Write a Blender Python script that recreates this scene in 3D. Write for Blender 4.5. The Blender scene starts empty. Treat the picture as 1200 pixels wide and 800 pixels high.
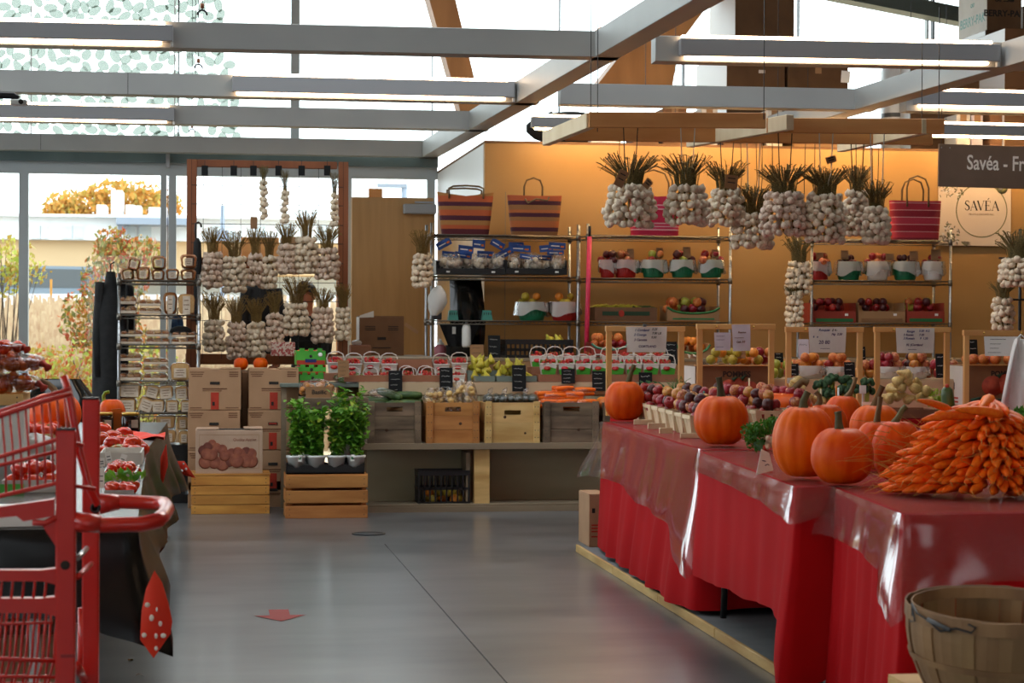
import bpy, math, random
from mathutils import Vector, Matrix, Euler
from math import sin, cos, pi, atan, sqrt

# ---------------------------------------------------------------- camera, world, light, exposure
SC = bpy.context.scene
COL = SC.collection
F, HC, AZ = 2333.0, 1.45, atan(360 / 2333.0)
PITCH, ROLL = atan(20 / 2333.0), 0.0050
_r = Vector((cos(AZ), -sin(AZ), 0)); _f = Vector((sin(AZ), cos(AZ), 0)); _u = Vector((0, 0, 1))
FWD = _f * cos(PITCH) - _u * sin(PITCH)
_up = _u * cos(PITCH) + _f * sin(PITCH)
RIGHT = _r * cos(ROLL) + _up * sin(ROLL)
UP = _up * cos(ROLL) - _r * sin(ROLL)
CP = Vector((0, 0, HC))
cd = bpy.data.cameras.new('camera'); cam = bpy.data.objects.new('camera', cd); COL.objects.link(cam)
cd.sensor_width = 36; cd.lens = 36 * F / 1200; cd.clip_end = 400
m = Matrix.Identity(4)
for i in range(3):
    m[i][0] = RIGHT[i]; m[i][1] = UP[i]; m[i][2] = -FWD[i]; m[i][3] = CP[i]
cam.matrix_world = m
SC.camera = cam
cd.dof.use_dof = True; cd.dof.focus_distance = 11.0; cd.dof.aperture_fstop = 7.0

wd = bpy.data.worlds.new('overcast'); SC.world = wd; wd.use_nodes = True
wn = wd.node_tree.nodes
wn['Background'].inputs[0].default_value = (0.88, 0.95, 1.0, 1); wn['Background'].inputs[1].default_value = 3.2
sd = bpy.data.lights.new('sun', 'SUN'); sd.energy = 1.6; sd.angle = 0.5; sd.color = (1.0, .93, .82)
so = bpy.data.objects.new('sun', sd); so.rotation_euler = (math.radians(48), 0, math.radians(150)); COL.objects.link(so)
SC.view_settings.view_transform = 'Standard'; SC.view_settings.look = 'None'
SC.view_settings.gamma = 1; SC.view_settings.use_curve_mapping = False
SC.view_settings.exposure = 0.3
SC.cycles.max_bounces = 8; SC.cycles.transparent_max_bounces = 16; SC.cycles.use_denoising = True
SC.cycles.caustics_reflective = False; SC.cycles.caustics_refractive = False
SC.cycles.sample_clamp_indirect = 4.0
random.seed(7)
R = random.uniform

# ---------------------------------------------------------------- pixel -> world
def ray(px, py): return FWD + RIGHT * ((px - 600) / F) - UP * ((py - 400) / F)
def W(px, py, Y=None, Z=None, X=None, d=None):
    r = ray(px, py)
    if d is not None: t = d
    elif Y is not None: t = Y / r.y
    elif Z is not None: t = (Z - HC) / r.z
    else: t = X / r.x
    return CP + r * t
def mpp(p): return (p - CP).dot(FWD) / F

# ---------------------------------------------------------------- materials
def lin(h):
    c = [int(h[i:i + 2], 16) / 255 for i in (0, 2, 4)]
    return tuple(x / 12.92 if x <= .04045 else ((x + .055) / 1.055) ** 2.4 for x in c) + (1,)
MT = {}
def mat(name, c1, c2=None, rough=.6, scale=8, stretch=(1, 1, 1), metal=0, bump=0, spec=.5, rnd=0, trans=0, coat=0, detail=4, lo=.35, hi=.65, bscale=None, sheen=0, subs=0):
    m = bpy.data.materials.new(name); m.use_nodes = True; MT[name] = m
    nt = m.node_tree; N = nt.nodes; L = nt.links; b = N['Principled BSDF']
    b.inputs['Roughness'].default_value = rough; b.inputs['Metallic'].default_value = metal
    b.inputs['Specular IOR Level'].default_value = spec
    b.inputs['Coat Weight'].default_value = coat; b.inputs['Coat Roughness'].default_value = .15
    if sheen: b.inputs['Sheen Weight'].default_value = sheen
    if subs:
        b.inputs['Subsurface Weight'].default_value = subs; b.inputs['Subsurface Radius'].default_value = (.02, .01, .005)
    out = None
    tc = N.new('ShaderNodeTexCoord'); mp = N.new('ShaderNodeMapping'); mp.inputs['Scale'].default_value = stretch
    L.new(tc.outputs['Object'], mp.inputs[0])
    if c2 is not None:
        nz = N.new('ShaderNodeTexNoise'); nz.inputs['Scale'].default_value = scale; nz.inputs['Detail'].default_value = detail
        L.new(mp.outputs[0], nz.inputs['Vector'])
        oi = N.new('ShaderNodeObjectInfo')
        ad = N.new('ShaderNodeVectorMath'); ad.operation = 'ADD'
        ml = N.new('ShaderNodeMath'); ml.operation = 'MULTIPLY'; ml.inputs[1].default_value = 37.0
        L.new(oi.outputs['Random'], ml.inputs[0]); L.new(mp.outputs[0], ad.inputs[0]); L.new(ml.outputs[0], ad.inputs[1])
        L.new(ad.outputs[0], nz.inputs['Vector'])
        cr = N.new('ShaderNodeValToRGB'); cr.color_ramp.elements[0].position = lo; cr.color_ramp.elements[1].position = hi
        cr.color_ramp.elements[0].color = lin(c1); cr.color_ramp.elements[1].color = lin(c2)
        L.new(nz.outputs[0], cr.inputs[0]); out = cr.outputs[0]
    else:
        rg = N.new('ShaderNodeRGB'); rg.outputs[0].default_value = lin(c1); out = rg.outputs[0]
    if rnd:
        oi = N.new('ShaderNodeObjectInfo'); hs = N.new('ShaderNodeHueSaturation')
        mr = N.new('ShaderNodeMapRange'); mr.inputs[3].default_value = 1 - rnd; mr.inputs[4].default_value = 1 + rnd
        L.new(oi.outputs['Random'], mr.inputs[0]); L.new(mr.outputs[0], hs.inputs['Value'])
        mr2 = N.new('ShaderNodeMapRange'); mr2.inputs[3].default_value = .5 - rnd * .04; mr2.inputs[4].default_value = .5 + rnd * .04
        ml = N.new('ShaderNodeMath'); ml.operation = 'FRACT'; m3 = N.new('ShaderNodeMath'); m3.operation = 'MULTIPLY'; m3.inputs[1].default_value = 7.3
        L.new(oi.outputs['Random'], m3.inputs[0]); L.new(m3.outputs[0], ml.inputs[0]); L.new(ml.outputs[0], mr2.inputs[0]); L.new(mr2.outputs[0], hs.inputs['Hue'])
        L.new(out, hs.inputs['Color']); out = hs.outputs[0]
    L.new(out, b.inputs['Base Color'])
    if trans:
        mx = N.new('ShaderNodeMixShader'); tr = N.new('ShaderNodeBsdfTranslucent'); L.new(out, tr.inputs[0])
        mx.inputs[0].default_value = trans; L.new(b.outputs[0], mx.inputs[1]); L.new(tr.outputs[0], mx.inputs[2])
        L.new(mx.outputs[0], N['Material Output'].inputs[0])
    if bump:
        nb = N.new('ShaderNodeTexNoise'); nb.inputs['Scale'].default_value = bscale or scale * 3; nb.inputs['Detail'].default_value = 5
        L.new(mp.outputs[0], nb.inputs['Vector']); bp = N.new('ShaderNodeBump'); bp.inputs['Strength'].default_value = bump; bp.inputs['Distance'].default_value = .01
        L.new(nb.outputs[0], bp.inputs['Height']); L.new(bp.outputs[0], b.inputs['Normal'])
    return m
def clear(name, tint, gloss=.1, rough=.05, diffuse=0.0, dcol='ffffff', bump=0, bscale=30, fres=.8):
    """thin clear film or pane: see-through, with sheen and an optional milky share"""
    m = bpy.data.materials.new(name); m.use_nodes = True; MT[name] = m
    nt = m.node_tree; N = nt.nodes; L = nt.links; N.remove(N['Principled BSDF'])
    t = N.new('ShaderNodeBsdfTransparent'); t.inputs[0].default_value = lin(tint)
    d = N.new('ShaderNodeBsdfDiffuse'); d.inputs[0].default_value = lin(dcol)
    g = N.new('ShaderNodeBsdfGlossy'); g.inputs['Roughness'].default_value = rough
    a = N.new('ShaderNodeMixShader'); a.inputs[0].default_value = diffuse; L.new(t.outputs[0], a.inputs[1]); L.new(d.outputs[0], a.inputs[2])
    lw = N.new('ShaderNodeFresnel'); lw.inputs[0].default_value = 1.45
    mm = N.new('ShaderNodeMath'); mm.operation = 'MULTIPLY_ADD'; mm.inputs[1].default_value = fres; mm.inputs[2].default_value = gloss; mm.use_clamp = True
    L.new(lw.outputs[0], mm.inputs[0])
    b = N.new('ShaderNodeMixShader'); L.new(mm.outputs[0], b.inputs[0]); L.new(a.outputs[0], b.inputs[1]); L.new(g.outputs[0], b.inputs[2])
    L.new(b.outputs[0], N['Material Output'].inputs[0])
    if bump:
        nb = N.new('ShaderNodeTexNoise'); nb.inputs['Scale'].default_value = bscale
        tc = N.new('ShaderNodeTexCoord'); L.new(tc.outputs['Object'], nb.inputs['Vector'])
        bp = N.new('ShaderNodeBump'); bp.inputs['Strength'].default_value = bump; bp.inputs['Distance'].default_value = .02
        L.new(nb.outputs[0], bp.inputs['Height']); L.new(bp.outputs[0], g.inputs['Normal'])
    return m
def emit(name, col, st):
    m = bpy.data.materials.new(name); m.use_nodes = True; MT[name] = m
    b = m.node_tree.nodes['Principled BSDF']; b.inputs['Base Color'].default_value = lin(col)
    b.inputs['Emission Color'].default_value = lin(col); b.inputs['Emission Strength'].default_value = st
    return m
def stripes(name, stops, zmin, zmax, rough=.8):
    """woven bands of real colour, constant along the object's own height"""
    m = mat(name, '888888', rough=rough, bump=.5, bscale=160); N = m.node_tree.nodes; L = m.node_tree.links
    tc = N.new('ShaderNodeTexCoord'); sp = N.new('ShaderNodeSeparateXYZ'); L.new(tc.outputs['Object'], sp.inputs[0])
    mr = N.new('ShaderNodeMapRange'); mr.inputs[1].default_value = zmin; mr.inputs[2].default_value = zmax; L.new(sp.outputs[2], mr.inputs[0])
    cr = N.new('ShaderNodeValToRGB'); cr.color_ramp.interpolation = 'CONSTANT'
    e = cr.color_ramp.elements
    while len(e) > 1: e.remove(e[-1])
    for i, (p, c) in enumerate(stops):
        q = e[0] if i == 0 else e.new(p)
        q.position = p; q.color = lin(c)
    L.new(mr.outputs[0], cr.inputs[0]); L.new(cr.outputs[0], N['Principled BSDF'].inputs['Base Color'])
    return m

# ---------------------------------------------------------------- mesh builder
class MB:
    def __init__(s): s.v = []; s.f = []; s.mi = []; s.sm = []; s.c = 0
    def use(s, i): s.c = i; return s
    def add(s, vs, fs, smooth=False, M=None):
        o = len(s.v)
        s.v += [tuple(M @ Vector(v)) if M is not None else tuple(v) for v in vs]
        for f in fs: s.f.append(tuple(i + o for i in f)); s.mi.append(s.c); s.sm.append(smooth)
        return s
    def box(s, c, d, M=None, ch=0):
        x, y, z = d[0] / 2, d[1] / 2, d[2] / 2; cx, cy, cz = c
        if not ch:
            vs = [(cx + a * x, cy + b * y, cz + e * z) for e in (-1, 1) for b in (-1, 1) for a in (-1, 1)]
            return s.add(vs, [(0, 2, 3, 1), (4, 5, 7, 6), (0, 1, 5, 4), (2, 6, 7, 3), (0, 4, 6, 2), (1, 3, 7, 5)], M=M)
        vs = []; idx = {}
        for a in (-1, 1):
            for b in (-1, 1):
                for e in (-1, 1):
                    for k in range(3):
                        h = [x, y, z]
                        for q in range(3):
                            if q != k: h[q] -= ch
                        idx[(a, b, e, k)] = len(vs); vs.append((cx + a * h[0], cy + b * h[1], cz + e * h[2]))
        g = lambda a, b, e, k: idx[(a, b, e, k)]
        fs = []
        for a in (-1, 1):
            q = [g(a, -1, -1, 0), g(a, 1, -1, 0), g(a, 1, 1, 0), g(a, -1, 1, 0)]; fs.append(tuple(q if a > 0 else q[::-1]))
            q = [g(-1, a, -1, 1), g(-1, a, 1, 1), g(1, a, 1, 1), g(1, a, -1, 1)]; fs.append(tuple(q if a > 0 else q[::-1]))
            q = [g(-1, -1, a, 2), g(1, -1, a, 2), g(1, 1, a, 2), g(-1, 1, a, 2)]; fs.append(tuple(q if a > 0 else q[::-1]))
        for a in (-1, 1):
            for b in (-1, 1):
                q = [g(a, b, -1, 0), g(a, b, -1, 1), g(a, b, 1, 1), g(a, b, 1, 0)]; fs.append(tuple(q if a * b > 0 else q[::-1]))
                q = [g(a, -1, b, 0), g(a, 1, b, 0), g(a, 1, b, 2), g(a, -1, b, 2)]; fs.append(tuple(q if a * b > 0 else q[::-1]))
                q = [g(-1, a, b, 1), g(-1, a, b, 2), g(1, a, b, 2), g(1, a, b, 1)]; fs.append(tuple(q if a * b > 0 else q[::-1]))
                for e in (-1, 1):
                    q = [g(a, b, e, 0), g(a, b, e, 1), g(a, b, e, 2)]; fs.append(tuple(q if a * b * e > 0 else q[::-1]))
        return s.add(vs, fs, M=M)
    def tube(s, pts, r, n=6, caps=True, closed=False, flat=1.0, M=None):
        pts = [Vector(p) for p in pts]; k = len(pts); vs = []; fs = []
        rr = r if isinstance(r, (list, tuple)) else [r] * k
        prev = None
        for i, p in enumerate(pts):
            t = (pts[(i + 1) % k] - pts[i - 1]) if closed else (pts[min(i + 1, k - 1)] - pts[max(i - 1, 0)])
            if t.length < 1e-9: t = Vector((0, 0, 1))
            t.normalize()
            if prev is None: a = t.orthogonal().normalized() if abs(t.z) > .9 else t.cross(Vector((0, 0, 1))).normalized()
            else:
                a = prev - t * prev.dot(t); a = a.normalized() if a.length > 1e-6 else t.orthogonal().normalized()
            prev = a; b = t.cross(a)
            for j in range(n):
                w = 2 * pi * j / n; vs.append(p + (a * cos(w) + b * sin(w) * flat) * rr[i])
        for i in range(k if closed else k - 1):
            for j in range(n):
                i2 = (i + 1) % k; fs.append((i * n + j, i * n + (j + 1) % n, i2 * n + (j + 1) % n, i2 * n + j))
        if caps and not closed: fs += [tuple(range(n))[::-1], tuple((k - 1) * n + j for j in range(n))]
        return s.add(vs, fs, n > 4, M)
    def lathe(s, prof, n=12, M=None, lobes=0, amp=0, smooth=True, sx=1, sy=1, cap=True):
        vs = []; fs = []; k = len(prof)
        for r, z in prof:
            for j in range(n):
                w = 2 * pi * j / n; q = r * (1 + amp * cos(lobes * w)) if lobes else r
                vs.append((q * cos(w) * sx, q * sin(w) * sy, z))
        for i in range(k - 1):
            for j in range(n): fs.append((i * n + j, i * n + (j + 1) % n, (i + 1) * n + (j + 1) % n, (i + 1) * n + j))
        if cap: fs += [tuple(range(n))[::-1], tuple((k - 1) * n + j for j in range(n))]
        return s.add(vs, fs, smooth, M)
    def grid(s, fn, nu, nv, smooth=True, closed=False, M=None):
        vs = [fn(i / nu, j / nv) for j in range(nv + 1) for i in range(nu + (0 if closed else 1))]
        w = nu if closed else nu + 1; fs = []
        for j in range(nv):
            for i in range(nu):
                a = j * w + i; b = j * w + (i + 1) % w; fs.append((a, b, b + w, a + w))
        return s.add(vs, fs, smooth, M)
    def prism(s, poly, depth, M=None):
        """poly: list of (x,z) outline, extruded along +y"""
        n = len(poly); vs = [(x, 0, z) for x, z in poly] + [(x, depth, z) for x, z in poly]
        return s.add(vs, [tuple(range(n)), tuple(range(n, 2 * n))[::-1]] + [(i, i + n, (i + 1) % n + n, (i + 1) % n) for i in range(n)], M=M)
    def blob(s, c, r, n=8, M=None):
        """rounded lump: r=(rx,ry,rz)"""
        pr = [(sin(pi * (i + .35) / (n // 2 + .7)), -cos(pi * (i + .35) / (n // 2 + .7))) for i in range(n // 2 + 1)]
        T = Matrix.Translation(c) @ Matrix.Diagonal((*r, 1))
        return s.lathe(pr, n, M=(M @ T) if M is not None else T)
    def mesh(s, name, mats):
        me = bpy.data.meshes.new(name); me.from_pydata(s.v, [], s.f)
        for q in (mats if isinstance(mats, (list, tuple)) else [mats]): me.materials.append(MT[q] if isinstance(q, str) else q)
        if len(me.materials) > 1: me.polygons.foreach_set('material_index', s.mi)
        me.polygons.foreach_set('use_smooth', s.sm); me.update()
        return me
    def obj(s, name, mats, parent=None, loc=None, rot=None, **k):
        return inst(name, s.mesh(name, mats), parent, loc, rot, **k)

def inst(name, me, parent=None, loc=None, rot=None, scale=None, label=None, cat=None, group=None, kind=None):
    o = bpy.data.objects.new(name, me); COL.objects.link(o)
    if parent is not None: o.parent = parent
    if loc is not None: o.location = loc
    if rot is not None: o.rotation_euler = rot
    if scale is not None: o.scale = (scale, scale, scale) if isinstance(scale, (int, float)) else scale
    return tag(o, label, cat, group, kind)
def tag(o, label=None, cat=None, group=None, kind=None):
    if label: o['label'] = label
    if cat: o['category'] = cat
    if group: o['group'] = group
    if kind: o['kind'] = kind
    return o
def thing(name, label, cat, loc=(0, 0, 0), rot=None, group=None, scale=None):
    return inst(name, None, None, loc, rot, scale, label, cat, group)
def kids(o): return [c for c in bpy.data.objects if c.parent == o]
TXT = []
def text(name, body, size, matn, parent=None, loc=(0, 0, 0), rot=(pi / 2, 0, 0), sx=1.0, align='CENTER', ext=.0006, shear=0, bold=0, **k):
    c = bpy.data.curves.new(name, 'FONT'); c.body = body; c.size = size; c.align_x = align; c.align_y = 'CENTER'; c.extrude = ext; c.shear = shear; c.offset = bold
    c.resolution_u = 3
    c.materials.append(MT[matn])
    o = bpy.data.objects.new(name, c); COL.objects.link(o); TXT.append((o, name, parent, loc, rot, sx, k))
    return o
def Rz(a): return Matrix.Rotation(a, 4, 'Z')
def T(x, y, z): return Matrix.Translation((x, y, z))
NTH = ['first', 'second', 'third', 'fourth', 'fifth', 'sixth', 'seventh', 'eighth', 'ninth', 'tenth', 'eleventh', 'twelfth', 'thirteenth', 'fourteenth', 'fifteenth', 'sixteenth']
# ---------------------------------------------------------------- palette
mat('concrete', '4c5054', '77797b', rough=.28, scale=1.6, stretch=(.6, 1.4, 1), bump=.03, bscale=7, spec=.55, detail=9, lo=.3, hi=.7, coat=.15)
mat('joint', '3e4043', rough=.8)
mat('platform_grey', '6f7478', '7d8286', rough=.7, scale=4)
mat('plaster_yellow', 'a67c46', 'ae854e', rough=.55, scale=1.2)
mat('white_panel', 'e3e4e2', rough=.4)
mat('wall_grey', '6a655f', rough=.8)
mat('roof_dark', '8c8a86', rough=.8)
mat('beam_grey', '9b9c99', 'a4a5a1', rough=.45, scale=1.5, spec=.4)
mat('frame_grey', 'a9b0b1', rough=.45)
mat('frame_teal', '5c6e70', '6a7b7c', rough=.5, scale=3)
mat('fixture_grey', '97989a', rough=.45)
mat('glulam', 'a9713a', 'c1854a', rough=.5, scale=5, stretch=(1, 1, .15), bump=.05)
mat('timber_brown', 'c68042', 'dea05e', rough=.6, scale=6, stretch=(.2, 1, 1), bump=.08)
mat('timber_red', '7c4526', '935633', rough=.65, scale=6, stretch=(1, 1, .15), bump=.08)
mat('door_maple', 'a97f4c', 'b58a56', rough=.4, scale=4, stretch=(4, 1, .35))
mat('pine', 'c98f4e', 'd9a563', rough=.5, scale=7, stretch=(.25, 1, .25), bump=.05, rnd=.08)
mat('pine_light', 'bf9454', 'deba7a', rough=.6, scale=10, stretch=(.2, 1, 1), bump=.1, rnd=.1)
mat('crate_orange', 'a5662e', 'c98a4a', rough=.6, scale=10, stretch=(.2, 1, 1), bump=.12, rnd=.1)
mat('crate_yellow', 'c08034', 'e0a44c', rough=.55, scale=11, stretch=(.2, 1, 1), bump=.12, rnd=.12)
mat('crate_grey', '5a4a3a', '8c765e', rough=.75, scale=11, stretch=(.2, 1, 1), bump=.25, rnd=.12)
mat('bench_wood', '7d6d58', '948268', rough=.75, scale=6, stretch=(.15, 1, 1), bump=.15, rnd=.1)
mat('bench_panel', 'a39c80', 'b0a98c', rough=.7, scale=3, stretch=(.4, 1, 1))
mat('knot', '4a2d18', rough=.8)
mat('nail', '50483f', rough=.5, metal=.7)
mat('cardboard', '9a7550', 'a57f58', rough=.8, scale=5, rnd=.05)
mat('cardboard_dark', '6e4c31', '7a573a', rough=.8, scale=5, rnd=.06)
mat('cardboard_pale', 'ad8765', 'b68f6c', rough=.8, scale=5)
mat('cardboard_white', 'cdc8bf', 'd6d2ca', rough=.7, scale=5)
mat('carton_red', '8e2f22', '9c3a2b', rough=.6, scale=5)
mat('carton_brown', '8a5a40', '966448', rough=.75, scale=5, rnd=.06)
mat('carton_green', '1f6b3c', '2b7a47', rough=.5, scale=6)
mat('green_bright', '3f9d2f', '4dab3a', rough=.45, scale=6)
mat('cream_board', 'c3a987', 'cbb291', rough=.6, scale=3)
mat('ink_dark', '2b2622', rough=.9)
mat('ink_blue', '2a2f66', rough=.9)
mat('ink_purple', '4a3156', rough=.9)
mat('ink_brown', '6d4630', rough=.9)
mat('print_red', 'c03a22', 'a92f1d', rough=.7, scale=12)
mat('print_apple', '9c5a40', '7d4030', rough=.8, scale=20)
mat('print_apple_dark', '6a3427', rough=.8)
mat('print_pommes', '8a2f1c', 'b0472b', rough=.8, scale=15)
mat('print_leaf', '25402a', rough=.8)
mat('paper', 'd8cfc6', 'cfc3ba', rough=.8, scale=8)
mat('paper_lilac', 'bdb2bb', 'c6bcc4', rough=.8, scale=8)
mat('paper_white', 'eeeeea', rough=.7)
mat('kraft', '8a6543', '96704c', rough=.85, scale=8, rnd=.06)
mat('chalkboard', '0b0d10', rough=.6, spec=.3)
mat('chalk', 'd9d9d4', rough=.9)
mat('chrome', 'a9adb0', rough=.28, metal=1)
mat('wire_dark', '7b756c', rough=.35, metal=.9)
mat('steel_dark', '3a3a3c', rough=.4, metal=.8)
mat('black_plastic', '0c0d0f', rough=.35)
mat('black_gloss', '08090a', rough=.12)
mat('black_cloth', '131416', '191a1d', rough=.85, scale=40)
mat('black_vinyl', '0b0c0d', '101112', rough=.26, spec=.25, scale=3, bump=.05, bscale=3)
mat('dark_coat', '1d1d1e', '262626', rough=.9, scale=20)
mat('denim', '27476f', '315a86', rough=.9, scale=30)
mat('grey_plastic', '53575a', rough=.5)
mat('white_plastic', 'dcdedb', rough=.4)
mat('pink_plastic', 'a8616b', rough=.4)
mat('pink_tape', 'e0305a', 'ea4068', rough=.45, scale=30, bump=.3)
mat('red_cloth', 'a8070e', 'b20c14', rough=.85, scale=3, spec=.15)
mat('polka_red', 'e42a0a', 'ec3a14', rough=.6, scale=5)
mat('white_dot', 'f0ece6', rough=.7)
mat('red_paint', 'c21a10', 'cc2416', rough=.3, scale=6, spec=.5, coat=.3)
mat('red_paint_dark', '8c120f', rough=.4)
mat('pumpkin', 'dc4e02', 'e86204', rough=.45, scale=5, stretch=(1, 1, .4), rnd=.08, bump=.05, bscale=30, spec=.22)
mat('pumpkin_stem', '3f3c22', '6b6540', rough=.8, scale=16, stretch=(1, 1, .2), bump=.3)
mat('stem_brown', '5a4127', '7d6440', rough=.85, scale=16, stretch=(1, 1, .2), bump=.3)
mat('carrot', 'ee620a', 'f57c1a', rough=.5, spec=.25, scale=14, rnd=.12, bump=.12, bscale=60)
mat('carrot_root', 'c9883a', rough=.7)
mat('beet', '35202a', '4f3138', rough=.7, scale=14, rnd=.15, bump=.2)
mat('garlic', 'd0b998', 'f0e2cc', rough=.55, scale=18, rnd=.12, bump=.15, stretch=(1, 1, .4), subs=.0)
mat('garlic_pink', 'c6a58c', 'ecdac6', rough=.55, scale=14, rnd=.12, bump=.15, stretch=(1, 1, .4))
mat('garlic_stem', '57421f', 'a08146', rough=.9, scale=30)
mat('garlic_stem_green', '40381c', '857344', rough=.9, scale=30)
mat('string_white', 'c2beb2', rough=.9)
mat('string_dark', '2b2420', rough=.9)
mat('apple_red', '7d1015', 'a3222a', rough=.3, scale=9, rnd=.15, spec=.5)
mat('apple_pink', 'a83a3a', 'c98a4e', rough=.3, scale=7, rnd=.12)
mat('apple_yellow', 'b98a35', 'c9743a', rough=.3, scale=7, rnd=.1)
mat('apple_green', '9aa338', 'b7b24a', rough=.3, scale=8, rnd=.1)
mat('plum', '3a1218', '5c1c20', rough=.35, scale=9, rnd=.2)
mat('peach', 'c2502a', 'd98b3c', rough=.5, scale=9, rnd=.1)
mat('orange_fruit', 'd97a1c', 'e28f2e', rough=.45, scale=20, rnd=.08)
mat('pear', 'a6a02e', 'c9b83c', rough=.4, scale=9, rnd=.1)
mat('quince', '9c8420', 'b89c2c', rough=.45, scale=9, rnd=.1)
mat('tomato', 'cc2408', 'dd4012', rough=.2, scale=5, rnd=.1, coat=.25)
mat('tomato_green', '6b8a2a', 'c4571a', rough=.18, scale=6, coat=.4)
mat('strawberry', 'a8150f', 'c4261a', rough=.35, scale=30, rnd=.15, bump=.4)
mat('berry_pale', 'c9822f', 'd08a4a', rough=.4, scale=20, rnd=.1)
mat('calyx', '3c6a22', rough=.7)
mat('potato', 'c9a45e', 'd9b877', rough=.6, scale=14, rnd=.1)
mat('squash_pale', 'c9a560', 'dcbc78', rough=.4, scale=9, rnd=.08)
mat('zucchini', '2c4a22', '48652f', rough=.4, scale=12, stretch=(.4, 1, 1), rnd=.12)
mat('dark_veg', '14211c', '24352a', rough=.4, scale=10, rnd=.2)
mat('broccoli', '1f3a22', '35552e', rough=.8, scale=30, rnd=.1, bump=.6)
mat('leaf_basil', '4a8c20', '84b83c', rough=.5, scale=12, trans=.25, rnd=.1)
mat('leaf_yellow', '8fa82c', 'a9b83c', rough=.5, scale=12, trans=.25)
mat('leaf_parsley', '2a6414', '4a8a1e', rough=.5, scale=25, trans=.2)
mat('leaf_chive', '2a5a2c', '3d7238', rough=.5, scale=20)
mat('twig', '4c4a2a', rough=.8)
mat('splint', 'd9c49c', 'e4d2ae', rough=.6, scale=9, stretch=(1, 1, .2), rnd=.05)
mat('basket_wood', '74573a', 'a8875c', rough=.7, scale=7, stretch=(1, 1, .15), bump=.2, rnd=.14, lo=.3, hi=.75)
mat('bread_crust', 'a0602c', 'b97a40', rough=.6, scale=9, rnd=.12)
mat('bread_crumb', 'c79a62', 'd3a96f', rough=.7, scale=14, rnd=.06)
mat('label_paper', 'd9c9b4', 'cbb8a0', rough=.7, scale=30)
mat('basket_white', 'dad4cd', rough=.4)
mat('basket_red', 'b0201c', rough=.4)
mat('basket_green', '146b46', rough=.4)
mat('basket_teal', '3f8a7c', rough=.45)
mat('tray_grey', '6e7a72', rough=.6)
mat('header_blue', '1a3f86', '24519c', rough=.4, scale=20)
mat('jar_lid', 'c9a04a', rough=.3, metal=.8)
mat('jam', '230c0a', rough=.15)
mat('flame_orange', 'e0701a', rough=.4)
mat('building_white', 'e6e8ea', rough=.7)
mat('building_tan', 'd9b78c', rough=.8)
mat('building_band', '8a94a4', rough=.6)
mat('building_glass', 'cdd6da', rough=.2)
mat('car_paint', '7c8894', rough=.3)
mat('ground_meadow', 'b39a7c', 'c7b493', rough=.95, scale=6)
mat('asphalt', 'b9b9b6', rough=.9)
mat('leaf_autumn', 'b5853a', 'a9a04c', rough=.7, scale=2.5, trans=.3)
mat('leaf_red', 'b5543a', 'c9823f', rough=.7, scale=2.5, trans=.3)
mat('leaf_olive', '6b7040', '8f8a4c', rough=.7, scale=2.5, trans=.3)
mat('leaf_lime', 'a3b04c', 'c4bb58', rough=.7, scale=2.5, trans=.3)
mat('leaf_gold', 'c98f3c', 'd9a552', rough=.7, scale=2.5, trans=.3)
mat('grass_straw', 'b59678', 'c9b291', rough=.9, scale=3, trans=.2)
mat('bark', '5a4a3c', rough=.9)
mat('skin', 'b06a4c', 'b87456', rough=.5, scale=20)
mat('hair_black', '0e0c0c', '1a1615', rough=.5, scale=60)
mat('eye_white', 'd9d4cc', rough=.3)
mat('lip', '8c4238', rough=.5)
mat('sign_brown', '6b5544', '735c4b', rough=.55, scale=4)
mat('sign_letter', 'efe4d6', rough=.6)
mat('poster', 'd3bda6', rough=.7)
mat('poster_ring', '6d6a44', rough=.7)
mat('poster_leaf', '5e5648', '8c8070', rough=.8, scale=40)
mat('leaf_debris', '6a4a20', rough=.9)
mat('floor_red', '9c3a34', rough=.6, spec=.2)
mat('pepper', 'b0330f', 'd0621c', rough=.25, scale=12, rnd=.2)
mat('herring_red', 'b0504a', 'd9c4b4', rough=.7, scale=60, lo=.48, hi=.52)
clear('glass', 'f8fcfb', gloss=.004, rough=.0, fres=.3)
clear('film', 'f4f0f0', gloss=.015, rough=.10, diffuse=.06, dcol='e0d8d8', bump=.10, bscale=6, fres=.34)
clear('bag_film', 'fbf8f5', gloss=.04, rough=.15, diffuse=.05, bump=.5, bscale=25, fres=.6)
clear('liner', 'e6e2dc', gloss=.04, rough=.25, diffuse=.55, dcol='d9d2ca', bump=.5, bscale=25)
clear('frit', '848a82', gloss=.0, rough=.4, diffuse=.10, dcol='a9c0ae', fres=0)
emit('lamp_warm', 'ffd294', 72.0)
emit('lamp_white', 'ffd6ac', 14.0)
stripes('stripe_bag', [(0, '5a1a24'), (.12, 'b5562a'), (.2, 'a8743c'), (.3, '4a1426'), (.40, 'b5562a'), (.52, '9a6a38'), (.6, '4a1426'), (.69, 'b5562a'), (.82, 'a8743c'), (.92, '9c4a26')], 0, .40)
stripes('stripe_bag_brown', [(0, '8a5a30'), (.1, '4a1426'), (.2, 'b5622f'), (.36, '9a6638'), (.46, '4a1426'), (.56, 'b5622f'), (.64, '9a6638'), (.76, '4a1426'), (.86, 'b5562a')], 0, .34)
stripes('stripe_bag_pink', [(0, 'b8143a'), (.14, 'd8a0a0'), (.17, 'c22048'), (.22, 'd8a0a0'), (.25, 'c22048'), (.30, 'd8a0a0'), (.33, 'b8143a'), (.6, 'a81232'), (.66, 'd8a0a0'), (.69, 'c22048'), (.76, 'd8a0a0'), (.79, 'b8143a')], 0, .34)
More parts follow.
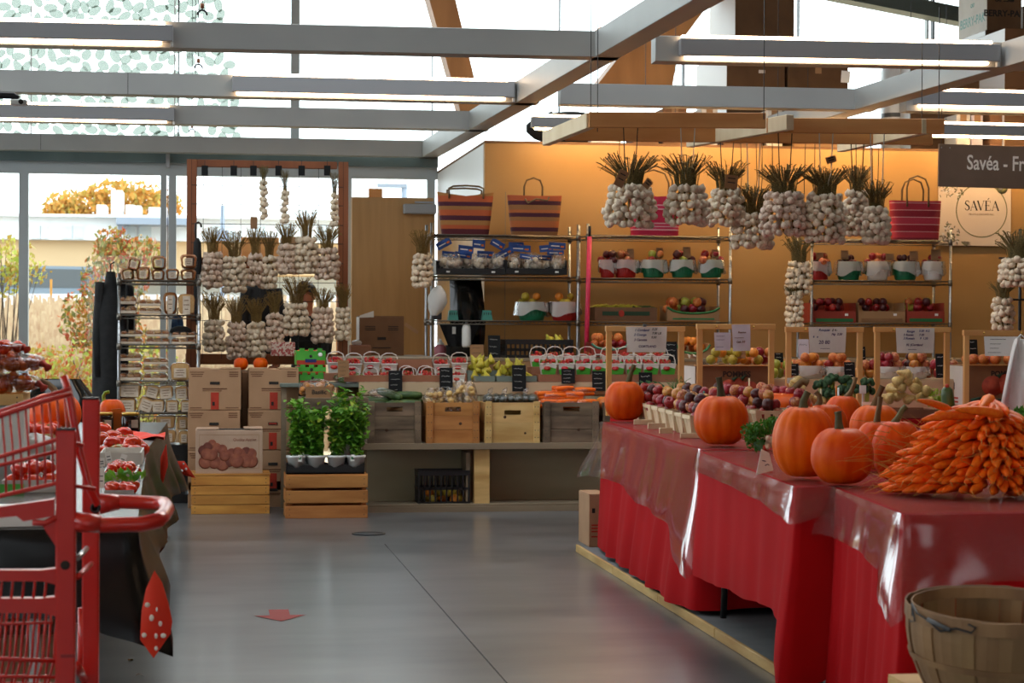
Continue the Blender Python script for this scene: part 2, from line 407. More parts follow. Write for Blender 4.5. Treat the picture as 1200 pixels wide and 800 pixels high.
stripes('stripe_bag_red', [(0, '7c1422'), (.06, 'b8303a'), (.2, 'd08a86'), (.22, '9c1626'), (.38, 'd08a86'), (.4, 'b02a3a'), (.56, 'd08a86'), (.58, '8c1220'), (.74, 'd08a86'), (.76, 'a8222e'), (.92, 'd08a86'), (.94, 'b02a3a')], 0, .35)
mat('apple_carton', 'bd9d84', 'c7a890', rough=.75, scale=5)
mat('carton_shade_dark', '54391f', '5e4126', rough=.85, scale=5)  # brown darkened for shade on the roof cartons; also a dark stock box
# ---------------------------------------------------------------- floor, walls, roof
def struct(name, mb, mats, parent=None, loc=None): return mb.obj(name, mats, parent, loc, kind='structure' if parent is None else None)
struct('floor', MB().box((0, 7.5, -.1), (26, 26.6, .2)), 'concrete')
FL = bpy.data.objects['floor']
a, b = W(451, 637.5, Z=0), W(593, 799, Z=0); dj = (b - a).normalized()
jm = MB()
def seam(p, q, w=.006):
    t = (q - p); an = math.atan2(t.y, t.x)
    jm.box((0, 0, 0), (t.length, w, .002), M=T((p.x + q.x) / 2, (p.y + q.y) / 2, .0006) @ Rz(an))
seam(a, b + dj * 6)
jm.obj('floor_joint', 'joint', FL)
# stuck-on faded red arrow and dark drain lid on the floor
am = MB(); p = W(328, 721, Z=0)
am.add([(-.05, .2, .002), (-.05, .0, .002), (-.13, .0, .002), (0, -.2, .002), (.13, .0, .002), (.05, .0, .002), (.05, .2, .002)], [(0, 1, 2, 3, 4, 5, 6)])
am.obj('floor_arrow', 'floor_red', None, p, (0, 0, 0), label='faded red arrow sticker on the bare concrete floor', cat='floor sticker')
p = W(432, 625.5, Z=0)
t_ = thing('drain_cover', 'dark round drain lid set flush in the floor before the bench', 'drain', p)
MB().lathe([(.0, 0), (.115, 0), (.115, .004), (.0, .004)], 24).obj('lid', 'joint', t_)
MB().lathe([(.1, .004), (.118, .004), (.118, .006), (.1, .006)], 24, cap=False).obj('rim', 'steel_dark', t_)

BX = W(567.5, 300, Y=17.1).x; BZ = W(570, 167.5, Y=17.1).z
struct('wall_back', MB().box(((BX + 10.5) / 2, 17.14, BZ / 2), (10.5 - BX, .08, BZ)).use(1).box((W(592, 300, Y=17.1).x, 17.0995, 1.3), (.006, .003, 2.6)), ['plaster_yellow', 'bench_wood'])
struct('wall_side', MB().box((BX + .03, 18.92, (2.6 + BZ) / 2 - .001), (.06, 3.46, BZ - 2.602)).use(1).box((BX + .03, 18.92, 1.3), (.06, 3.46, 2.6)), ['white_panel', 'door_maple'])
struct('ceiling_storeroom', MB().box(((BX + 10.5) / 2, 18.9, BZ + .012), (10.5 - BX, 3.6, .02)), 'cardboard_dark')
struct('wall_right', MB().box((11.5, 7.5, 3.2), (.2, 26.4, 6.4)), 'wall_grey')
# unseen camera-side wall, its tall openings added for frontal light, and glazed left wall
wb = MB()
wb.box((0, -5.6, .5), (26, .2, 1.0)); wb.box((0, -5.6, 4.7), (26, .2, 3.4))
for i in range(7): wb.box((-11 + i * 3.6, -5.6, 2.0), (2.2, .2, 2.0))
struct('wall_front', wb, 'wall_grey')
wl = MB()
wl.box((-11.4, 7.5, 6.1), (.2, 26.4, .6)); wl.box((-11.4, 7.5, 1.2), (.2, 26.4, 2.4))
for i in range(9): wl.box((-11.4, -5.2 + i * 3.2, 2.9), (.2, .16, 5.6))
struct('wall_left', wl, 'frame_grey')
struct('ceiling', MB().box((0, 2.6, 6.5), (24, 16.2, .2)).box((0, 17.2, 6.5), (24, 7.0, .2)).box((-9, 12.2, 6.5), (6, 3.0, .2)).box((9, 12.2, 6.5), (6, 3.0, .2)), 'roof_dark')  # unseen roof; its open strip is shaped to let daylight onto the rear

# ---------------------------------------------------------------- glazed end wall
FY = 20.7
def xz(px, py, Y): p = W(px, py, Y=Y); return p.x, p.z
def bar(mb, x0, y0, x1, y1, Y, dy=.08):
    """upright frame member given by pixel corners, on plane Y"""
    xa, xb = W(x0, 300, Y=Y).x, W(x1, 300, Y=Y).x; q_ = min(max((x0 + x1) / 2, 0), 1200); za, zb = W(q_, y0, Y=Y).z, W(q_, y1, Y=Y).z
    mb.box(((xa + xb) / 2, Y + dy / 2, (za + zb) / 2), (abs(xb - xa), dy, abs(za - zb)))
XL = -11.3
hz0, hz1 = W(100, 190, Y=FY).z, W(100, 177, Y=FY).z
hx = MB().box(((XL + BX) / 2, FY - .03, (hz0 + hz1) / 2), (BX - XL, .16, hz1 - hz0))
hx.use(1).box(((XL + BX) / 2, FY, (W(100, 204, Y=FY).z + hz0) / 2), (BX - XL, .1, hz0 - W(100, 204, Y=FY).z))
w1 = thing('window_1', None, None, (0, 0, 0)); w1['kind'] = 'structure'
hx.obj('header', ['frame_teal', 'frame_grey'], w1)
zh = W(100, 204, Y=FY).z
def mull(px0, px1, z0=0, z1=None, Y=FY, mt='frame_grey', dy=.1, parent=None):
    xa, xb = W(px0, 300, Y=Y).x, W(px1, 300, Y=Y).x
    z1 = zh if z1 is None else z1
    return MB().box(((xa + xb) / 2, Y, (z0 + z1) / 2), (xb - xa, dy, z1 - z0)).obj('mullion', mt, parent)
for a, b in ((22.5, 33.5), (188, 195), (197.5, 206.5), (-160, -150), (406, 411.5), (500, 509)): mull(a, b, parent=w1)
mull(196, 197, Y=FY + .02, mt='steel_dark', parent=w1)
xs = [W(q, 300, Y=FY).x for q in (-155, 28, 191.5, 202, 408, 505)]
xs = [XL] + xs
for a, b in zip(xs[:-1], xs[1:]):
    if b - a > .3: MB().box(((a + b) / 2, FY + .02, zh / 2 + .05), (b - a - .05, .008, zh - .1)).obj('pane', 'glass', w1)
MB().box((W(197, 186, Y=FY).x, FY - .13, W(197, 186, Y=FY).z), (.04, .05, .2)).obj('closer_box', 'fixture_grey', w1)
w2 = thing('window_2', None, None, (0, 0, 0)); w2['kind'] = 'structure'
ZT = 6.4
for a, b, mt in ((207.7, 209.3, 'steel_dark'), (340, 350, 'frame_grey'), (653.6, 654.6, 'steel_dark'), (505.2, 506, 'steel_dark'), (798.5, 800, 'steel_dark'), (933, 934, 'steel_dark'), (1083, 1085, 'frame_grey'), (1090, 1092, 'steel_dark'), (-160, -150, 'frame_grey')):
    mull(a, b, hz1, ZT, FY + .02, mt, .08, w2)
ed = [XL] + [W(q, 50, Y=FY).x for q in (-155, 208.5, 345, 654, 799, 933, 1087)] + [10.4]
for a, b in zip(ed[:-1], ed[1:]):
    MB().box(((a + b) / 2, FY + .05, (hz1 + ZT) / 2), (b - a - .01, .008, ZT - hz1)).obj('pane', 'glass', w2)
# printed leaf film on the upper glass: flat petals in fours
fm = MB(); rr = random.Random(3)
fx0, fx1 = W(-60, 100, Y=FY).x, W(295, 100, Y=FY).x
gy = hz1 + .05; row = 0; PT = []
while gy < 5.6:
    gx = fx0 + (row % 2) * .15
    while gx < fx1 + .3:
        cx, cz = gx + rr.uniform(-.05, .05), gy + rr.uniform(-.05, .05)
        n = rr.choice((4, 4, 5, 3)); a0 = rr.uniform(0, pi)
        for k in range(n):
            an = a0 + 2 * pi * k / n + rr.uniform(-.25, .25); ln, wd_ = rr.uniform(.062, .08), rr.uniform(.04, .052)
            mx, mz = cx + cos(an) * (ln + .012), cz + sin(an) * (ln + .012)
            # slanted edge of the film
            lim = W(249 + 41 * (5.3 - mz) / 1.9 - 5, 100, Y=FY).x
            if mx > lim or any(abs(mx - a_) < .07 and abs(mz - b_) < .07 and (mx - a_) ** 2 + (mz - b_) ** 2 < .0052 for a_, b_ in PT[-160:]): continue
            PT.append((mx, mz))
            vs = []
            for q in range(12):
                w = 2 * pi * q / 12; u, v = cos(w) * ln, sin(w) * wd_ * (1 - .12 * cos(w))
                vs.append((mx + u * cos(an) - v * sin(an), FY + .040 - .0006 * (k % 3), mz + u * sin(an) + v * cos(an)))
            fm.add(vs, [tuple(range(12))[::-1]])
        gx += .225
    gy += .17; row += 1
o = fm.obj('leaf_film', 'frit', w2); o['kind'] = 'stuff'
for px in (36, 204): mull(px - .7, px + .7, hz1, ZT, FY + .0, 'white_panel', .004, w2)

# tall maple door at the end of the facade
dz = W(450, 231.5, Y=FY - .12).z
xa, xb = W(411.5, 300, Y=FY - .12).x, W(507, 300, Y=FY - .12).x
d1 = thing('door_1', None, None, ((xa + xb) / 2, FY - .14, 0)); d1['kind'] = 'structure'
MB().box((0, 0, dz / 2), (xb - xa, .06, dz), ch=.004).obj('leaf', 'door_maple', d1)
(ca, za), (cb, zb) = xz(472.5, 250.5, FY - .2), xz(511, 239.5, FY - .2)
c = MB().box(((ca + cb) / 2 - d1.location.x, -.07, (za + zb) / 2), (cb - ca, .08, zb - za), ch=.01)
c.obj('door_closer', 'fixture_grey', d1)
MB().box((cb - d1.location.x - .12, -.06, zb + .02), (.2, .02, .02)).obj('closer_arm', 'fixture_grey', d1)
MB().box((xb - .25 - d1.location.x - .35, 0, dz + .045), (.14, .06, .09)).obj('ledge_block', 'timber_brown', d1)

# ---------------------------------------------------------------- roof edge, glulam arches
rb = MB()
p, q = W(930, -12, Y=20.4), W(1215, 44, Y=20.4); t = q - p
rb.box((0, 0, 0), (t.length + 3, .25, .16), M=T((p.x + q.x) / 2, 20.4, (p.z + q.z) / 2 + .06) @ Matrix.Rotation(-math.atan2(t.z, t.x), 4, 'Y'))
struct('trim_1', rb, 'frame_teal')
rc = MB(); rc.box((0, 0, 0), (6.5, 4.0, .12), M=T(p.x + 3.4, 18.6, p.z + .28 - .30) @ Matrix.Rotation(-math.atan2(t.z, t.x), 4, 'Y'))
struct('ceiling_slope', rc, 'roof_dark')
def glulam(pts, Y, depth, nm):
    mb = MB(); P = [W(x, y, Y=Y) for x, y in pts]
    mb.prism([(v.x, v.z) for v in P], depth, T(0, Y, 0)); return struct(nm, mb, 'glulam')
glulam([(566.5, 136), (541, 136), (486, -62), (519, -62)], 18.6, .3, 'beam_arch')
glulam([(786, 112), (690, 112), (778, 0), (815, -48), (870, -48), (797, 50)], 18.2, .4, 'beam_arch.001')
glulam([(735, 37), (703, 37), (703, 31.5), (735, 31.5)], 13.0, .2, 'trim_2')

# ---------------------------------------------------------------- grey beam grid with linear lights
ZB = 3.166; BH = .166; BW = .166
def beam(p, q, ext=(0, 0), name='ceiling_beam', side=0, ZB=ZB):
    """box whose front lower edge runs p-q (pixels on the plane z=ZB)"""
    a, b = W(*p, Z=ZB), W(*q, Z=ZB); t = (b - a).normalized(); a = a - t * ext[0]; b = b + t * ext[1]
    an = math.atan2(t.y, t.x); L = (b - a).length; nrm = Vector((-t.y, t.x, 0)) * (1 if side == 0 else -1)
    c = (a + b) / 2 + nrm * BW / 2 + Vector((0, 0, BH / 2))
    mb = MB().box((0, 0, 0), (L, BW, BH), ch=.003); o = mb.obj(name, 'beam_grey', None, c, (0, 0, an), kind='structure')
    return a, b, t, nrm, o
for k, y_ in enumerate((9.75, 6.9, 4.0, 1.2)):      # the grid runs on towards and past the camera
    m_ = MB().box((0, 0, 0), (17, BW, BH), ch=.003); m_.obj('ceiling_beam', 'beam_grey', None, (0, y_ + BW / 2, ZB + BH / 2), kind='structure')
def seams(o, xs):
    for x in xs: MB().box((x, -BW / 2 - .0005, 0), (.004, .002, BH * .98)).obj('beam_joint', 'steel_dark', o)
B1 = beam((0, 52), (728, 67.2), (4, 0)); B2 = beam((0, 107.5), (632, 121), (4, 0)); B3 = beam((0, 141.5), (573, 152.5), (4, 0)); B4 = beam((0, 175), (514, 184), (6, 0))
B1R = beam((768, 71.5), (1200, 79.5), (0, 4)); B2R = beam((657, 122), (1027, 129)); B2S = beam((1062, 130), (1200, 133), (0, 4)); B3R = beam((612, 152.5), (1200, 166), (0, 4), ZB=3.10); bpy.data.objects.remove(B3R[4])
D1 = beam((514, 184), (850, 0), (.3, 6), side=1); D2 = beam((1026, 128.7), (1197, 81), (5.6, 6), side=1)
seams(B1[4], (.5, )); seams(B2[4], (.9, )); seams(B3[4], (1.0, )); seams(B4[4], (1.2, ))
def light(bm, x0, x1, y0, y1, label, lamp='lamp_white'):
    """linear luminaire clipped to the face of a beam between pixel columns x0-x1"""
    a, b, t, nrm, _ = bm
    def on(px):                      # point of the beam line seen in column px
        r = ray(px, 100); n = Vector((-t.y, t.x, 0)); s = (a - CP).dot(n) / Vector((r.x, r.y, 0)).dot(n); h = CP + r * s
        return Vector((h.x, h.y, ZB))
    p, q = on(x0), on(x1); L = (q - p).length
    dd = (p - CP).dot(FWD)
    h = (y1 - y0) / F * dd; c = (p + q) / 2 - nrm * .035
    zc = W((x0 + x1) / 2, (y0 + y1) / 2, d=((p + q) / 2 - CP).dot(FWD) - .05).z
    root = thing('linear_light', label, 'ceiling light', (c.x, c.y, zc), (0, 0, math.atan2(t.y, t.x)), 'linear lights on the grey beam grid')
    MB().box((0, 0, 0), (L, .07, h), ch=.004).obj('housing', 'fixture_grey', root)
    if 'hidden' not in label: MB().box((-.02, .0, h / 2 + .012), (L - .06, .045, .022), ch=.006).obj('upper_diffuser', 'lamp_white', root)
    MB().box((-.02, .0, -h / 2 - .010), (L - .10, .035, .018), ch=.006).obj('lower_tube', lamp, root)
    MB().box((L / 2 - .008, 0, -h / 2 - .016), (.016, .04, .03)).obj('tube_socket', 'white_plastic', root)
    if lamp == 'lamp_warm':
        m = MB()
        for x in (-L * .4, L * .4): m.tube([(x, 0, h / 2), (x, 0, 6.38 - zc)], .003, 4)
        m.obj('suspension_wire', 'steel_dark', root)
    return root
light(B1, -260, 203, 24.5, 44, 'linear light on the topmost beam, before the printed leaf film')
light(B2, 272, 602, 92.5, 111, 'long linear light on the second beam, before the pale mullion and the leaning timber')
light(B3, -200, 205, 122, 138, 'linear light on the third beam, behind the small projector')
light(B1R, 795, 1168, 48.5, 69, 'long linear light under the stacked brown cartons and the bright roof window')
light(B2S, 1070, 1440, 110.5, 126.5, 'linear light cut by the picture edge, higher of two over the brown shop sign')
light(B3R, 1085, 1300, 147.5, 160, 'linear light cut by the picture edge, just above the brown shop sign', 'lamp_warm')
light(B3R, 622, 770, 138.5, 151, 'linear light over the yellow wall, above the near end of the timber rack', 'lamp_warm')
light(B3R, 775, 925, 141, 153.5, 'linear light hidden behind the timber rack rails, over the pink bag', 'lamp_warm')
light(B3R, 930, 1080, 144.5, 157, 'linear light hidden behind the timber rack rails, over the crimson bag', 'lamp_warm')

for y_ in (6.9, 4.0, 1.2):  # unseen rows of lamps added as fill for the foreground
    for i, x_ in enumerate((-5.2, -1.2, 2.8, 6.6)):
        root = thing('linear_light', 'linear light of the grid above the aisle, out of the photo', 'ceiling light', (x_, y_ - .04, ZB + .08), None, 'linear lights above the aisle')
        MB().box((0, 0, 0), (3.2, .07, .11), ch=.004).obj('housing', 'fixture_grey', root); MB().box((0, 0, -.066), (3.1, .035, .018)).obj('lower_tube', 'lamp_white', root)
# ---------------------------------------------------------------- outdoors beyond the glass
struct('ground_outside', MB().box((0, 50, -.25), (120, 58.4, .2)).box((-36, 7.5, -.25), (48, 27, .2)).box((0, -20, -.25), (120, 28, .2)), 'ground_meadow')
BY = 48
def bpx(mb, x0, y0, x1, y1, Y, dy): bar(mb, x0, y0, x1, y1, Y, dy)
bd = thing('office_building', 'pale two storey building with a tan band beyond the meadow', 'building', (0, 0, 0))
q = MB(); bpx(q, -120, 253, 470, 282, BY, 8); q.obj('upper_wall', 'building_white', bd)
q = MB(); bpx(q, -120, 282, 470, 321, BY + .3, 7.5); q.obj('tan_wall', 'building_tan', bd)
q = MB(); bpx(q, -120, 321, 470, 346, BY + 2, 5); q.obj('lower_glazing', 'building_glass', bd)
q = MB(); bpx(q, -120, 345, 470, 460, BY - 3, .3); q.obj('garden_wall', 'building_white', bd)
q = MB(); bpx(q, -120, 252, 470, 255, BY - .3, 8.5); q.obj('parapet', 'building_white', bd)
q = MB(); bpx(q, 136, 255, 222, 263, BY - 1, 1); bpx(q, 138, 263, 146, 274, BY - .7, .5); q.obj('dark_canopy', 'building_band', bd)
for a, b in ((-20, -4), (2, 17), (36, 47), (48, 57), (72, 84), (86, 98), (148, 160), (162, 178), (250, 262), (264, 276), (300, 312), (330, 344), (372, 386)):
    q = MB(); bpx(q, a, 264, b, 280, BY - .05, .06); f_ = q.obj('window_frame', 'building_white', bd)
    q = MB(); bpx(q, a + .8, 265, b - .8, 279, BY - .07, .04); q.obj('window_pane', 'building_glass', f_)
for a, b, y0 in ((130, 143, 223), (113, 124, 240), (147, 157, 240), (157, 165, 241), (174, 196, 243), (310, 330, 236)):
    q = MB(); bpx(q, a, y0, b, 253, BY + 3, 1.2); q.obj('rooftop_unit', 'building_white', bd)
def car(px, Y, label):
    p = W(px, 352, Y=Y); r = thing('parked_car', label, 'car', (p.x, Y, p.z - .62))
    MB().prism([(-2.1, .3), (2.1, .3), (2.15, .75), (1.5, .9), (.9, 1.4), (-1.1, 1.42), (-1.8, .9), (-2.15, .8)], 1.7).obj('body', 'car_paint', r)
    MB().prism([(-1.5, .92), (1.3, .92), (.85, 1.33), (-1.05, 1.35)], 1.74, T(0, -.02, 0)).obj('side_glass', 'grey_plastic', r)
    for s in (-1.3, 1.3): MB().lathe([(.0, -.1), (.33, -.1), (.33, .1), (0, .1)], 14, T(s, .05, .33) @ Matrix.Rotation(pi / 2, 4, 'X')).obj('wheel', 'black_plastic', r)
car(62, BY - 1.4, 'dark parked car beyond the meadow, before the tan building')
q = MB(); bpx(q, 58.5, 327, 61, 462, BY - 4, .1); q.obj('bollard', 'leaf_gold', None, label='thin yellow post standing before the parked car outside', cat='post')
lp = W(474, 212, Y=40)
r_ = thing('street_lamp', 'thin dark street lamp seen through the window above the door', 'street lamp', (lp.x, 40, -.1))
MB().tube([(0, 0, 0), (0, 0, lp.z)], .06, 6).obj('pole', 'building_band', r_); MB().box((-.25, 0, lp.z), (.6, .12, .08)).obj('lamp_head', 'building_band', r_)
lp = W(261, 235, Y=44)
r_ = thing('antenna_mast', 'thin dark mast outside, seen through the timber grid', 'mast', (lp.x, 44, -.1))
MB().tube([(0, 0, 0), (0, 0, lp.z)], .05, 5).obj('pole', 'building_band', r_); MB().box((0, 0, lp.z - .8), (.25, .1, .5)).obj('antenna', 'building_band', r_)

def leafcloud(mb, c, rad, n, size, rng, shell=.35, tilt=1.0):
    for _ in range(n):
        while True:
            u = Vector((rng.uniform(-1, 1), rng.uniform(-1, 1), rng.uniform(-1, 1)))
            if shell < u.length < 1: break
        p = Vector(c) + Vector((u.x * rad[0], u.y * rad[1], u.z * rad[2]))
        E = Euler((rng.uniform(-tilt, tilt) * 1.5, rng.uniform(-tilt, tilt) * 1.5, rng.uniform(0, 6.3))).to_matrix()
        s = size * rng.uniform(.6, 1.3)
        mb.add([p + E @ Vector(v) for v in ((-s, 0, 0), (0, -s * .5, 0), (s, 0, 0), (0, s * .5, 0))], [(0, 1, 2, 3)])
def shrub(name, label, cat, base, blobs, mats, n, size, stems, seed, group=None):
    """blobs: (dx,dy,z,rx,ry,rz); leaves mixed over several materials"""
    rg = random.Random(seed); r = thing(name, label, cat, base, group=group)
    mbs = [MB() for _ in mats]
    for bl in blobs:
        for k, mb in enumerate(mbs): leafcloud(mb, bl[:3], bl[3:6], int(n / len(mats) * max(.25, min(1.6, bl[3] * bl[5] / .22))), size, rg)
    for mb, mt in zip(mbs, mats):
        o = mb.obj('foliage', mt, r); o['kind'] = 'stuff'
    sm = MB()
    for bl in blobs:
        for _ in range(stems):
            e = Vector(bl[:3]) + Vector((rg.uniform(-.6, .6) * bl[3], rg.uniform(-.5, .5) * bl[4], rg.uniform(-.2, .8) * bl[5]))
            sm.tube([(rg.uniform(-.1, .1), 0, 0), (e.x * .5 + rg.uniform(-.1, .1), e.y * .5, e.z * .55), e], [size * .3, size * .22, size * .08], 4)
    sm.obj('stems', 'bark', r); return r
def at(px, py, Y, z=-.15): p = W(px, py, Y=Y); return Vector((p.x, Y, z))
p = at(135, 300, 27); zc = lambda y, Y: W(100, y, Y=Y).z + .15
shrub('autumn_shrub', 'tall loose autumn shrub with rusty leaves right outside the glass', 'shrub', p,
      [(0, 0, zc(330, 27), .45, .5, .55), (-.2, 0, zc(375, 27), .55, .5, .5), (.3, 0, zc(300, 27), .35, .3, .3), (.1, 0, zc(410, 27), .6, .5, .4), (-.05, 0, zc(285, 27), .25, .2, .25)],
      ['leaf_olive', 'leaf_autumn', 'leaf_red'], 840, .045, 7, 11)
p = at(8, 300, 29)
shrub('young_tree', 'young lime green tree outside, behind the left window mullion', 'tree', p,
      [(0, 0, zc(300, 29), .45, .4, .3), (-.2, 0, zc(330, 29), .5, .4, .3), (.25, 0, zc(318, 29), .4, .3, .2), (-.5, 0, zc(310, 29), .4, .3, .4)], ['leaf_lime', 'leaf_autumn'], 330, .05, 5, 12)
p = at(135, 300, 66)
shrub('golden_tree', 'golden autumn tree rising behind the white office building', 'tree', p,
      [(-1.0, 0, zc(240, 66), 1.3, .8, .5), (.2, 0, zc(230, 66), 1.2, .8, .6), (1.2, 0, zc(238, 66), 1.0, .8, .6), (-1.6, 0, zc(248, 66), .8, .6, .3)], ['leaf_gold', 'leaf_autumn'], 330, .13, 5, 13)
for i, (px, Y, zz, w, mt, lab) in enumerate(((70, 23.6, 432, .75, ['leaf_lime', 'leaf_autumn', 'leaf_red'], 'low bushy plant with pink and yellow leaves outside the glass, nearer the mullion'),
        (112, 23.9, 425, .7, ['leaf_autumn', 'leaf_lime', 'leaf_red'], 'low yellow bush outside the glass, beside the black coat'),
        (28, 24.4, 425, .6, ['leaf_red', 'leaf_autumn'], 'low reddish bush outside, behind the bags of peppers'),
        (-25, 24.0, 425, .7, ['leaf_lime', 'leaf_red'], 'low mixed bush outside at the picture edge'),
        (165, 24.6, 430, .6, ['leaf_lime', 'leaf_olive'], 'low green bush outside, behind the bread rack'))):
    p = at(px, 400, Y)
    shrub('low_bush', lab, 'bush', p, [(0, 0, zc(zz, Y) - .1, w, .4, .38), (.3, 0, zc(zz + 30, Y) - .1, w * .8, .4, .35), (-.3, 0, .45, w, .4, .4)], mt, 420, .04, 5, 20 + i, 'low bushes outside the glass')
gm = MB(); rg = random.Random(5)
for _ in range(13000):
    y = rg.uniform(25, 43); px = rg.uniform(-70, 430); p = at(px, 400, y); h = rg.uniform(.6, 1.0) * (.75 + .075 * (y - 25))
    dx = rg.uniform(-.15, .15); w = .012 + .0006 * y
    gm.add([(p.x - w, y, -.15), (p.x + w, y, -.15), (p.x + dx + w * .6, y + .1, h), (p.x + dx - w * .6, y + .1, h)], [(0, 1, 2, 3)])
gm.obj('meadow_grass', 'grass_straw', None, label='tall straw coloured meadow grass outside the window', cat='grass', kind='stuff')
# ---------------------------------------------------------------- shared shapes
rng = random.Random(42)
def crate_front(mb, w, h, t): pass
# fruit and vegetables: single light meshes, several tints each
def _apple(r=.5):
    return MB().lathe([(.02, .30), (.12, .40), (.28, .46), (.42, .36), (.5, .12), (.48, -.12), (.38, -.34), (.22, -.45), (.05, -.42)], 10, cap=True).tube([(0, 0, .3), (.03, 0, .52)], .025, 4)
def _round(): return MB().lathe([(.03, .5), (.2, .455), (.38, .32), (.48, .12), (.49, -.1), (.4, -.3), (.22, -.45), (.03, -.5)], 10)
def _pear(): return MB().lathe([(.03, .72), (.13, .68), (.2, .5), (.27, .25), (.42, 0), (.48, -.2), (.4, -.4), (.2, -.5), (.02, -.5)], 9).tube([(0, 0, .7), (.05, 0, .9)], .03, 4)
def _tomato(): 
    m = MB().lathe([(.05, .30), (.2, .38), (.4, .27), (.52, .05), (.48, -.18), (.3, -.36), (.05, -.38)], 12, lobes=5, amp=.03)
    m.use(1)
    for k in range(5): a = k * 2 * pi / 5; m.add([(0, 0, .36), (.1 * cos(a - .4), .1 * sin(a - .4), .37), (.24 * cos(a), .24 * sin(a), .40), (.1 * cos(a + .4), .1 * sin(a + .4), .37)], [(0, 1, 2, 3)])
    return m
def _berry():
    m = MB().lathe([(.02, -.5), (.22, -.35), (.38, -.05), (.42, .2), (.3, .38), (.05, .42)], 8); m.use(1)
    for k in range(5): a = k * 2 * pi / 5; m.add([(0, 0, .44), (.12 * cos(a - .5), .12 * sin(a - .5), .44), (.32 * cos(a), .32 * sin(a), .38), (.12 * cos(a + .5), .12 * sin(a + .5), .44)], [(0, 1, 2, 3)])
    return m
def _bulb():
    return MB().lathe([(.02, -.46), (.2, -.44), (.42, -.28), (.5, -.05), (.44, .16), (.27, .34), (.11, .46), (.06, .56)], 12)
def _long(n=9):  # cucumber, zucchini: axis along x
    pr = [(.02, -.5), (.10, -.47), (.13, -.3), (.14, 0), (.13, .3), (.10, .46), (.03, .5)]
    return MB().lathe(pr, n, Matrix.Rotation(pi / 2, 4, 'Y'))
SHAPES = {'apple': _apple, 'round': _round, 'pear': _pear, 'tomato': _tomato, 'berry': _berry, 'bulb': _bulb, 'long': _long}
_mc = {}
def shape(kind, *mats):
    k = (kind,) + mats
    if k not in _mc: _mc[k] = SHAPES[kind]().mesh(kind, list(mats))
    return _mc[k]
def drop(kind, mats, loc, size, name, label, cat, group, tilt=.5, rg=None):
    g = rg or rng
    return inst(name, shape(kind, *mats), None, loc, (g.uniform(-tilt, tilt), g.uniform(-tilt, tilt), g.uniform(0, 6.28)), size, label, cat, group)
FRUIT = {  # key: (shape, [materials], diameter)
    'apple': ('apple', [('apple_red',), ('apple_red',), ('apple_pink',)], .068), 'mixed': ('apple', [('apple_red',), ('apple_red',), ('apple_pink',), ('apple_yellow',), ('plum',)], .07),
    'plum': ('round', [('plum',), ('plum',), ('apple_red',)], .06), 'peach': ('round', [('peach',), ('peach',), ('apple_red',)], .068), 'orange': ('round', [('orange_fruit',), ('peach',)], .065),
    'quince': ('round', [('quince',), ('quince',), ('orange_fruit',)], .07), 'pear': ('pear', [('pear',)], .062), 'green': ('apple', [('apple_green',), ('apple_red',)], .068),
    'berry': ('berry', [('strawberry', 'calyx')], .034), 'tomato': ('tomato', [('tomato', 'calyx')], .075), 'darkmix': ('apple', [('plum',), ('apple_red',), ('peach',), ('apple_green',)], .07)}
CATS = {'apple': 'apple', 'mixed': 'apple', 'plum': 'plum', 'peach': 'peach', 'orange': 'orange', 'quince': 'quince', 'pear': 'pear', 'green': 'apple', 'berry': 'strawberry', 'tomato': 'tomato', 'darkmix': 'apple'}
def heap(kind, c, rx, ry, n, label, group, layers=2, size=None, seed=0, ang=0, name=None):
    """n pieces of produce heaped on an oblong bed centred at c (c.z = bed height)"""
    sh, ms, d = FRUIT[kind]; d = size or d; rg = random.Random(seed * 31 + int(abs(c[0] * 977) + abs(c[1] * 631)))
    placed = []; tries = 0
    nm = name or {'berry': 'strawberry'}.get(kind, CATS[kind]).replace(' ', '_')
    lay = 0; per = max(1, int(n / layers + .5)); cnt = 0
    while cnt < n and tries < 4000:
        tries += 1
        lay = min(layers - 1, cnt // per); k = 1 - .28 * lay
        x, y = rg.uniform(-rx, rx) * k, rg.uniform(-ry, ry) * k; z = d * .42 + lay * d * .72
        if any((x - a) ** 2 + (y - b) ** 2 + (z - e) ** 2 < (d * (.86 if tries < 1500 else .7)) ** 2 for a, b, e in placed): continue
        placed.append((x, y, z)); cnt += 1
        X, Y = x * cos(ang) - y * sin(ang), x * sin(ang) + y * cos(ang)
        drop(sh, rg.choice(ms), (c[0] + X, c[1] + Y, c[2] + z), d * rg.uniform(.92, 1.06), nm, label, CATS[kind], group, .7, rg)

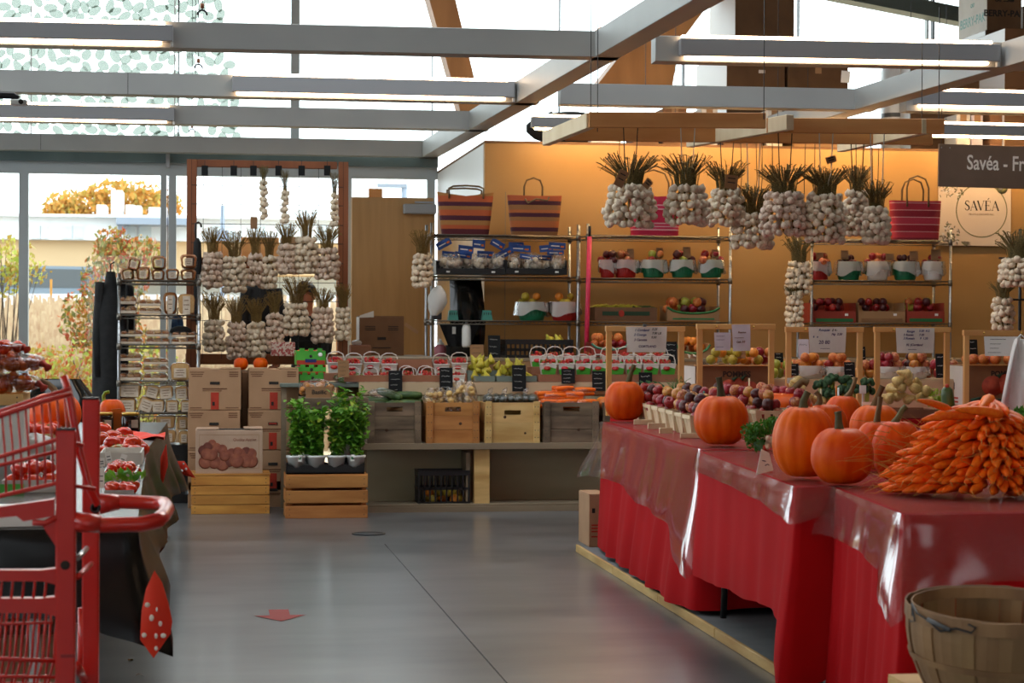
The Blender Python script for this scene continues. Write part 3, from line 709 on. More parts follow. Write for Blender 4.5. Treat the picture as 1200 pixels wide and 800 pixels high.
# ---- braids and bunches of garlic
def stems_mesh(n, spread, up, seed, mt):
    rg = random.Random(seed); m = MB()
    for _ in range(n):
        a = rg.uniform(0, 2 * pi); s = spread * 1.15 * sqrt(rg.random()); L = up * rg.uniform(.55, 1.05)
        k = rg.uniform(.012, .026)
        p0 = Vector((.42 * s * cos(a), .42 * s * sin(a), -.06)); p2 = Vector((s * cos(a), s * sin(a), L)); p1 = (p0 + p2) / 2 + Vector((-.2 * s * cos(a), -.2 * s * sin(a), .08 * L))
        p3 = p2 + Vector((rg.uniform(-.18, .18), rg.uniform(-.18, .18), rg.uniform(-.12, .08)))
        m.tube([p0, p1, p2, p3], [k, k * .9, k * 1.1, k * .7], 3)
    return m.mesh('stems', mt)
STEMS = {}
def bunch(px, ystem, y0, y1, wpx, Y, label, group, seed, green=False, neck=None, hang=True, pink=False, tag_at=None, lean=0, anchor=None, tag2=None, rows=None, string=True, braid=False, sz=.050):
    """garlic bunch seen in column px: stems from ystem to y0, bulbs y0..y1, wpx wide"""
    rg = random.Random(seed); top = W(px, y0, Y=Y); s = mpp(top)
    up = (y0 - ystem) * s; H = (y1 - y0) * s; Rr = wpx * s / 2
    root = thing('garlic_braid' if braid else 'garlic_bunch', label, 'garlic', top, (0, lean, 0), group)
    key = (round(up / Rr, 1), green, seed % 3)
    if key not in STEMS: STEMS[key] = stems_mesh(115, 1.0, 1.0, seed, 'garlic_stem_green' if green else 'garlic_stem')
    ws = (.32 if braid else 1.0) * (neck or 1.0)
    st = inst('stems', STEMS[key], root, (0, 0, 0), (0, 0, rg.uniform(0, 6)), (Rr * ws, Rr * ws, up)); st['kind'] = 'stuff'
    me = shape('bulb', 'garlic_pink' if pink else 'garlic')
    z = -sz * .3; k = 0; nrow = max(2, int(H / (sz * .82)))
    for i in range(nrow):
        t = (i + .5) / nrow
        r = Rr - sz * .5
        prof = (.74 + .5 * min(t, .5) - .9 * max(0, t - .82)) if not braid else .9
        r = max(0.0, r * min(1.0, prof)); n = max(2, int(2 * pi * r / (sz * .84)))
        if braid: n = 3 if r < .05 else 5; 
        for j in range(n):
            a = 2 * pi * (j + .5 * (i % 2)) / n + rg.uniform(-.15, .15)
            if not braid and n > 8 and sin(a) > .75: continue       # hidden heart of the bunch stays open at the back
            rr_ = r * rg.uniform(.9, 1.06); zz = -H * t + rg.uniform(-.012, .012)
            q = sz * rg.uniform(.86, 1.12)
            inst('bulb', me, root, (rr_ * cos(a), rr_ * sin(a), zz), (rg.uniform(-.5, .5) + .5 * sin(a), rg.uniform(-.5, .5) - .5 * cos(a), rg.uniform(0, 6)), q)
        if not braid and r > sz * .9:
            for j in range(3):
                a = -pi / 2 + 1.1 * (j - 1) + rg.uniform(-.3, .3); inst('bulb', me, root, (r * .45 * cos(a), r * .45 * sin(a), -H * t), (rg.uniform(-.6, .6), rg.uniform(-.6, .6), rg.uniform(0, 6)), sz * 1.05)
    m = MB()
    for j in range(9):
        a = 2 * pi * j / 9; r = (Rr - sz * .6) * .8
        m.tube([(.01 * cos(a), .01 * sin(a), .01), (r * cos(a), r * sin(a), -H * .45), (r * cos(a + .2), r * sin(a + .2), -H * .92)], .007, 4)
    m.obj('stalks', 'garlic_stem', root)
    for tag_at in [q for q in (tag_at, tag2) if q]:
        p = W(*tag_at[:2], Y=Y - Rr * .9) - top
        m = MB().box((0, 0, 0), (tag_at[2] * s, .003, tag_at[3] * s)); m.use(1)
        for q in range(2): m.box((0, -.002, (.25 - .3 * q) * tag_at[3] * s), (tag_at[2] * s * .6, .001, .006))
        m.obj('price_tag', ['kraft', 'ink_dark'], root, p, (0, tag_at[4], 0))
    if string:
        m = MB()
        L = (W(px, string, Y=Y) - top).z if not isinstance(string, bool) else up + .25
        for dx in (-.03, .035):
            e = (dx * 1.3, 0, L) if anchor is None else (dx * 1.3, anchor(top.x) - top.y, TZ + .012 - top.z)
            m.tube([(dx * .3, 0, up * .2), (dx, 0, up * .8), e], .0035, 4)
        m.obj('hanging_string', 'string_white' if seed % 2 else 'string_dark', root)
    return root

# ---- fruit baskets with handle
def _punnet(mt_band, h=.075, w=.115, d=.085, handle=True):
    m = MB(); m.use(0)
    x, y = w / 2, d / 2; k = .80
    P = [(-x * k, -y * k, 0), (x * k, -y * k, 0), (x * k, y * k, 0), (-x * k, y * k, 0), (-x, -y, h), (x, -y, h), (x, y, h), (-x, y, h)]
    m.add(P, [(0, 3, 2, 1), (0, 1, 5, 4), (1, 2, 6, 5), (2, 3, 7, 6), (3, 0, 4, 7)])
    m.tube([P[4], P[5], P[6], P[7]], .004, 4, closed=True)
    return m
def punnet(loc, band, label, group, berries, seed, blabel, bgroup, ang=0, scale=1.0, tilt=0, small=9):
    r = thing('berry_basket', label, 'basket', loc, (tilt, 0, ang), group, scale)
    k = ('pn', band)
    if k not in _mc:
        _mc[k] = _punnet(band).mesh('tub', 'basket_white')
        b = MB(); x, y, h = .0575, .0425, .075
        def fr(t, s): return (x * (.80 + .2 * t) + .0012) * s
        for sgn in (-1, 1):
            yy = lambda t: -(y * (.80 + .2 * t) + .0012)
            b.use(0).add([(fr(.0, -1), yy(.0), 0), (fr(.0, 1), yy(.0), 0), (fr(.55, 1), yy(.55), h * .55), (.01, yy(.75), h * .70), (fr(.45, -1), yy(.45), h * .45)], [(0, 1, 2, 3, 4)])
            b.use(1).lathe([(.0, 0), (.020, 0), (.020, .001), (0, .001)], 10, T(-.012, yy(.62) - .0012, h * .60) @ Matrix.Rotation(pi / 2 - .17, 4, 'X'), sx=1.3, sy=.8)
            break
        _mc[('pb', band)] = b.mesh('printed_band', [band, 'strawberry'])
        hd = MB(); hd.tube([(-.0575, 0, .06), (-.061, 0, .095), (-.05, 0, .128), (-.02, 0, .143), (.02, 0, .143), (.05, 0, .128), (.061, 0, .095), (.0575, 0, .06)], .004, 5, flat=1.0)
        _mc[('ph', band)] = hd.mesh('handle', 'basket_white')
    inst('tub', _mc[k], r); inst('printed_band', _mc[('pb', band)], r); inst('handle', _mc[('ph', band)], r)
    rg = random.Random(seed); c = Matrix.Translation(loc) @ Euler((tilt, 0, ang)).to_matrix().to_4x4() @ Matrix.Scale(scale, 4)
    spots = [(i, j) for i in (-.036, -.012, .012, .036) for j in (-.022, .0, .022)]
    for i, (x, y) in enumerate(spots[:berries] if berries < 12 else spots):
        p = c @ Vector((x + rg.uniform(-.004, .004), y + rg.uniform(-.003, .003), .075 + rg.uniform(0, .012) + (.012 if abs(x) < .02 and abs(y) < .02 else 0)))
        drop('berry', ('strawberry', 'calyx'), p, .031 * scale * rg.uniform(.9, 1.15), 'strawberry', blabel, 'strawberry', bgroup, 1.5, rg)
    return r

# ---- lined baskets, cartons, trays, signs
def lined_basket(px, ybase, wpx, hpx, Y, colr, label, fruit, n, flabel, group, seed, cardl=True, liner=True):
    p = W(px, ybase, Y=Y); s = mpp(p); w, h = wpx * s, hpx * s; p.y += w * .45
    r = thing('fruit_basket', label, 'basket', p, (0, 0, 0), group)
    m = MB()
    m.lathe([(.0, .0), (.34, 0), (.36, .06), (.48, 1.0), (.46, 1.0), (.33, .06), (0, .06)], 20, Matrix.Diagonal((w, w * .8, h, 1)))
    for k in range(20):                                 # slots of the moulded tub
        a = 2 * pi * k / 20; q = .435
        m.box((0, 0, 0), (w * .03, .006, h * .42), M=T(w * q * cos(a), w * .8 * q * sin(a), h * .48) @ Rz(a + pi / 2))
    m.obj('tub', colr, r)
    if liner:
        rg = random.Random(seed); ph = rg.uniform(0, 6)
        def fn(u, v):
            a = 2 * pi * u; q = .48 + .05 * v + .03 * v * sin(7 * a + ph) + .006
            zz = h * (1.06 - (.66 + .16 * sin(2.0 * a + ph) + .06 * sin(5 * a)) * v) if v > 0 else h * 1.0
            return (w * q * cos(a), w * .8 * q * sin(a), zz)
        MB().grid(fn, 40, 4, closed=True).obj('liner', 'liner', r)
    heap(fruit, (p.x, p.y, p.z + h * .78), w * .36, w * .27, n, flabel, flabel, 2, None, seed)
    return r
def card(px, py0, py1, wpx, Y, label, mt='kraft', tilt=.15, lines=3, cat='price card', rz=0, name='price_card', ink=None, words=None):
    """small upright sign card: pixel column, top and bottom rows"""
    b = W(px, py1, Y=Y); s = mpp(b); w, h = wpx * s, (py1 - py0) * s
    r = thing(name, label, cat, b, (-tilt, 0, rz))
    MB().box((0, 0, h / 2), (w, .006, h), ch=.001).obj('board', mt, r)
    ik = ink or ('chalk' if mt == 'chalkboard' else 'ink_dark'); rg = random.Random(int(px * 7 + py0)); m = MB()
    for k in range(lines):
        z = h * (.86 - .72 * k / max(1, lines - 1)) if lines > 1 else h * .6; x = -w * .36; e = w * rg.uniform(.15, .36)
        pts = []
        while x < e: pts.append((x, -.0042, z + rg.uniform(-.5, .5) * h * .055)); x += w * .045
        if len(pts) > 1: m.tube(pts, max(.0012, w * .012), 3)
    if lines: m.obj('writing', ik, r)
    for i, (tx, sz_, dz_) in enumerate(words or []):
        text('lettering', tx, sz_ * h, ik, r, (0, -.0042, dz_ * h), bold=.001)
    return r
def paper(px0, py0, px1, py1, Y, label, words, mt='paper', rot=0, wob=.006, extra=None):
    a, b = W(px0, py0, Y=Y), W(px1, py1, Y=Y); w, h = abs(b.x - a.x), abs(a.z - b.z)
    r = thing('paper_sign', label, 'paper sign', ((a.x + b.x) / 2, Y - .004, (a.z + b.z) / 2), (0, rot, 0))
    MB().grid(lambda u, v: ((u - .5) * w * (1 - .05 * (1 - v)), -.004 - wob * (1 + sin(5 * u + 3 * v)) * (1.1 - v), (v - .5) * h), 8, 8).obj('sheet', mt, r)
    for (tx, sz_, x, z, ik, sh) in words:
        text('writing', tx, sz_ * h, ik, r, (x * w, -.007 - wob * 2.2, z * h), shear=sh, align='LEFT', bold=.0006)
    return r
def carton(px0, py0, px1, py1, Y, dep, label, mt, name='carton', flaps=True, group=None, cat='box', low=None, inner=None, rz=0):
    """open-topped carton by its front face in pixels; returns (root, w, h)"""
    a, b = W(px0, py1, Y=Y), W(px1, py0, Y=Y); w, h = abs(b.x - a.x), b.z - a.z
    r = thing(name, label, cat, ((a.x + b.x) / 2, Y, (a.z + W(px1, py1, Y=Y).z) / 2), (0, 0, rz), group)
    t = .008; m = MB(); lo = low if low else h
    m.box((0, t / 2, lo / 2), (w, t, lo)).box((0, dep - t / 2, h / 2), (w, t, h)).box((-w / 2 + t / 2, dep / 2, h / 2), (t, dep - 2 * t, h)).box((w / 2 - t / 2, dep / 2, h / 2), (t, dep - 2 * t, h)).box((0, dep / 2, t / 2), (w - 2 * t, dep - 2 * t, t))
    m.obj('walls', mt, r)
    return r, w, h
def solid_box(px0, py0, px1, py1, Y, dep, label, mt, name='carton', group=None, side=None, rz=0, cat='box', kind_lid=True):
    a, b = W(px0, py1, Y=Y), W(px1, py0, Y=Y); w, h = abs(b.x - a.x), b.z - a.z
    r = thing(name, label, cat, ((a.x + b.x) / 2, Y, a.z), (0, 0, rz), group)
    m = MB().box((0, dep / 2, h / 2), (w, dep, h), ch=.003); m.use(1)
    if side:
        m.box((-w / 2 - .0006, dep / 2, h / 2), (.001, dep - .01, h - .01))
    m.obj('body', [mt, side or mt], r)
    if kind_lid:
        t = MB().box((-w * .25, dep / 2, h + .003), (w * .5 - .006, dep - .01, .005)).box((w * .25, dep / 2, h + .003), (w * .5 - .006, dep - .01, .005)); t.obj('flap', mt, r)
    return r, w, h
# ---- slatted wooden crate, each board its own piece
def slat_crate(loc, w, d, h, mt, label, boards=3, gap=.012, posts_out=False, group=None, slot=False, rz=0, board_mts=None, bottom=True):
    r = thing('wooden_crate', label, 'crate', loc, (0, 0, rz), group); t = .014
    bh = (h - gap * (boards - 1)) / boards
    fb = MB().box((0, 0, 0), (w, t, bh), ch=.002).mesh('front_board', mt); sb = MB().box((0, 0, 0), (t, d - 2 * t, bh), ch=.002).mesh('side_board', mt)
    fs = None
    if slot:
        q = MB(); sw, shh = w * .3, .036
        q.box((-(w + sw) / 4, 0, 0), ((w - sw) / 2, t, bh)).box(((w + sw) / 4, 0, 0), ((w - sw) / 2, t, bh)); rest = (bh - shh) / 2
        q.box((0, 0, shh / 2 + rest / 2), (sw, t, rest)).box((0, 0, -shh / 2 - rest / 2), (sw, t, rest))
        fs = q.mesh('front_board', mt)
    rg = random.Random(int(loc[0] * 1000))
    for k in range(boards):
        z = bh / 2 + k * (bh + gap)
        for y, mm in ((t / 2, fs if (slot and k == boards - 1) else fb), (d - t / 2, fb)): inst('front_board' if y < d / 2 else 'back_board', mm, r, (rg.uniform(-.002, .002), y, z))
        for x in (-w / 2 + t / 2, w / 2 - t / 2): inst('side_board', sb, r, (x, d / 2, z))
    if posts_out:
        pm = MB().box((0, 0, 0), (.048, .016, h + .014), ch=.002); 
        for sx_ in (-1, 1):
            o = pm.obj('corner_post', mt, r, (sx_ * (w / 2 - .030), -.009, h / 2 + .004))
            nm = MB()
            for z in (.12, .3, .5, .7, .88):
                for dx in (-.012, .012): nm.lathe([(0, 0), (.004, 0), (.003, .002), (0, .002)], 6, T(dx, -.0085, (z - .5) * h) @ Matrix.Rotation(pi / 2, 4, 'X'))
            nm.obj('nail_heads', 'nail', o)
    else:
        pm = MB().box((0, 0, 0), (.03, .03, h)).mesh('corner_post', mt)
        for sx_ in (-1, 1):
            for y in (t + .015, d - t - .015): inst('corner_post', pm, r, (sx_ * (w / 2 - t - .015), y, h / 2))
    if bottom: MB().box((0, d / 2, t / 2), (w - 2 * t, d - 2 * t, t)).obj('bottom_board', mt, r)
    if not posts_out:
        nm = MB()
        for k in range(boards):
            z = bh / 2 + k * (bh + gap)
            for sx_ in (-1, 1):
                for dz_ in (-.22, .22): nm.lathe([(0, 0), (.004, 0), (.003, .0015), (0, .0015)], 6, T(sx_ * (w / 2 - .028), -.0, z + dz_ * bh) @ Matrix.Rotation(pi / 2, 4, 'X'))
        nm.obj('nail_heads', 'nail', r)
    return r
# ---- chrome wire rack
def rack(pxl, pxr, shelves, ytop, Y, dep, label, zb=0.0, nm='wire_rack'):
    a, b = W(pxl, shelves[0], Y=Y), W(pxr, shelves[0], Y=Y); w = b.x - a.x
    zt = W((pxl + pxr) / 2, ytop, Y=Y).z
    r = thing(nm, label, 'rack', ((a.x + b.x) / 2, Y, zb))
    pm = MB().tube([(0, 0, 0), (0, 0, zt - zb)], .0125, 8); z = .05
    while z < zt - zb: pm.tube([(0, 0, z), (0, 0, z + .006)], .0138, 8); z += .05
    pm = pm.mesh('post', 'chrome'); sm = None
    for x in (-w / 2, w / 2):
        for y in (0, dep): inst('post', pm, r, (x, y, 0))
    m = MB(); h = .028
    for y in (0, dep):
        for zz in (0, -h): m.tube([(-w / 2, y, zz), (w / 2, y, zz)], .0045, 5)
        n = int(w / .035); pts = [(-w / 2 + w * i / n, y, -h if i % 2 else 0) for i in range(n + 1)]; m.tube(pts, .0028, 4)
    for x in (-w / 2, w / 2):
        for zz in (0, -h): m.tube([(x, 0, zz), (x, dep, zz)], .0045, 5)
    n = int(w / .025)
    for i in range(1, n): x = -w / 2 + w * i / n; m.tube([(x, 0, .003), (x, dep, .003)], .0022, 3)
    for i in range(1, 4): m.tube([(-w / 2, dep * i / 4, -.003), (w / 2, dep * i / 4, -.003)], .004, 4)
    for x in (-w / 2, w / 2):
        for y in (0, dep): m.tube([(x, y, -h - .012), (x, y, .012)], .019, 8)
    sm = m.mesh('wire_shelf', 'wire_dark'); zs = []
    for y in shelves:
        z = W((pxl + pxr) / 2, y, Y=Y).z; zs.append(z + .005); inst('wire_shelf', sm, r, (0, 0, z - zb))
    return r, zs
# ---- cloth hung over a table
def sm01(t): t = max(0, min(1, t)); return t * t * (3 - 2 * t)
def drape(name, C, keys, mt, parent, per=26, rows=12, amp=.02, freq=9, seed=0, off=0.0, top=True, zoff=0.0, ptsmat=None, **kw):
    """C: four table corners, seen from above anticlockwise. keys: (s 0..4, drop, flare, out of plane fold strength)"""
    rg = random.Random(seed); ph = [rg.uniform(0, 6) for _ in range(4)]
    ks = sorted(keys); ks = [(ks[-1][0] - 4,) + ks[-1][1:]] + ks + [(ks[0][0] + 4,) + ks[0][1:]]
    def val(s):
        for a, b in zip(ks[:-1], ks[1:]):
            if a[0] <= s <= b[0]:
                t = sm01((s - a[0]) / max(1e-6, b[0] - a[0])); return [x + (y - x) * t for x, y in zip(a[1:], b[1:])]
        return ks[0][1:]
    cen = sum((Vector(c) for c in C), Vector()) / 4
    E = [(Vector(C[(i + 1) % 4]) - Vector(C[i])) for i in range(4)]; Nn = [Vector((e.y, -e.x, 0)).normalized() for e in E]
    n = per * 4
    def fn(u, v):
        s = (u * 4) % 4; i = int(s); f = s - i; p = Vector(C[i]) + E[i] * f
        o = Nn[i].copy()
        k = .10
        if f < k: o = (Nn[i] * (.5 + .5 * f / k) + Nn[i - 1] * (.5 - .5 * f / k)).normalized()
        elif f > 1 - k: g = (1 - f) / k; o = (Nn[i] * (.5 + .5 * g) + Nn[(i + 1) % 4] * (.5 - .5 * g)).normalized()
        D, Fl, A = val(s)
        wv = sin(freq * 2 * pi * f + ph[i]) * .6 + sin(freq * 1.7 * 2 * pi * f + ph[i] * 2) * .4
        d = D * v; edge = min(1, d / .03) if D > 0 else 0
        q = p + o * (off + .008 * edge + Fl * sm01(v) * v ** .4 + amp * A * v ** .8 * wv + amp * A * .7 * v)
        q.z += zoff + .003 - d
        return q
    m = MB().grid(fn, n, rows, closed=True)
    if top:
        m.grid(lambda u, v: ((Vector(C[0]) * (1 - u) + Vector(C[1]) * u) * (1 - v) + (Vector(C[3]) * (1 - u) + Vector(C[2]) * u) * v) + Vector((0, 0, zoff + .003)), 8, 8)
    return m.obj(name, mt, parent, **kw)
# ---------------------------------------------------------------- timber screen hung with garlic
SY = 17.0
sc = thing('garlic_screen', 'reddish timber frame with wire grid, hung with two rows of garlic', 'screen', (W(313, 300, Y=SY).x, SY, 0))
def lx(px): return W(px, 300, Y=SY).x - sc.location.x
zt = W(313, 188, Y=SY).z
for a, b in ((218.5, 230.5), (396.5, 408)):
    m = MB().box(((lx(a) + lx(b)) / 2, .045, zt / 2), (lx(b) - lx(a), .09, zt), ch=.003); m.use(1).box(((lx(a) + lx(b)) / 2 - .002, -.0005, zt / 2), (.004, .002, zt)); m.obj('post', ['timber_red', 'knot'], sc)
MB().box((0, .045, zt - .03), (lx(408) - lx(218.5) - .18, .07, .06), ch=.003).obj('top_rail', 'timber_red', sc)
for yy in (308, 421): MB().box((0, .10, W(313, yy, Y=SY).z), (lx(408) - lx(218.5), .03, .09), ch=.003).obj('cross_rail', 'timber_red', sc)
m = MB(); za, zb = W(313, 420, Y=SY).z, zt - .06
for px in (238, 260, 282, 305, 328, 350, 373): m.tube([(lx(px), .0, za), (lx(px), .0, zb)], .0028, 4)
for py in (218, 240, 263, 285, 308, 331, 353, 376, 399): z = W(313, py, Y=SY).z; m.tube([(lx(224), .0, z), (lx(402), .0, z)], .0028, 4)
m.obj('wire_grid', 'steel_dark', sc)
for i, px in enumerate((240, 274, 297, 326.5, 353.5, 383.5)):
    p = W(px, 195, Y=SY - .03); r = thing('hang_tag', 'small dark tag under the top rail of the garlic screen, %s from the left' % NTH[i], 'tag', p, group='dark tags along the top rail')
    MB().box((0, 0, -.035), (.055, .004, .085)).obj('card', 'chalkboard', r); MB().tube([(0, 0, .0), (0, .004, .05)], .003, 4).obj('hook', 'steel_dark', r)
G1 = 'garlic bunches on the timber screen'
up = [(249, 267, 296, 337, 26), (275, 272, 301, 342, 30), (299, 268, 297, 336, 20), (315.5, 272, 300, 339, 20), (336, 262, 286, 321, 24), (359, 246, 278, 321, 28), (383, 264, 291, 327, 30)]
for i, (px, a, b, c, w) in enumerate(up):
    bunch(px, a, b, c, w * 1.12, SY - .11, 'garlic bunch in the upper row of the timber screen, %s from the left' % NTH[i], G1, 100 + i, pink=i % 2 == 0, neck=.85, string=False, sz=.057)
dn = [(251, 343, 374, 412, 26), (277, 347, 378, 420, 24), (300, 350, 378, 418, 24), (322, 342, 367, 411, 22), (347, 325, 355, 393, 32), (378, 338, 361, 401, 27), (402, 333, 360, 399, 19)]
for i, (px, a, b, c, w) in enumerate(dn):
    bunch(px, a, b, c, w * 1.12, SY - .13, 'garlic bunch in the lower row of the timber screen, %s from the left' % NTH[i], G1, 120 + i, pink=i % 2 == 1, neck=.9, string=False, sz=.057)
for i, (px, a, b, c) in enumerate(((309, 194, 211, 256), (334, 200, 222, 262), (392, 203, 227, 264))):
    bunch(px, a, b, c, 12, SY - .06, 'slim garlic braid hung high on the timber screen, %s from the left' % NTH[i], 'garlic braids on the timber screen', 140 + i, green=True, neck=2.6, braid=True, string=False, sz=.052)
c_ = card(297.5, 254, 268, 8, SY - .15, 'small kraft tag over the third bunch of the upper garlic row', lines=0, tilt=0)
# brolly hooked on the left post
p = W(231, 262, Y=SY - .1); m = MB()
r = thing('umbrella', 'closed dark umbrella hooked by its crook beside the bread rack', 'umbrella', p)
m.tube([(.035, 0, -.03), (.03, 0, .0), (.01, 0, .012), (-.012, 0, .0), (-.015, 0, -.06), (-.01, 0, -.12)], .009, 6); m.obj('handle', 'black_plastic', r)
MB().lathe([(.012, -.12), (.03, -.16), (.035, -.3), (.022, -.75), (.006, -.85)], 9, lobes=4, amp=.15).obj('folded_canopy', 'dark_coat', r)

# crates, cartons and a person behind the screen
shelf_y = 18.2
for i, (a, b, c, d, mt, lab) in enumerate(((246, 283, 268, 311, 'timber_brown', 'small brown wooden box behind the garlic, nearest the umbrella'), (283, 279, 327, 309, 'timber_brown', 'wide brown wooden box behind the upper garlic row'), (330, 278, 362, 308, 'cardboard', 'brown carton behind the garlic, right of the wide wooden box'))):
    solid_box(a, b, c, d, shelf_y, .3, lab, mt, 'storage_box')
sh = thing('stock_shelf', 'plain shelf standing behind the garlic screen', 'shelf', (W(300, 310, Y=shelf_y).x, shelf_y + .15, 0))
w_ = W(400, 310, Y=shelf_y).x - W(222, 310, Y=shelf_y).x
for yy in (311, 421): MB().box((.1, 0, W(300, yy, Y=shelf_y).z - .015), (w_, .4, .03)).obj('board', 'timber_brown', sh)
for x in (-w_ / 2 + .12, w_ / 2 + .08):
    for y in (-.17, .17): MB().box((x, y, W(300, 311, Y=shelf_y).z / 2 - .02), (.03, .03, W(300, 311, Y=shelf_y).z - .04)).obj('upright', 'timber_brown', sh)
def coat(px0, py0, px1, py1, Y, label, mt='black_cloth', name='coat', sh_=.6):
    a, b = W(px0, py0, Y=Y), W(px1, py1, Y=Y); w, h = abs(b.x - a.x), abs(a.z - b.z)
    r = thing(name, label, 'coat', ((a.x + b.x) / 2, Y, b.z))
    def fn(u, v):
        an = 2 * pi * u; k = (sh_ + (1 - sh_) * sm01(v * 3)) if v < .33 else 1.0; k *= 1 + .06 * sin(6 * an) * v
        if v > .94: k *= 1 - (v - .94) * 4
        return (w / 2 * k * cos(an), .14 * k * sin(an), h * (1 - v))
    MB().grid(fn, 28, 14, closed=True).obj('body', mt, r)
    MB().tube([(-w * .3, -.06, h * .92), (-w * .38, -.09, h * .5), (-w * .34, -.10, h * .22)], [w * .13, w * .12, w * .1], 8).obj('sleeve', mt, r)
    MB().tube([(w * .3, -.06, h * .92), (w * .38, -.09, h * .5), (w * .34, -.10, h * .22)], [w * .13, w * .12, w * .1], 8).obj('sleeve', mt, r)
    MB().tube([(0, 0, h * .98), (0, 0, h + .06), (.03, 0, h + .08)], .006, 5).obj('hook', 'steel_dark', r)
    return r
coat(278, 331, 334, 422, 17.7, 'black jacket hanging behind the lower garlic row')
# ---- person behind the garlic
def person(base, yaw, label, hscale=1.0):
    r = thing('person', label, 'person', base, (0, 0, yaw))
    V = [(0, 0, .95), (0, 0, 1.12), (0, -.01, 1.30), (0, -.02, 1.46), (0, -.03, 1.55), (0, -.05, 1.63), (0, -.055, 1.72), (0, -.045, 1.79)]
    Rad = [(.16, .12), (.15, .11), (.17, .12), (.15, .09), (.055, .055), (.07, .08), (.078, .095), (.06, .075)]
    Ed = [(i, i + 1) for i in range(7)]
    def chain(start, pts, rads):
        k = start
        for p, q in zip(pts, rads): V.append(p); Rad.append((q, q)); Ed.append((k, len(V) - 1)); k = len(V) - 1
        return k
    for s in (-1, 1):
        chain(3, [(s * .19, -.02, 1.43), (s * .23, -.10, 1.20), (s * .17, -.30, 1.08), (s * .14, -.38, 1.08)], [.065, .05, .038, .03])
        chain(0, [(s * .10, 0, .86), (s * .10, -.01, .50), (s * .10, .02, .09), (s * .11, -.12, .035)], [.095, .065, .045, .04])
    me = bpy.data.meshes.new('body'); me.from_pydata(V, Ed, []); o = inst('body', me, r)
    me.materials.append(MT['dark_coat']); me.materials.append(MT['skin'])
    sk = o.modifiers.new('skin', 'SKIN'); sk.use_smooth_shade = True
    for i, q in enumerate(me.skin_vertices[0].data): q.radius = Rad[i]; q.use_root = i == 0
    ss = o.modifiers.new('sub', 'SUBSURF'); ss.levels = 2; ss.render_levels = 2
    dg = bpy.context.evaluated_depsgraph_get(); ev = o.evaluated_get(dg); nm = bpy.data.meshes.new_from_object(ev); o.modifiers.clear(); o.data = nm
    if len(nm.materials) < 2:
        nm.materials.clear(); nm.materials.append(MT['dark_coat']); nm.materials.append(MT['skin'])
    for f in nm.polygons:
        c = f.center; f.use_smooth = True
        f.material_index = 1 if (c.z > 1.53 or (c.y < -.27 and c.z > .9)) else 0
    # face
    for s in (-1, 1):
        MB().blob((s * .031, -.142, 1.725), (.013, .010, .010), 8).obj('eye', 'eye_white', r)
        MB().blob((s * .031, -.151, 1.725), (.006, .004, .006), 8).obj('iris', 'hair_black', r)
        MB().blob((s * .083, -.05, 1.70), (.012, .022, .033), 8).obj('ear', 'skin', r)
        MB().tube([(s * .048, -.142, 1.748), (s * .03, -.150, 1.753), (s * .015, -.148, 1.748)], .005, 5).obj('eyebrow', 'hair_black', r)
        for f in range(5):    # fingers, thumb last
            if f < 4: b0 = Vector((s * (.14 + (f - 1.5) * .017), -.40, 1.08)); pts = [b0, b0 + Vector((0, -.035 - .006 * (f in (1, 2)), -.012)), b0 + Vector((0, -.055 - .01 * (f in (1, 2)), -.040))]
            else: b0 = Vector((s * .115, -.385, 1.08)); pts = [b0, b0 + Vector((-s * .022, -.025, -.012)), b0 + Vector((-s * .024, -.05, -.03))]
            MB().tube(pts, [.0085, .008, .006], 6).obj('finger', 'skin', r)
    MB().tube([(0, -.135, 1.735), (0, -.158, 1.70), (0, -.162, 1.685), (0, -.145, 1.678)], [.008, .011, .013, .009], 7).obj('nose', 'skin', r)
    MB().tube([(-.022, -.142, 1.648), (0, -.151, 1.650), (.022, -.142, 1.648)], [.004, .007, .004], 6).obj('mouth', 'lip', r)
    def hair(u, v):
        a = 2 * pi * u; ph = v * pi * (.56 - .12 * cos(a + pi / 2)); 
        return (.094 * sin(ph) * cos(a), -.047 + .115 * sin(ph) * sin(a), 1.735 + .105 * cos(ph))
    MB().grid(hair, 24, 10, closed=True).obj('hair', 'hair_black', r)
    return r
p = W(361, 345, Y=17.9)
person((p.x, 17.9, p.z - 1.72), -.5, 'person in dark clothes, black hair, half hidden behind the lower garlic row')
if p.z - 1.72 > .02:
    pc = thing('step_platform', 'low step on the floor behind the garlic screen', 'platform', (p.x, 17.9, 0)); MB().box((0, 0, (p.z - 1.72) / 2), (.6, .5, p.z - 1.72)).obj('board', 'timber_brown', pc)
# patterned box and green berry flats on the shelf end
r, w, h = solid_box(318, 401, 346, 417, 16.72, .2, 'white and red herringbone patterned box at the foot of the garlic screen', 'herring_red', 'patterned_box', kind_lid=False)
zz = r.location.z

# ---------------------------------------------------------------- racks against the yellow wall
RY, RD = 16.57, .40
rk1, z1 = rack(506, 677.5, (275.5, 324, 376), 262, RY, RD, 'chrome wire rack with two striped bags on top')
rk2, z2 = rack(689, 856, (276.5, 326.5, 377.5), 263, RY, RD, 'chrome wire rack beside the pink pole, with a pink bag on top')
rk3, z3 = rack(951.5, 1114, (281, 329, 379), 268, RY, RD, 'chrome wire rack below the round shop poster, red bag on top')
p, q = W(691, 277, Y=RY - .06), W(686.5, 420, Y=RY - .06)
r = thing('taped_pole', 'pink taped pole leaning between the first two racks', 'pole', q)
MB().tube([(0, 0, -.1), p - q], .02, 8).obj('shaft', 'pink_tape', r); MB().tube([p - q, p - q + Vector((0, 0, .09))], .012, 6).obj('tip', 'steel_dark', r)

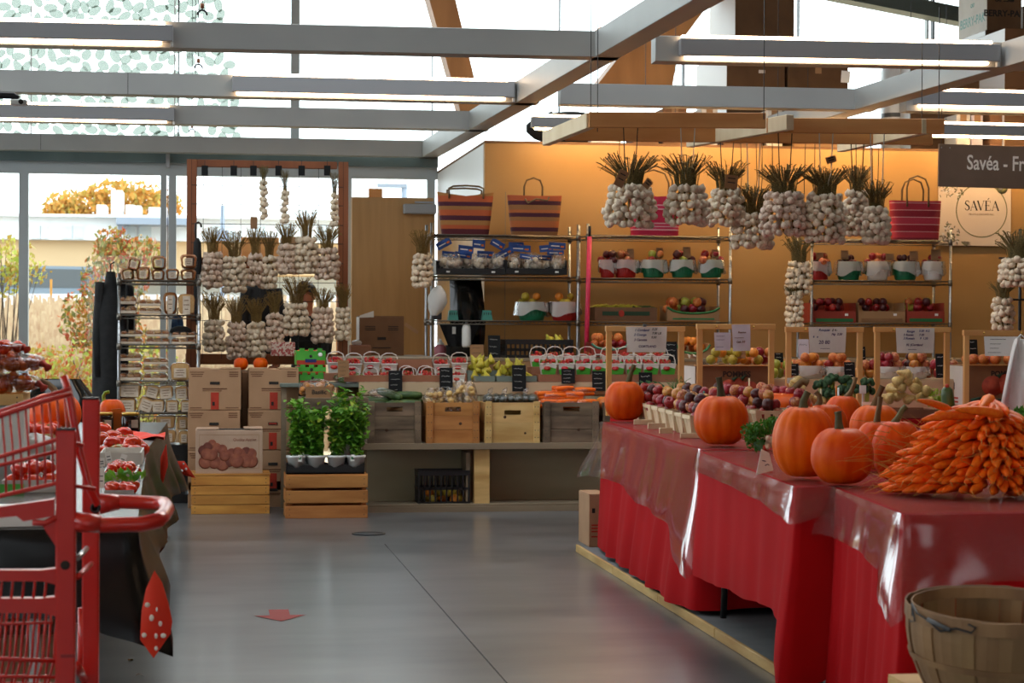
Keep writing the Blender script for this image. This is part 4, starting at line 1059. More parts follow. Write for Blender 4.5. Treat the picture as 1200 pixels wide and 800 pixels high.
def bag(px0, px1, ytop, ybot, zrest, ht, mt, label, handle_y, mouth=.06, lean=0, flop=False, Y=RY + .08, taper=.8, hx=(.3, .3), thick=.16):
    a, b = W(px0, ybot, Y=Y), W(px1, ytop, Y=Y); w, h = b.x - a.x, b.z - a.z
    r = thing('woven_bag', label, 'bag', ((a.x + b.x) / 2, Y + thick / 2, zrest), (0, lean, 0), 'woven bags on top of the racks')
    def fn(u, v):
        an = 2 * pi * u; k = taper + (1 - taper) * v ** .9; d = thick * (.9 - .15 * v + .08 * sin(pi * v))
        x = abs(cos(an)) ** .5 * (1 if cos(an) > 0 else -1); y = abs(sin(an)) ** .6 * (1 if sin(an) > 0 else -1)
        return (w / 2 * k * x, d / 2 * y, h * v * (1 - mouth * v * (1 - abs(x)) ** .8))
    m = MB().grid(fn, 36, 12, closed=True); m.box((0, 0, .004), (w * taper * .85, thick * .7, .006)); m.obj('body', mt, r)
    hz = W((px0 + px1) / 2, handle_y, Y=Y).z - r.location.z
    for s in (-1, 1):
        top = hz if s < 0 else hz * .96
        if flop and s < 0:
            pts = [(-w * .2, -thick * .45, h * .9), (-w * .15, -thick * .55, h * .8), (0, -thick * .62, h * .9), (w * .2, -thick * .6, h * .86), (w * .24, -thick * .5, h * .95)]
        else:
            x0, x1 = -w * hx[0] * .6, w * hx[1] * .6
            pts = [(x0, s * thick * .42, h * .84), (x0 * 1.02, s * thick * .4, h + (top - h) * .5), (x0 * .75, s * thick * .35, h + (top - h) * .86), (0, s * thick * .3, top), (x1 * .75, s * thick * .35, h + (top - h) * .86), (x1 * 1.02, s * thick * .4, h + (top - h) * .5), (x1, s * thick * .42, h * .84)]
        MB().tube(pts, .008, 6).obj('handle', 'stem_brown', r)
    return r
bag(513, 580, 224.5, 274, z1[0], 0, 'stripe_bag', 'orange and plum striped bag on the first rack, nearest the door', 217, mouth=.10, taper=.82, hx=(.5, .5))
bag(596, 660, 227.5, 274, z1[0], 0, 'stripe_bag_brown', 'brown and plum striped bag with a tall handle, beside the orange one', 204, mouth=.02, flop=True, hx=(.28, .28), taper=.84)
bag(739, 800, 229, 275.5, z2[0], 0, 'stripe_bag_pink', 'hot pink striped bag half hidden behind hanging garlic', 194, mouth=.02, taper=.9, hx=(.5, .5))
bag(1046, 1106, 234, 280, z3[0], 0, 'stripe_bag_red', 'crimson bag with thin pale stripes on the rack below the shop sign', 205.5, mouth=.02, taper=.9, hx=(.35, .35))
r_ = solid_box(972, 271, 990, 279, RY + .1, .15, 'thin red box on the third rack, behind hanging garlic', 'carton_red', 'red_box', kind_lid=False)

# left rack, shelf of bagged garlic
def garlic_bag(px, pyb, w, h, Y, seed, hx0, hy0, hw, hh, ha, label):
    rg = random.Random(seed); b = W(px, pyb, Y=Y); s = mpp(b)
    r = thing('garlic_bag', label, 'bag', b, (0, 0, 0), 'bags of garlic with blue headers')
    m = MB()
    for k in range(7):
        m2 = T(rg.uniform(-.36, .36) * w * s, rg.uniform(-.02, .05), (rg.uniform(.2, .75)) * h * s); m.lathe([(.02, -.46), (.3, -.42), (.5, -.05), (.3, .34), (.08, .5)], 8, m2 @ Matrix.Scale(.062, 4) @ Euler((rg.uniform(-1, 1), rg.uniform(-1, 1), 0)).to_matrix().to_4x4(), lobes=5, amp=.05)
    m.obj('bulbs', 'garlic', r)
    MB().grid(lambda u, v: (w * s * .55 * cos(2 * pi * u) * (1 - .35 * v ** 3), .07 * sin(2 * pi * u) * (1 - .85 * v ** 2) + .01, h * s * 1.3 * v - .005), 16, 6, closed=True).obj('clear_bag', 'bag_film', r)
    hp = W(hx0, hy0, Y=Y - .02) - b; m = MB().box((0, 0, 0), (hw * s, .004, hh * s), ch=.001); m.use(1).box((-hw * s * .12, -.003, -hh * s * .05), (hw * s * .5, .001, hh * s * .14)); m.use(2).box((hw * s * .3, -.003, -hh * s * .1), (hw * s * .2, .001, hh * s * .25))
    m.obj('header_card', ['header_blue', 'paper_white', 'flame_orange'], r, hp, (-.2, ha, 0))
for i, (a, b, lab) in enumerate(((511, 592, 'shallow black tray of bagged garlic, nearer the door'), (593, 665, 'shallow black tray of bagged garlic, nearer the pink pole'))):
    r, w, h = carton(a, 305, b, 321.5, RY + .02, .33, lab, 'black_plastic', 'display_tray', low=.05)
    m = MB()
    for x in (-.18, .18): m.box((x * w / .55, -.002, .022), (.03, .002, .014))
    m.obj('label', 'paper_white', r)
k = 0
for px, pyb, hx0, hy0, hw, hh, ha in ((524, 316, 520, 285.5, 18, 9, -.5), (538, 316, 527, 298, 18, 7, .1), (532, 315, 546, 292, 18, 9, .1), (552, 316, 543, 299, 20, 7, .15), (563, 316, 561, 286, 15, 10, .1), (575, 316, 569, 298, 20, 8, .05), (584, 315, 583, 286, 17, 9, .5), (583, 317, 591, 297, 21, 9, -.5),
        (603, 315, 610, 291, 24, 8, .05), (614, 316, 605, 287, 18, 7, 0), (628, 316, 619, 301, 20, 6, .15), (640, 316, 638, 302, 17, 6, .05), (622, 314, 640, 291, 16, 8, -.1), (650, 315, 651, 296, 20, 6, .0), (655, 316, 653, 288, 20, 8, .05)):
    lab = '%s blue headed garlic bag in the tray nearer the %s, counting from the door' % (NTH[k if k < 8 else k - 8], 'door' if k < 8 else 'pink pole')
    garlic_bag(px, pyb + 1, 17, 16, RY + .09 + .09 * (k % 2), k, hx0, hy0, hw, hh, ha, lab); k += 1
# left rack, third shelf
lined_basket(626, 375.5, 40, 22, RY + .02, 'basket_green', 'green basket with pale plastic liner on the left rack', 'quince', 4, 'quince in the green basket on the left rack', None, 1)
lined_basket(665, 375.5, 40, 22, RY + .02, 'basket_red', 'red basket with pale plastic liner on the left rack', 'quince', 4, 'quince in the red basket on the left rack', None, 2)
def upturned(px, Y, lab):
    b = W(px, 375, Y=Y); r = thing('plastic_tub', lab, 'tub', b); s = mpp(b); m = MB()
    m.lathe([(8.5 * s, 0), (8.5 * s, .006), (6.4 * s, 11.5 * s), (0, 11.5 * s)], 4, Rz(pi / 4), smooth=False); m.obj('tub', 'basket_teal', r)
    m = MB(); 
    for k in range(4): m.box(((k - 1.5) * 2.6 * s, -5.4 * s, 7.5 * s), (.9 * s, .004, 3 * s))
    m.obj('slots', 'black_plastic', r, None, (-.0, 0, 0))
upturned(530.5, RY + .05, 'upturned teal berry tub on the left rack, before the black chair'); upturned(570.5, RY + .05, 'upturned teal berry tub on the left rack, right of the black chair')
p = W(512, 374.5, Y=RY + .04); r = thing('kitchen_scale', 'small black scale on the left rack, by its door-side post', 'scale', p)
MB().prism([(-.045, 0), (.04, 0), (.04, .06), (.03, .085), (-.045, .095)], .12).obj('body', 'black_plastic', r); MB().box((0, -.001, .055), (.05, .003, .025)).obj('display', 'grey_plastic', r)
p = W(509, 352, Y=RY - .06); r = thing('plastic_bag', 'crumpled white plastic bag tied on the left rack post', 'bag', p)
def fn(u, v): a = 2 * pi * u; k = sin(pi * (.06 + .9 * v)) ** .7; return ((.075 * k * (1 + .2 * sin(3 * a + 5 * v) + .08 * sin(9 * a - 8 * v))) * cos(a) + .04 * v, .05 * k * sin(a), (v - .5) * .25)
MB().grid(fn, 24, 10, closed=True).obj('bag_body', 'white_plastic', r); MB().tube([(.02, 0, .12), (.01, .02, .19)], .006, 5).obj('tied_neck', 'white_plastic', r)
# chair with glossy black back behind the rack
p = W(543, 350, Y=17.02); r = thing('office_chair', 'black high backed office chair behind the left rack', 'chair', (p.x, 17.02 - .0, 0))
def fn(u, v): z = .9 + .92 * v + .02; wd_ = .155 * (1 - .15 * abs(2 * v - 1.2)); return ((u - .5) * 2 * wd_ + .02 * sin(3 * v), -.16 + .06 * (2 * u - 1) ** 2 - .05 * sin(pi * v), z)
MB().grid(fn, 12, 16).obj('backrest', 'black_gloss', r); MB().box((0, -.09, 1.35), (.05, .02, .8)).obj('back_spine', 'grey_plastic', r)
MB().box((0, -.24, .78), (.4, .36, .09), ch=.03).obj('seat', 'black_gloss', r); MB().tube([(0, -.24, .08), (0, -.24, .75)], .03, 8).obj('pillar', 'steel_dark', r)
for k in range(5): a = k * 2 * pi / 5 + .3; MB().tube([(0, -.24, .09), (.20 * cos(a), -.24 + .20 * sin(a), .05)], .018, 6).obj('foot', 'steel_dark', r)
# goods on the back counter behind the left rack front
solid_box(421, 371, 473.5, 418, 17.3, .34, 'open brown carton with flaps up before the maple door', 'cardboard_dark', 'open_carton', side='cardboard_white')
o = bpy.data.objects['open_carton']; w = W(473.5, 400, Y=17.3).x - W(433, 400, Y=17.3).x
m = MB()
m.prism([(-.20, .34), (-.19, .36), (-.07, .40), (-.07, .345)], .004, T(0, -.002, 0)); m.obj('corner_flap', 'cardboard_white', o)
m = MB(); m.box((0, 0, 0), (.14, .004, .03), M=T(.26, 0, .25) @ Matrix.Rotation(.6, 4, 'Y')); m.obj('side_flap', 'cardboard_pale', o)
MB().box((.0, -.002, .16), (.075, .003, .025)).obj('hand_hole', 'ink_dark', o)
m = MB()
for z in (.265, .25, .235): m.box((-.1, -.002, z), (.09, .001, .006)); m.box((.1, -.002, z), (.09, .001, .006))
m.box((0, -.002, .08), (.16, .001, .008)); m.obj('print', 'ink_dark', o)
solid_box(411, 405, 435, 417, 17.1, .2, 'small brown box with a pale bag on it, before the open carton', 'carton_brown', 'small_box')
p = W(418, 403.5, Y=17.2); r = thing('cling_bag', 'pale plastic bag lying on the small brown box', 'bag', p); MB().blob((0, 0, .015), (.05, .05, .025), 8).obj('bag_body', 'liner', r)
p = W(516, 418, Y=16.9); r = thing('soap_bottle', 'pink bottle with pale cap behind the berries', 'bottle', p)
MB().lathe([(.048, 0), (.052, .01), (.052, .085), (.03, .105), (.014, .11)], 14).obj('body', 'pink_plastic', r); MB().lathe([(.03, .10), (.03, .118), (.014, .13), (.012, .15), (0, .152)], 12).obj('cap', 'white_plastic', r)
solid_box(522, 404.5, 552, 421, 16.95, .2, 'plain grey bin behind the berries, below the left rack', 'grey_plastic', 'grey_bin', kind_lid=False)
p = W(546.5, 407, Y=16.6); r = thing('spray_bottle', 'pale grey bottle hanging below the third rack shelf', 'bottle', p); MB().lathe([(.0, 0), (.034, .004), (.038, .02), (.038, .15), (.03, .185), (.014, .195), (0, .2)], 12).obj('body', 'white_plastic', r)
m = MB(); m.tube([(0, 0, .195), (0, .0, .215)], .012, 6); m.obj('cap', 'grey_plastic', r)
a_, b_ = W(515, 380, Y=16.75), W(562, 406, Y=16.75)
r = thing('black_apron', 'black apron hung below the left rack shelf', 'apron', ((a_.x + b_.x) / 2, 16.75, a_.z))
MB().grid(lambda u, v: ((u - .5) * (b_.x - a_.x) * (1 - .45 * v), .015 * sin(14 * u), -v * (a_.z - b_.z)), 20, 6).obj('cloth', 'black_cloth', r)
MB().box((-.05, -.02, -.05), (.03, .002, .06)).obj('tag', 'paper_white', r)
card(559, 403.5, 430, 16, 16.2, 'kraft price card standing behind the pears', lines=4, tilt=.12)
card(579.5, 392.5, 427, 14.5, 16.3, 'tall chalkboard price sign leaning behind the pears', 'chalkboard', lines=4)
def plastic_crate(px0, py0, px1, py1, Y, dep, label, n=10):
    a, b = W(px0, py1, Y=Y), W(px1, py0, Y=Y); w, h = b.x - a.x, b.z - a.z
    r = thing('plastic_crate', label, 'crate', ((a.x + b.x) / 2, Y, a.z)); m = MB()
    for y in (.01, dep - .01):
        m.box((0, y, .02), (w, .012, .04)).box((0, y, h - .02), (w, .016, .04)).box((0, y, h * .5), (w, .01, .02))
        for k in range(n + 1): m.box((-w / 2 + .01 + (w - .02) * k / n, y, h / 2), (.012, .01, h))
    for x in (-w / 2 + .008, w / 2 - .008):
        m.box((x, dep / 2, .02), (.012, dep, .04)).box((x, dep / 2, h - .02), (.016, dep, .04)).box((x, dep / 2, h * .5), (.01, dep, .02))
        for k in range(6): m.box((x, dep * k / 5, h / 2), (.01, .012, h))
    m.obj('lattice_walls', 'black_plastic', r); MB().box((0, dep / 2, .008), (w - .02, dep - .02, .012)).obj('base', 'black_plastic', r)
    return r, w, h
plastic_crate(592, 398, 672, 422, 16.2, .3, 'black lattice crate on the counter behind the pears', 14)
p = W(650, 398, Y=16.3)
heap('pear', (p.x, p.y + .03, p.z - .02), .06, .03, 4, 'pear lying on top of the black lattice crate', 'pears on the black crate', 1, seed=3)

# middle rack contents
for i, (px, w, col, lab, fr) in enumerate(((714, 22, 'basket_red', 'small red lined basket at the pink pole end of the middle rack', 'mixed'), (736, 33, 'basket_red', 'red lined fruit basket on the middle rack', 'mixed'), (769, 33, 'basket_green', 'green lined basket on the middle rack, next to the red ones', 'darkmix'), (803, 33, 'basket_green', 'green lined basket on the middle rack, third from the pink pole side of the greens', 'darkmix'), (837, 33, 'basket_green', 'green lined basket at the far end of the middle rack', 'mixed'))):
    if i == 3: lab = 'green lined basket in the middle between two other green ones'
    lined_basket(px, 325, w, 21, RY + .02, col, lab, fr, 6, 'fruit heaped in a lined basket on the middle rack', 'lined baskets on the middle rack', 10 + i)
for i, (px, y0, y1, w, t) in enumerate(((722, 295, 305, 9, -.3), (739, 291, 304, 8, .5), (773, 290, 302, 8, 0), (805, 289, 302, 9, 0), (838, 292, 303, 8, -.5))):
    card(px, y0, y1, w, RY + .08, 'small kraft card in lined fruit on the middle rack, %s from the pole' % NTH[i], lines=2, tilt=.1)
r, w, h = carton(697, 360.5, 770, 375.5, RY + .02, .3, 'long kraft carton with a strawberry print on the middle rack', 'cardboard_dark', 'printed_carton')
m = MB().box((0, -.002, .06), (w * .76, .001, .035)); m.use(1).blob((-.0 * w - .04, -.003, .06), (.026, .002, .03), 10); m.obj('print', ['print_leaf', 'print_red'], r)
rg = random.Random(8); m = MB()
for _ in range(70):
    x, y = rg.uniform(-.47, .1) * w, rg.uniform(.02, .26); m.tube([(x, y, h - .01), (x + rg.uniform(-.05, .05), y, h + rg.uniform(.005, .03)), (x + rg.uniform(-.09, .09), y, h - .0)], .004, 4)
for _ in range(40):
    x, y = rg.uniform(.12, .45) * w, rg.uniform(.02, .26); m.use(1).tube([(x, y, h - .01), (x + rg.uniform(-.05, .05), y, h + .015), (x + rg.uniform(-.08, .08), y, h)], .004, 4)
o = m.obj('loose_beans', ['pear', 'zucchini'], None, r.location, label='yellow and green beans heaped in the printed carton', cat='beans', kind='stuff')
def scallop(px0, py0, px1, py1, Y, dep, label, mt, mt2, words=None):
    r, w, h = carton(px0, py0, px1, py1, Y, dep, label, mt, 'fruit_carton', low=.05)
    m = MB(); N = 10
    pts = [(-w / 2, 0), (w / 2, 0), (w / 2, h)] + [(w / 2 - w * k / N, h - (h * .42) * sin(pi * k / N) ** .5) for k in range(1, N)] + [(-w / 2, h)]
    m.prism(pts, .006, T(0, -.007, 0)); m.obj('front_panel', mt, r)
    m = MB(); pts = [(w / 2 - w * k / N, -.0085, h - .012 - (h * .40) * sin(pi * k / N) ** .5) for k in range(N + 1)]; m.tube(pts, .010, 4)
    m.box((0, -.0085, .018), (w * .8, .002, .014)); m.obj('printed_band', mt2, r)
    if words: text('lettering', words, h * .2, 'ink_dark', r, (0, -.0085, h * .42))
    return r, w, h
r, w, h = scallop(782, 359, 843, 376, RY + .02, .3, 'scalloped fruit carton with green print on the middle rack', 'cardboard', 'carton_green')
heap('darkmix', (r.location.x - .03, r.location.y + .15, r.location.z + h * .5), w * .42, .11, 14, 'dark fruit heaped in the scalloped carton on the middle rack', 'fruit in the scalloped carton', 2, .085, 5)
for i, (a, b, y0, y1, lab, fr) in enumerate(((693, 737, 397, 418, 'red carton of fruit below the middle rack, behind the first pine frame', 'peach'), (792, 832, 398, 428, 'scalloped kraft carton below the middle rack, at the frame post', 'orange'))):
    r, w, h = scallop(a, y0 + 4, b, y1, 16.25, .28, lab, 'carton_red' if i == 0 else 'cardboard', 'basket_teal' if i == 0 else 'carton_green')
    heap(fr, (r.location.x, r.location.y + .13, r.location.z + h * .62), w * .4, .09, 9, 'fruit heaped in the cartons below the middle rack', 'fruit below the middle rack', 2, .075, i)
# right rack contents
for i, (px, w, col) in enumerate(((964, 27, 'basket_red'), (999, 34, 'basket_green'), (1033, 33, 'basket_white'), (1066, 34, 'basket_green'), (1098, 29, 'basket_white'))):
    lined_basket(px, 328, w, 22, RY + .02, col, '%s lined fruit basket on the right rack, counting from its garlic side' % NTH[i], ['mixed', 'plum', 'apple', 'plum', 'plum'][i], 6, 'fruit heaped in a lined basket on the right rack', 'lined baskets on the right rack', 30 + i)
for i, (px, y0, y1, w, t) in enumerate(((961, 296, 305, 9, 0), (990, 293, 304, 9, -.1), (1043, 297, 305, 10, .5), (1071, 294, 305, 10, -.3), (1097, 292, 305, 12, 0))):
    card(px, y0, y1, w, RY + .06, 'small kraft card in the lined fruit on the right rack, %s from its garlic side' % NTH[i], lines=2, tilt=.1)
for i, (a, b, mt, lab, fr) in enumerate(((953, 1003, 'carton_red', 'red and green fruit carton at the garlic end of the right rack', 'plum'), (1006, 1061, 'cardboard', 'kraft fruit carton in the middle of the right rack', 'plum'), (1063, 1107, 'carton_red', 'red and green fruit carton at the far end of the right rack', 'darkmix'))):
    r, w, h = carton(a, 355, b, 378, RY + .02, .3, lab, mt, 'fruit_carton', low=.10)
    MB().box((0, -.002, .022), (w * .88, .002, .03)).obj('printed_band', 'carton_green' if i != 1 else 'kraft', r)
    MB().box((w * .28, -.003, .07), (.03, .001, .02)).obj('sticker', 'paper_white', r)
    heap(fr, (r.location.x - .03, r.location.y + .14, r.location.z + h * .58), w * .40, .11, 12, 'dark fruit heaped in the cartons on the right rack', 'fruit in the right rack cartons', 2, .072, 50 + i)

# ---------------------------------------------------------------- hanging timber rack and its garlic
TZ = W(690, 150, Y=11.25).z
def plank(p0, p1, z, h, w, name, par, mt='timber_brown'):
    t = Vector(p1) - Vector(p0); c = (Vector(p0) + Vector(p1)) / 2
    m = MB().box((0, 0, 0), (t.length, w, h), ch=.003)
    return m.obj(name, mt, par, (c.x - par.location.x, c.y - par.location.y, z + h / 2 - par.location.z), (0, 0, math.atan2(t.y, t.x)))
def P2(px, py): p = W(px, py, Z=TZ); return (p.x, p.y, 0)
hr = thing('hanging_rack', 'long suspended timber rack with bunches of garlic tied beneath', 'rack', (W(760, 150, Z=TZ).x, W(760, 150, Z=TZ).y, TZ + .1))
plank(P2(690, 149.5), P2(897, 150.5), TZ, .088, .04, 'front_rail', hr)
plank(P2(898, 156), P2(1106, 157), TZ + .0, .088, .04, 'front_rail', hr)
plank(P2(662, 164.5), P2(1092, 170), TZ, .088, .04, 'rear_rail', hr)
for a, b in (((692, 150), (640, 170.5)), ((926, 152), (808, 172.6)), ((1085, 156.5), (985, 178))): plank(P2(*a), P2(*b), TZ - .001, .088, .05, 'cross_rail', hr, 'splint')  # pale splint colour stands in for daylight on the cross rails
m = MB()
for px, py in ((692, 150), (895, 150), (1100, 157), (700, 164), (1080, 170)):
    p = W(px, py, Z=TZ); m.tube([(p.x - hr.location.x, p.y - hr.location.y, -.05), (p.x - hr.location.x, p.y - hr.location.y, ZB - TZ + .06)], .003, 4)
m.obj('suspension_wire', 'steel_dark', hr)
G2 = 'garlic bunches under the hanging timber rack'
hang = [(738, 182, 217, 266, 58, 11.55, 'broad garlic bunch with two kraft tags, first under the hanging rack', (728, 209, 11, 20, .45)),
        (805, 183, 217, 264, 50, 11.6, 'broad garlic bunch under the hanging rack, before the pink bag', None),
        (851, 191, 222, 265, 42, 11.9, 'garlic bunch with a square kraft tag at its neck, under the hanging rack', (857, 213, 15, 16, .1)),
        (882, 218, 250, 291, 48, 12.2, 'garlic bunch hung lowest under the rack, before the bare wall', None),
        (919, 193, 226, 276, 52, 11.6, 'garlic bunch with pinkish bulbs, above the slim garlic string at the rack post', None),
        (967, 196, 228, 283, 48, 11.7, 'garlic bunch with a dark tag floating above its stems', (974, 187, 12, 8, -.3)),
        (1004, 195, 224, 276, 30, 12.1, 'narrow garlic bunch squeezed behind its two neighbours', None),
        (1027, 212, 243, 286, 33, 11.5, 'last garlic bunch under the hanging rack, towards the crimson bag', None)]
for i, (px, a, b, c, w, y, lab, tg) in enumerate(hang):
    ra, rb_ = [(W(690, 149.5, Z=TZ), W(897, 150.5, Z=TZ)), (W(898, 156, Z=TZ), W(1106, 157, Z=TZ)), (W(662, 164.5, Z=TZ), W(1092, 170, Z=TZ))][2 if y > 11.8 else (0 if px < 897 else 1)]
    for _ in range(3): y = ra.y + (rb_.y - ra.y) * (W(px, 200, Y=y).x - ra.x) / (rb_.x - ra.x)
    w *= 1.13
    bunch(px, a, b, c, w, y, lab, G2, 200 + i, green=True, neck=.95, pink=i == 4, tag_at=tg, tag2=(759, 215, 9, 11, .7) if i == 0 else None, sz=.047, anchor=lambda x, y=y: y)
for i, (px, a, b, c, w, y, lab) in enumerate(((936, 275, 307, 346, 34, 16.35, 'long garlic bunch tied to the post of the right rack, upper of two'), (931, 335, 345, 384, 24, 16.3, 'small garlic bunch below the long one on the right rack post'),
        (495, 270, 297, 337, 27, 16.4, 'garlic bunch tied to the left rack post, beside the maple door'),
        (1192, 270, 302, 336, 46, 13.5, 'garlic bunch at the picture edge, upper of the two before the bare wall'), (1175, 330, 349, 386, 30, 13.6, 'garlic bunch below another at the picture edge, over the last pine frame'))):
    bunch(px, a, b, c, w, y, lab, 'garlic bunches tied at the racks', 230 + i, green=i != 2, string=False, sz=.05)
st = thing('garlic_stand', 'dark upright post carrying the garlic at the picture edge', 'post', (W(1196, 400, Y=13.7).x, 13.72, 0))
MB().tube([(0, 0, 0), (0, 0, W(1196, 268, Y=13.7).z)], .012, 6).obj('post', 'steel_dark', st)
for z in (303, 351): MB().tube([(-.2, -.1, W(1196, z, Y=13.7).z), (0, 0, W(1196, z, Y=13.7).z), (.2, -.1, W(1196, z, Y=13.7).z)], .008, 6).obj('arm', 'steel_dark', st)
# strings left dangling from the rack without garlic
m = MB(); rg = random.Random(9)
for px in (726, 868, 886, 893, 905, 944, 955, 1003, 1012, 1022, 1030): p = W(px, 168, Y=12.0); m.tube([(p.x, 12.0, TZ + .01), (p.x + rg.uniform(-.01, .01), 12.0, TZ - .22), (p.x + rg.uniform(-.01, .01), 12.0, TZ - rg.uniform(.32, .45))], .0025, 4)
m.obj('loose_strings', 'string_dark', hr).matrix_parent_inverse = Matrix.Translation(-hr.location)

# ---------------------------------------------------------------- shop sign and poster
a, b = W(1100, 170, Y=15.2), W(1100, 220, Y=15.2)
sw = W(1340, 170, Y=15.2).x - a.x; shh = a.z - b.z
sg = thing('shop_sign', 'long brown hanging shop sign with pale lettering', 'sign', (a.x + sw / 2, 15.2, a.z), (0, .012, 0))
MB().box((0, 0, -shh / 2), (sw, .02, shh), ch=.002).obj('board', 'sign_brown', sg)
tl = W(1133, 192, Y=15.19)
text('lettering', 'Savéa - Fruits et légumes', .165, 'sign_letter', sg, (tl.x - sg.location.x, -.0125, tl.z - a.z), sx=.74, align='LEFT', bold=.0022)
m = MB()
for px in (1103, 1330): p = W(px, 168, Y=15.2); m.tube([(p.x - sg.location.x, 0, -.01), (p.x - sg.location.x, 0, ZB - a.z + .05)], .003, 4)
m.obj('suspension_wire', 'steel_dark', sg)
m = MB()
for x in (.02, .09): m.lathe([(0, 0), (.006, 0), (0, .003)], 6, T(-sw / 2 + x, -.0105, -.03) @ Matrix.Rotation(pi / 2, 4, 'X'))
m.obj('screw_heads', 'chrome', sg)
a, b = W(1101, 214, Y=17.06), W(1185.5, 288.5, Y=17.06)
w, h = b.x - a.x, a.z - b.z; s = w / 84.5
po = thing('poster', 'square shop poster with a ring and plant drawings', 'poster', ((a.x + b.x) / 2, 17.085, (a.z + b.z) / 2))
MB().box((0, 0, 0), (w, .012, h), ch=.002).obj('panel', 'poster', po)
cx, cz = (1151 - 1143.2) * s, (251.2 - 246.5) * s; PYF = -.0075
rad = 29.5 * s; m = MB()
def ring(c, r, wd_, n=64):
    vs = [];
    for k in range(n): an = 2 * pi * k / n; vs += [(c[0] + (r - wd_) * cos(an), PYF, c[1] + (r - wd_) * sin(an)), (c[0] + (r + wd_) * cos(an), PYF, c[1] + (r + wd_) * sin(an))]
    return vs, [(2 * k, 2 * k + 1, (2 * k + 3) % (2 * n), (2 * k + 2) % (2 * n)) for k in range(n)]
m.add(*ring((cx, cz), rad, .55 * s)); m.obj('ring', 'poster_ring', po)
# serifed capitals drawn as strokes
def stroke(mb, x0, z0, x1, z1, wd_): d = Vector((x1 - x0, z1 - z0)); n = Vector((-d.y, d.x)).normalized() * wd_ / 2; mb.add([(x0 - n.x, PYF - .0006, z0 - n.y), (x1 - n.x, PYF - .0006, z1 - n.y), (x1 + n.x, PYF - .0006, z1 + n.y), (x0 + n.x, PYF - .0006, z0 + n.y)], [(0, 1, 2, 3)])
L = MB(); H_ = 10.5 * s; x = -20.0 * s + cx; zb = cz + (.2) * s; th, tn = 1.5 * s, .45 * s
def serif(c, z, w_): stroke(L, c - w_ / 2, z, c + w_ / 2, z, .45 * s)
pts = []
for k in range(25):
    t = k / 24; an = (.15 * pi + t * 1.25 * pi) if t < .5 else (.15 * pi + .625 * pi - (t - .5) * 2 * .8 * pi)
S_ = [(5.6, 8.6), (4.4, 10.1), (3.0, 10.5), (1.4, 9.8), (.9, 8.3), (1.5, 6.8), (3.2, 5.6), (5.0, 4.3), (5.6, 2.6), (4.9, .9), (3.2, 0), (1.6, .5), (.6, 2.2)]
for i in range(len(S_) - 1):
    (a0, b0), (a1, b1) = S_[i], S_[i + 1]; stroke(L, x + a0 * s, zb + b0 * s, x + a1 * s, zb + b1 * s, (1.5 if 4 <= i <= 8 else .7) * s)
def A_(x):
    stroke(L, x + .8 * s, zb, x + 4.2 * s, zb + H_, tn); stroke(L, x + 4.0 * s, zb + H_, x + 7.8 * s, zb, th); stroke(L, x + 2.2 * s, zb + 3.6 * s, x + 6.2 * s, zb + 3.6 * s, tn); serif(x + .8 * s, zb, 2.2 * s); serif(x + 7.8 * s, zb, 2.6 * s)
A_(x + 6.5 * s)
xv = x + 14.6 * s; stroke(L, xv + .8 * s, zb + H_, xv + 4.6 * s, zb, th); stroke(L, xv + 4.3 * s, zb, xv + 7.8 * s, zb + H_, tn); serif(xv + .8 * s, zb + H_, 2.6 * s); serif(xv + 7.8 * s, zb + H_, 2.2 * s)
xe = x + 23.8 * s; stroke(L, xe + 1.4 * s, zb, xe + 1.4 * s, zb + H_, th)
for z, w_ in ((0, 6.4), (5.4, 4.6), (10.5, 6.0)): stroke(L, xe, zb + z * s, xe + w_ * s, zb + z * s, tn)
stroke(L, xe + 6.4 * s, zb, xe + 6.6 * s, zb + 2.2 * s, tn); stroke(L, xe + 6.0 * s, zb + H_, xe + 6.1 * s, zb + H_ - 2 * s, tn); stroke(L, xe + 4.6 * s, zb + 4.4 * s, xe + 4.6 * s, zb + 6.4 * s, tn); stroke(L, xe + 3.0 * s, zb + 12 * s, xe + 4.8 * s, zb + 13.8 * s, .8 * s)
A_(x + 31.6 * s); L.obj('lettering', 'ink_dark', po)
text('small_lettering', 'FRUITS & LÉGUMES INC.', 2.7 * s, 'ink_brown', po, (cx, PYF - .0006, zb - 4.6 * s), sx=1.05, ext=.0003)
# plant drawings: clustered printed leaves, and a printed fruit at the corner
rg = random.Random(4); m = MB()
def printleaf(x, z, a, l, wd_, mi):
    m.use(mi); pts = [(0, 0), (.3, .8), (.7, .75), (1, 0), (.7, -.6), (.3, -.75)]; y = PYF - rg.uniform(.0002, .0016)
    m.add([(x + (u * l * cos(a) - v * wd_ * sin(a)), y, z + (u * l * sin(a) + v * wd_ * cos(a))) for u, v in pts], [(0, 5, 4, 3, 2, 1)])
for _ in range(95):
    a = rg.uniform(0, 6.28); r_ = rg.uniform(0, 1) ** .6; x0, z0 = -30 * s + r_ * 14 * s * cos(a), -24 * s + r_ * 13 * s * sin(a)
    if abs(x0) < w / 2 - 4 * s and abs(z0) < h / 2 - 4 * s: printleaf(x0, z0, rg.uniform(0, 6.28), rg.uniform(3, 5) * s, rg.uniform(.7, 1.4) * s, rg.randint(0, 2))
for _ in range(16): printleaf(-16 * s, -30 * s, rg.uniform(-.75, -.1), rg.uniform(5, 13) * s, rg.uniform(.5, 1.2) * s, rg.randint(0, 1))
for _ in range(60):
    x0, z0 = rg.uniform(-40, -14) * s, rg.uniform(18, 34) * s
    if x0 < -14 * s - (z0 - 34 * s) * .4: printleaf(x0, z0, rg.uniform(0, 6.28), rg.uniform(3, 5.5) * s, rg.uniform(.4, 1.0) * s, rg.randint(0, 2))
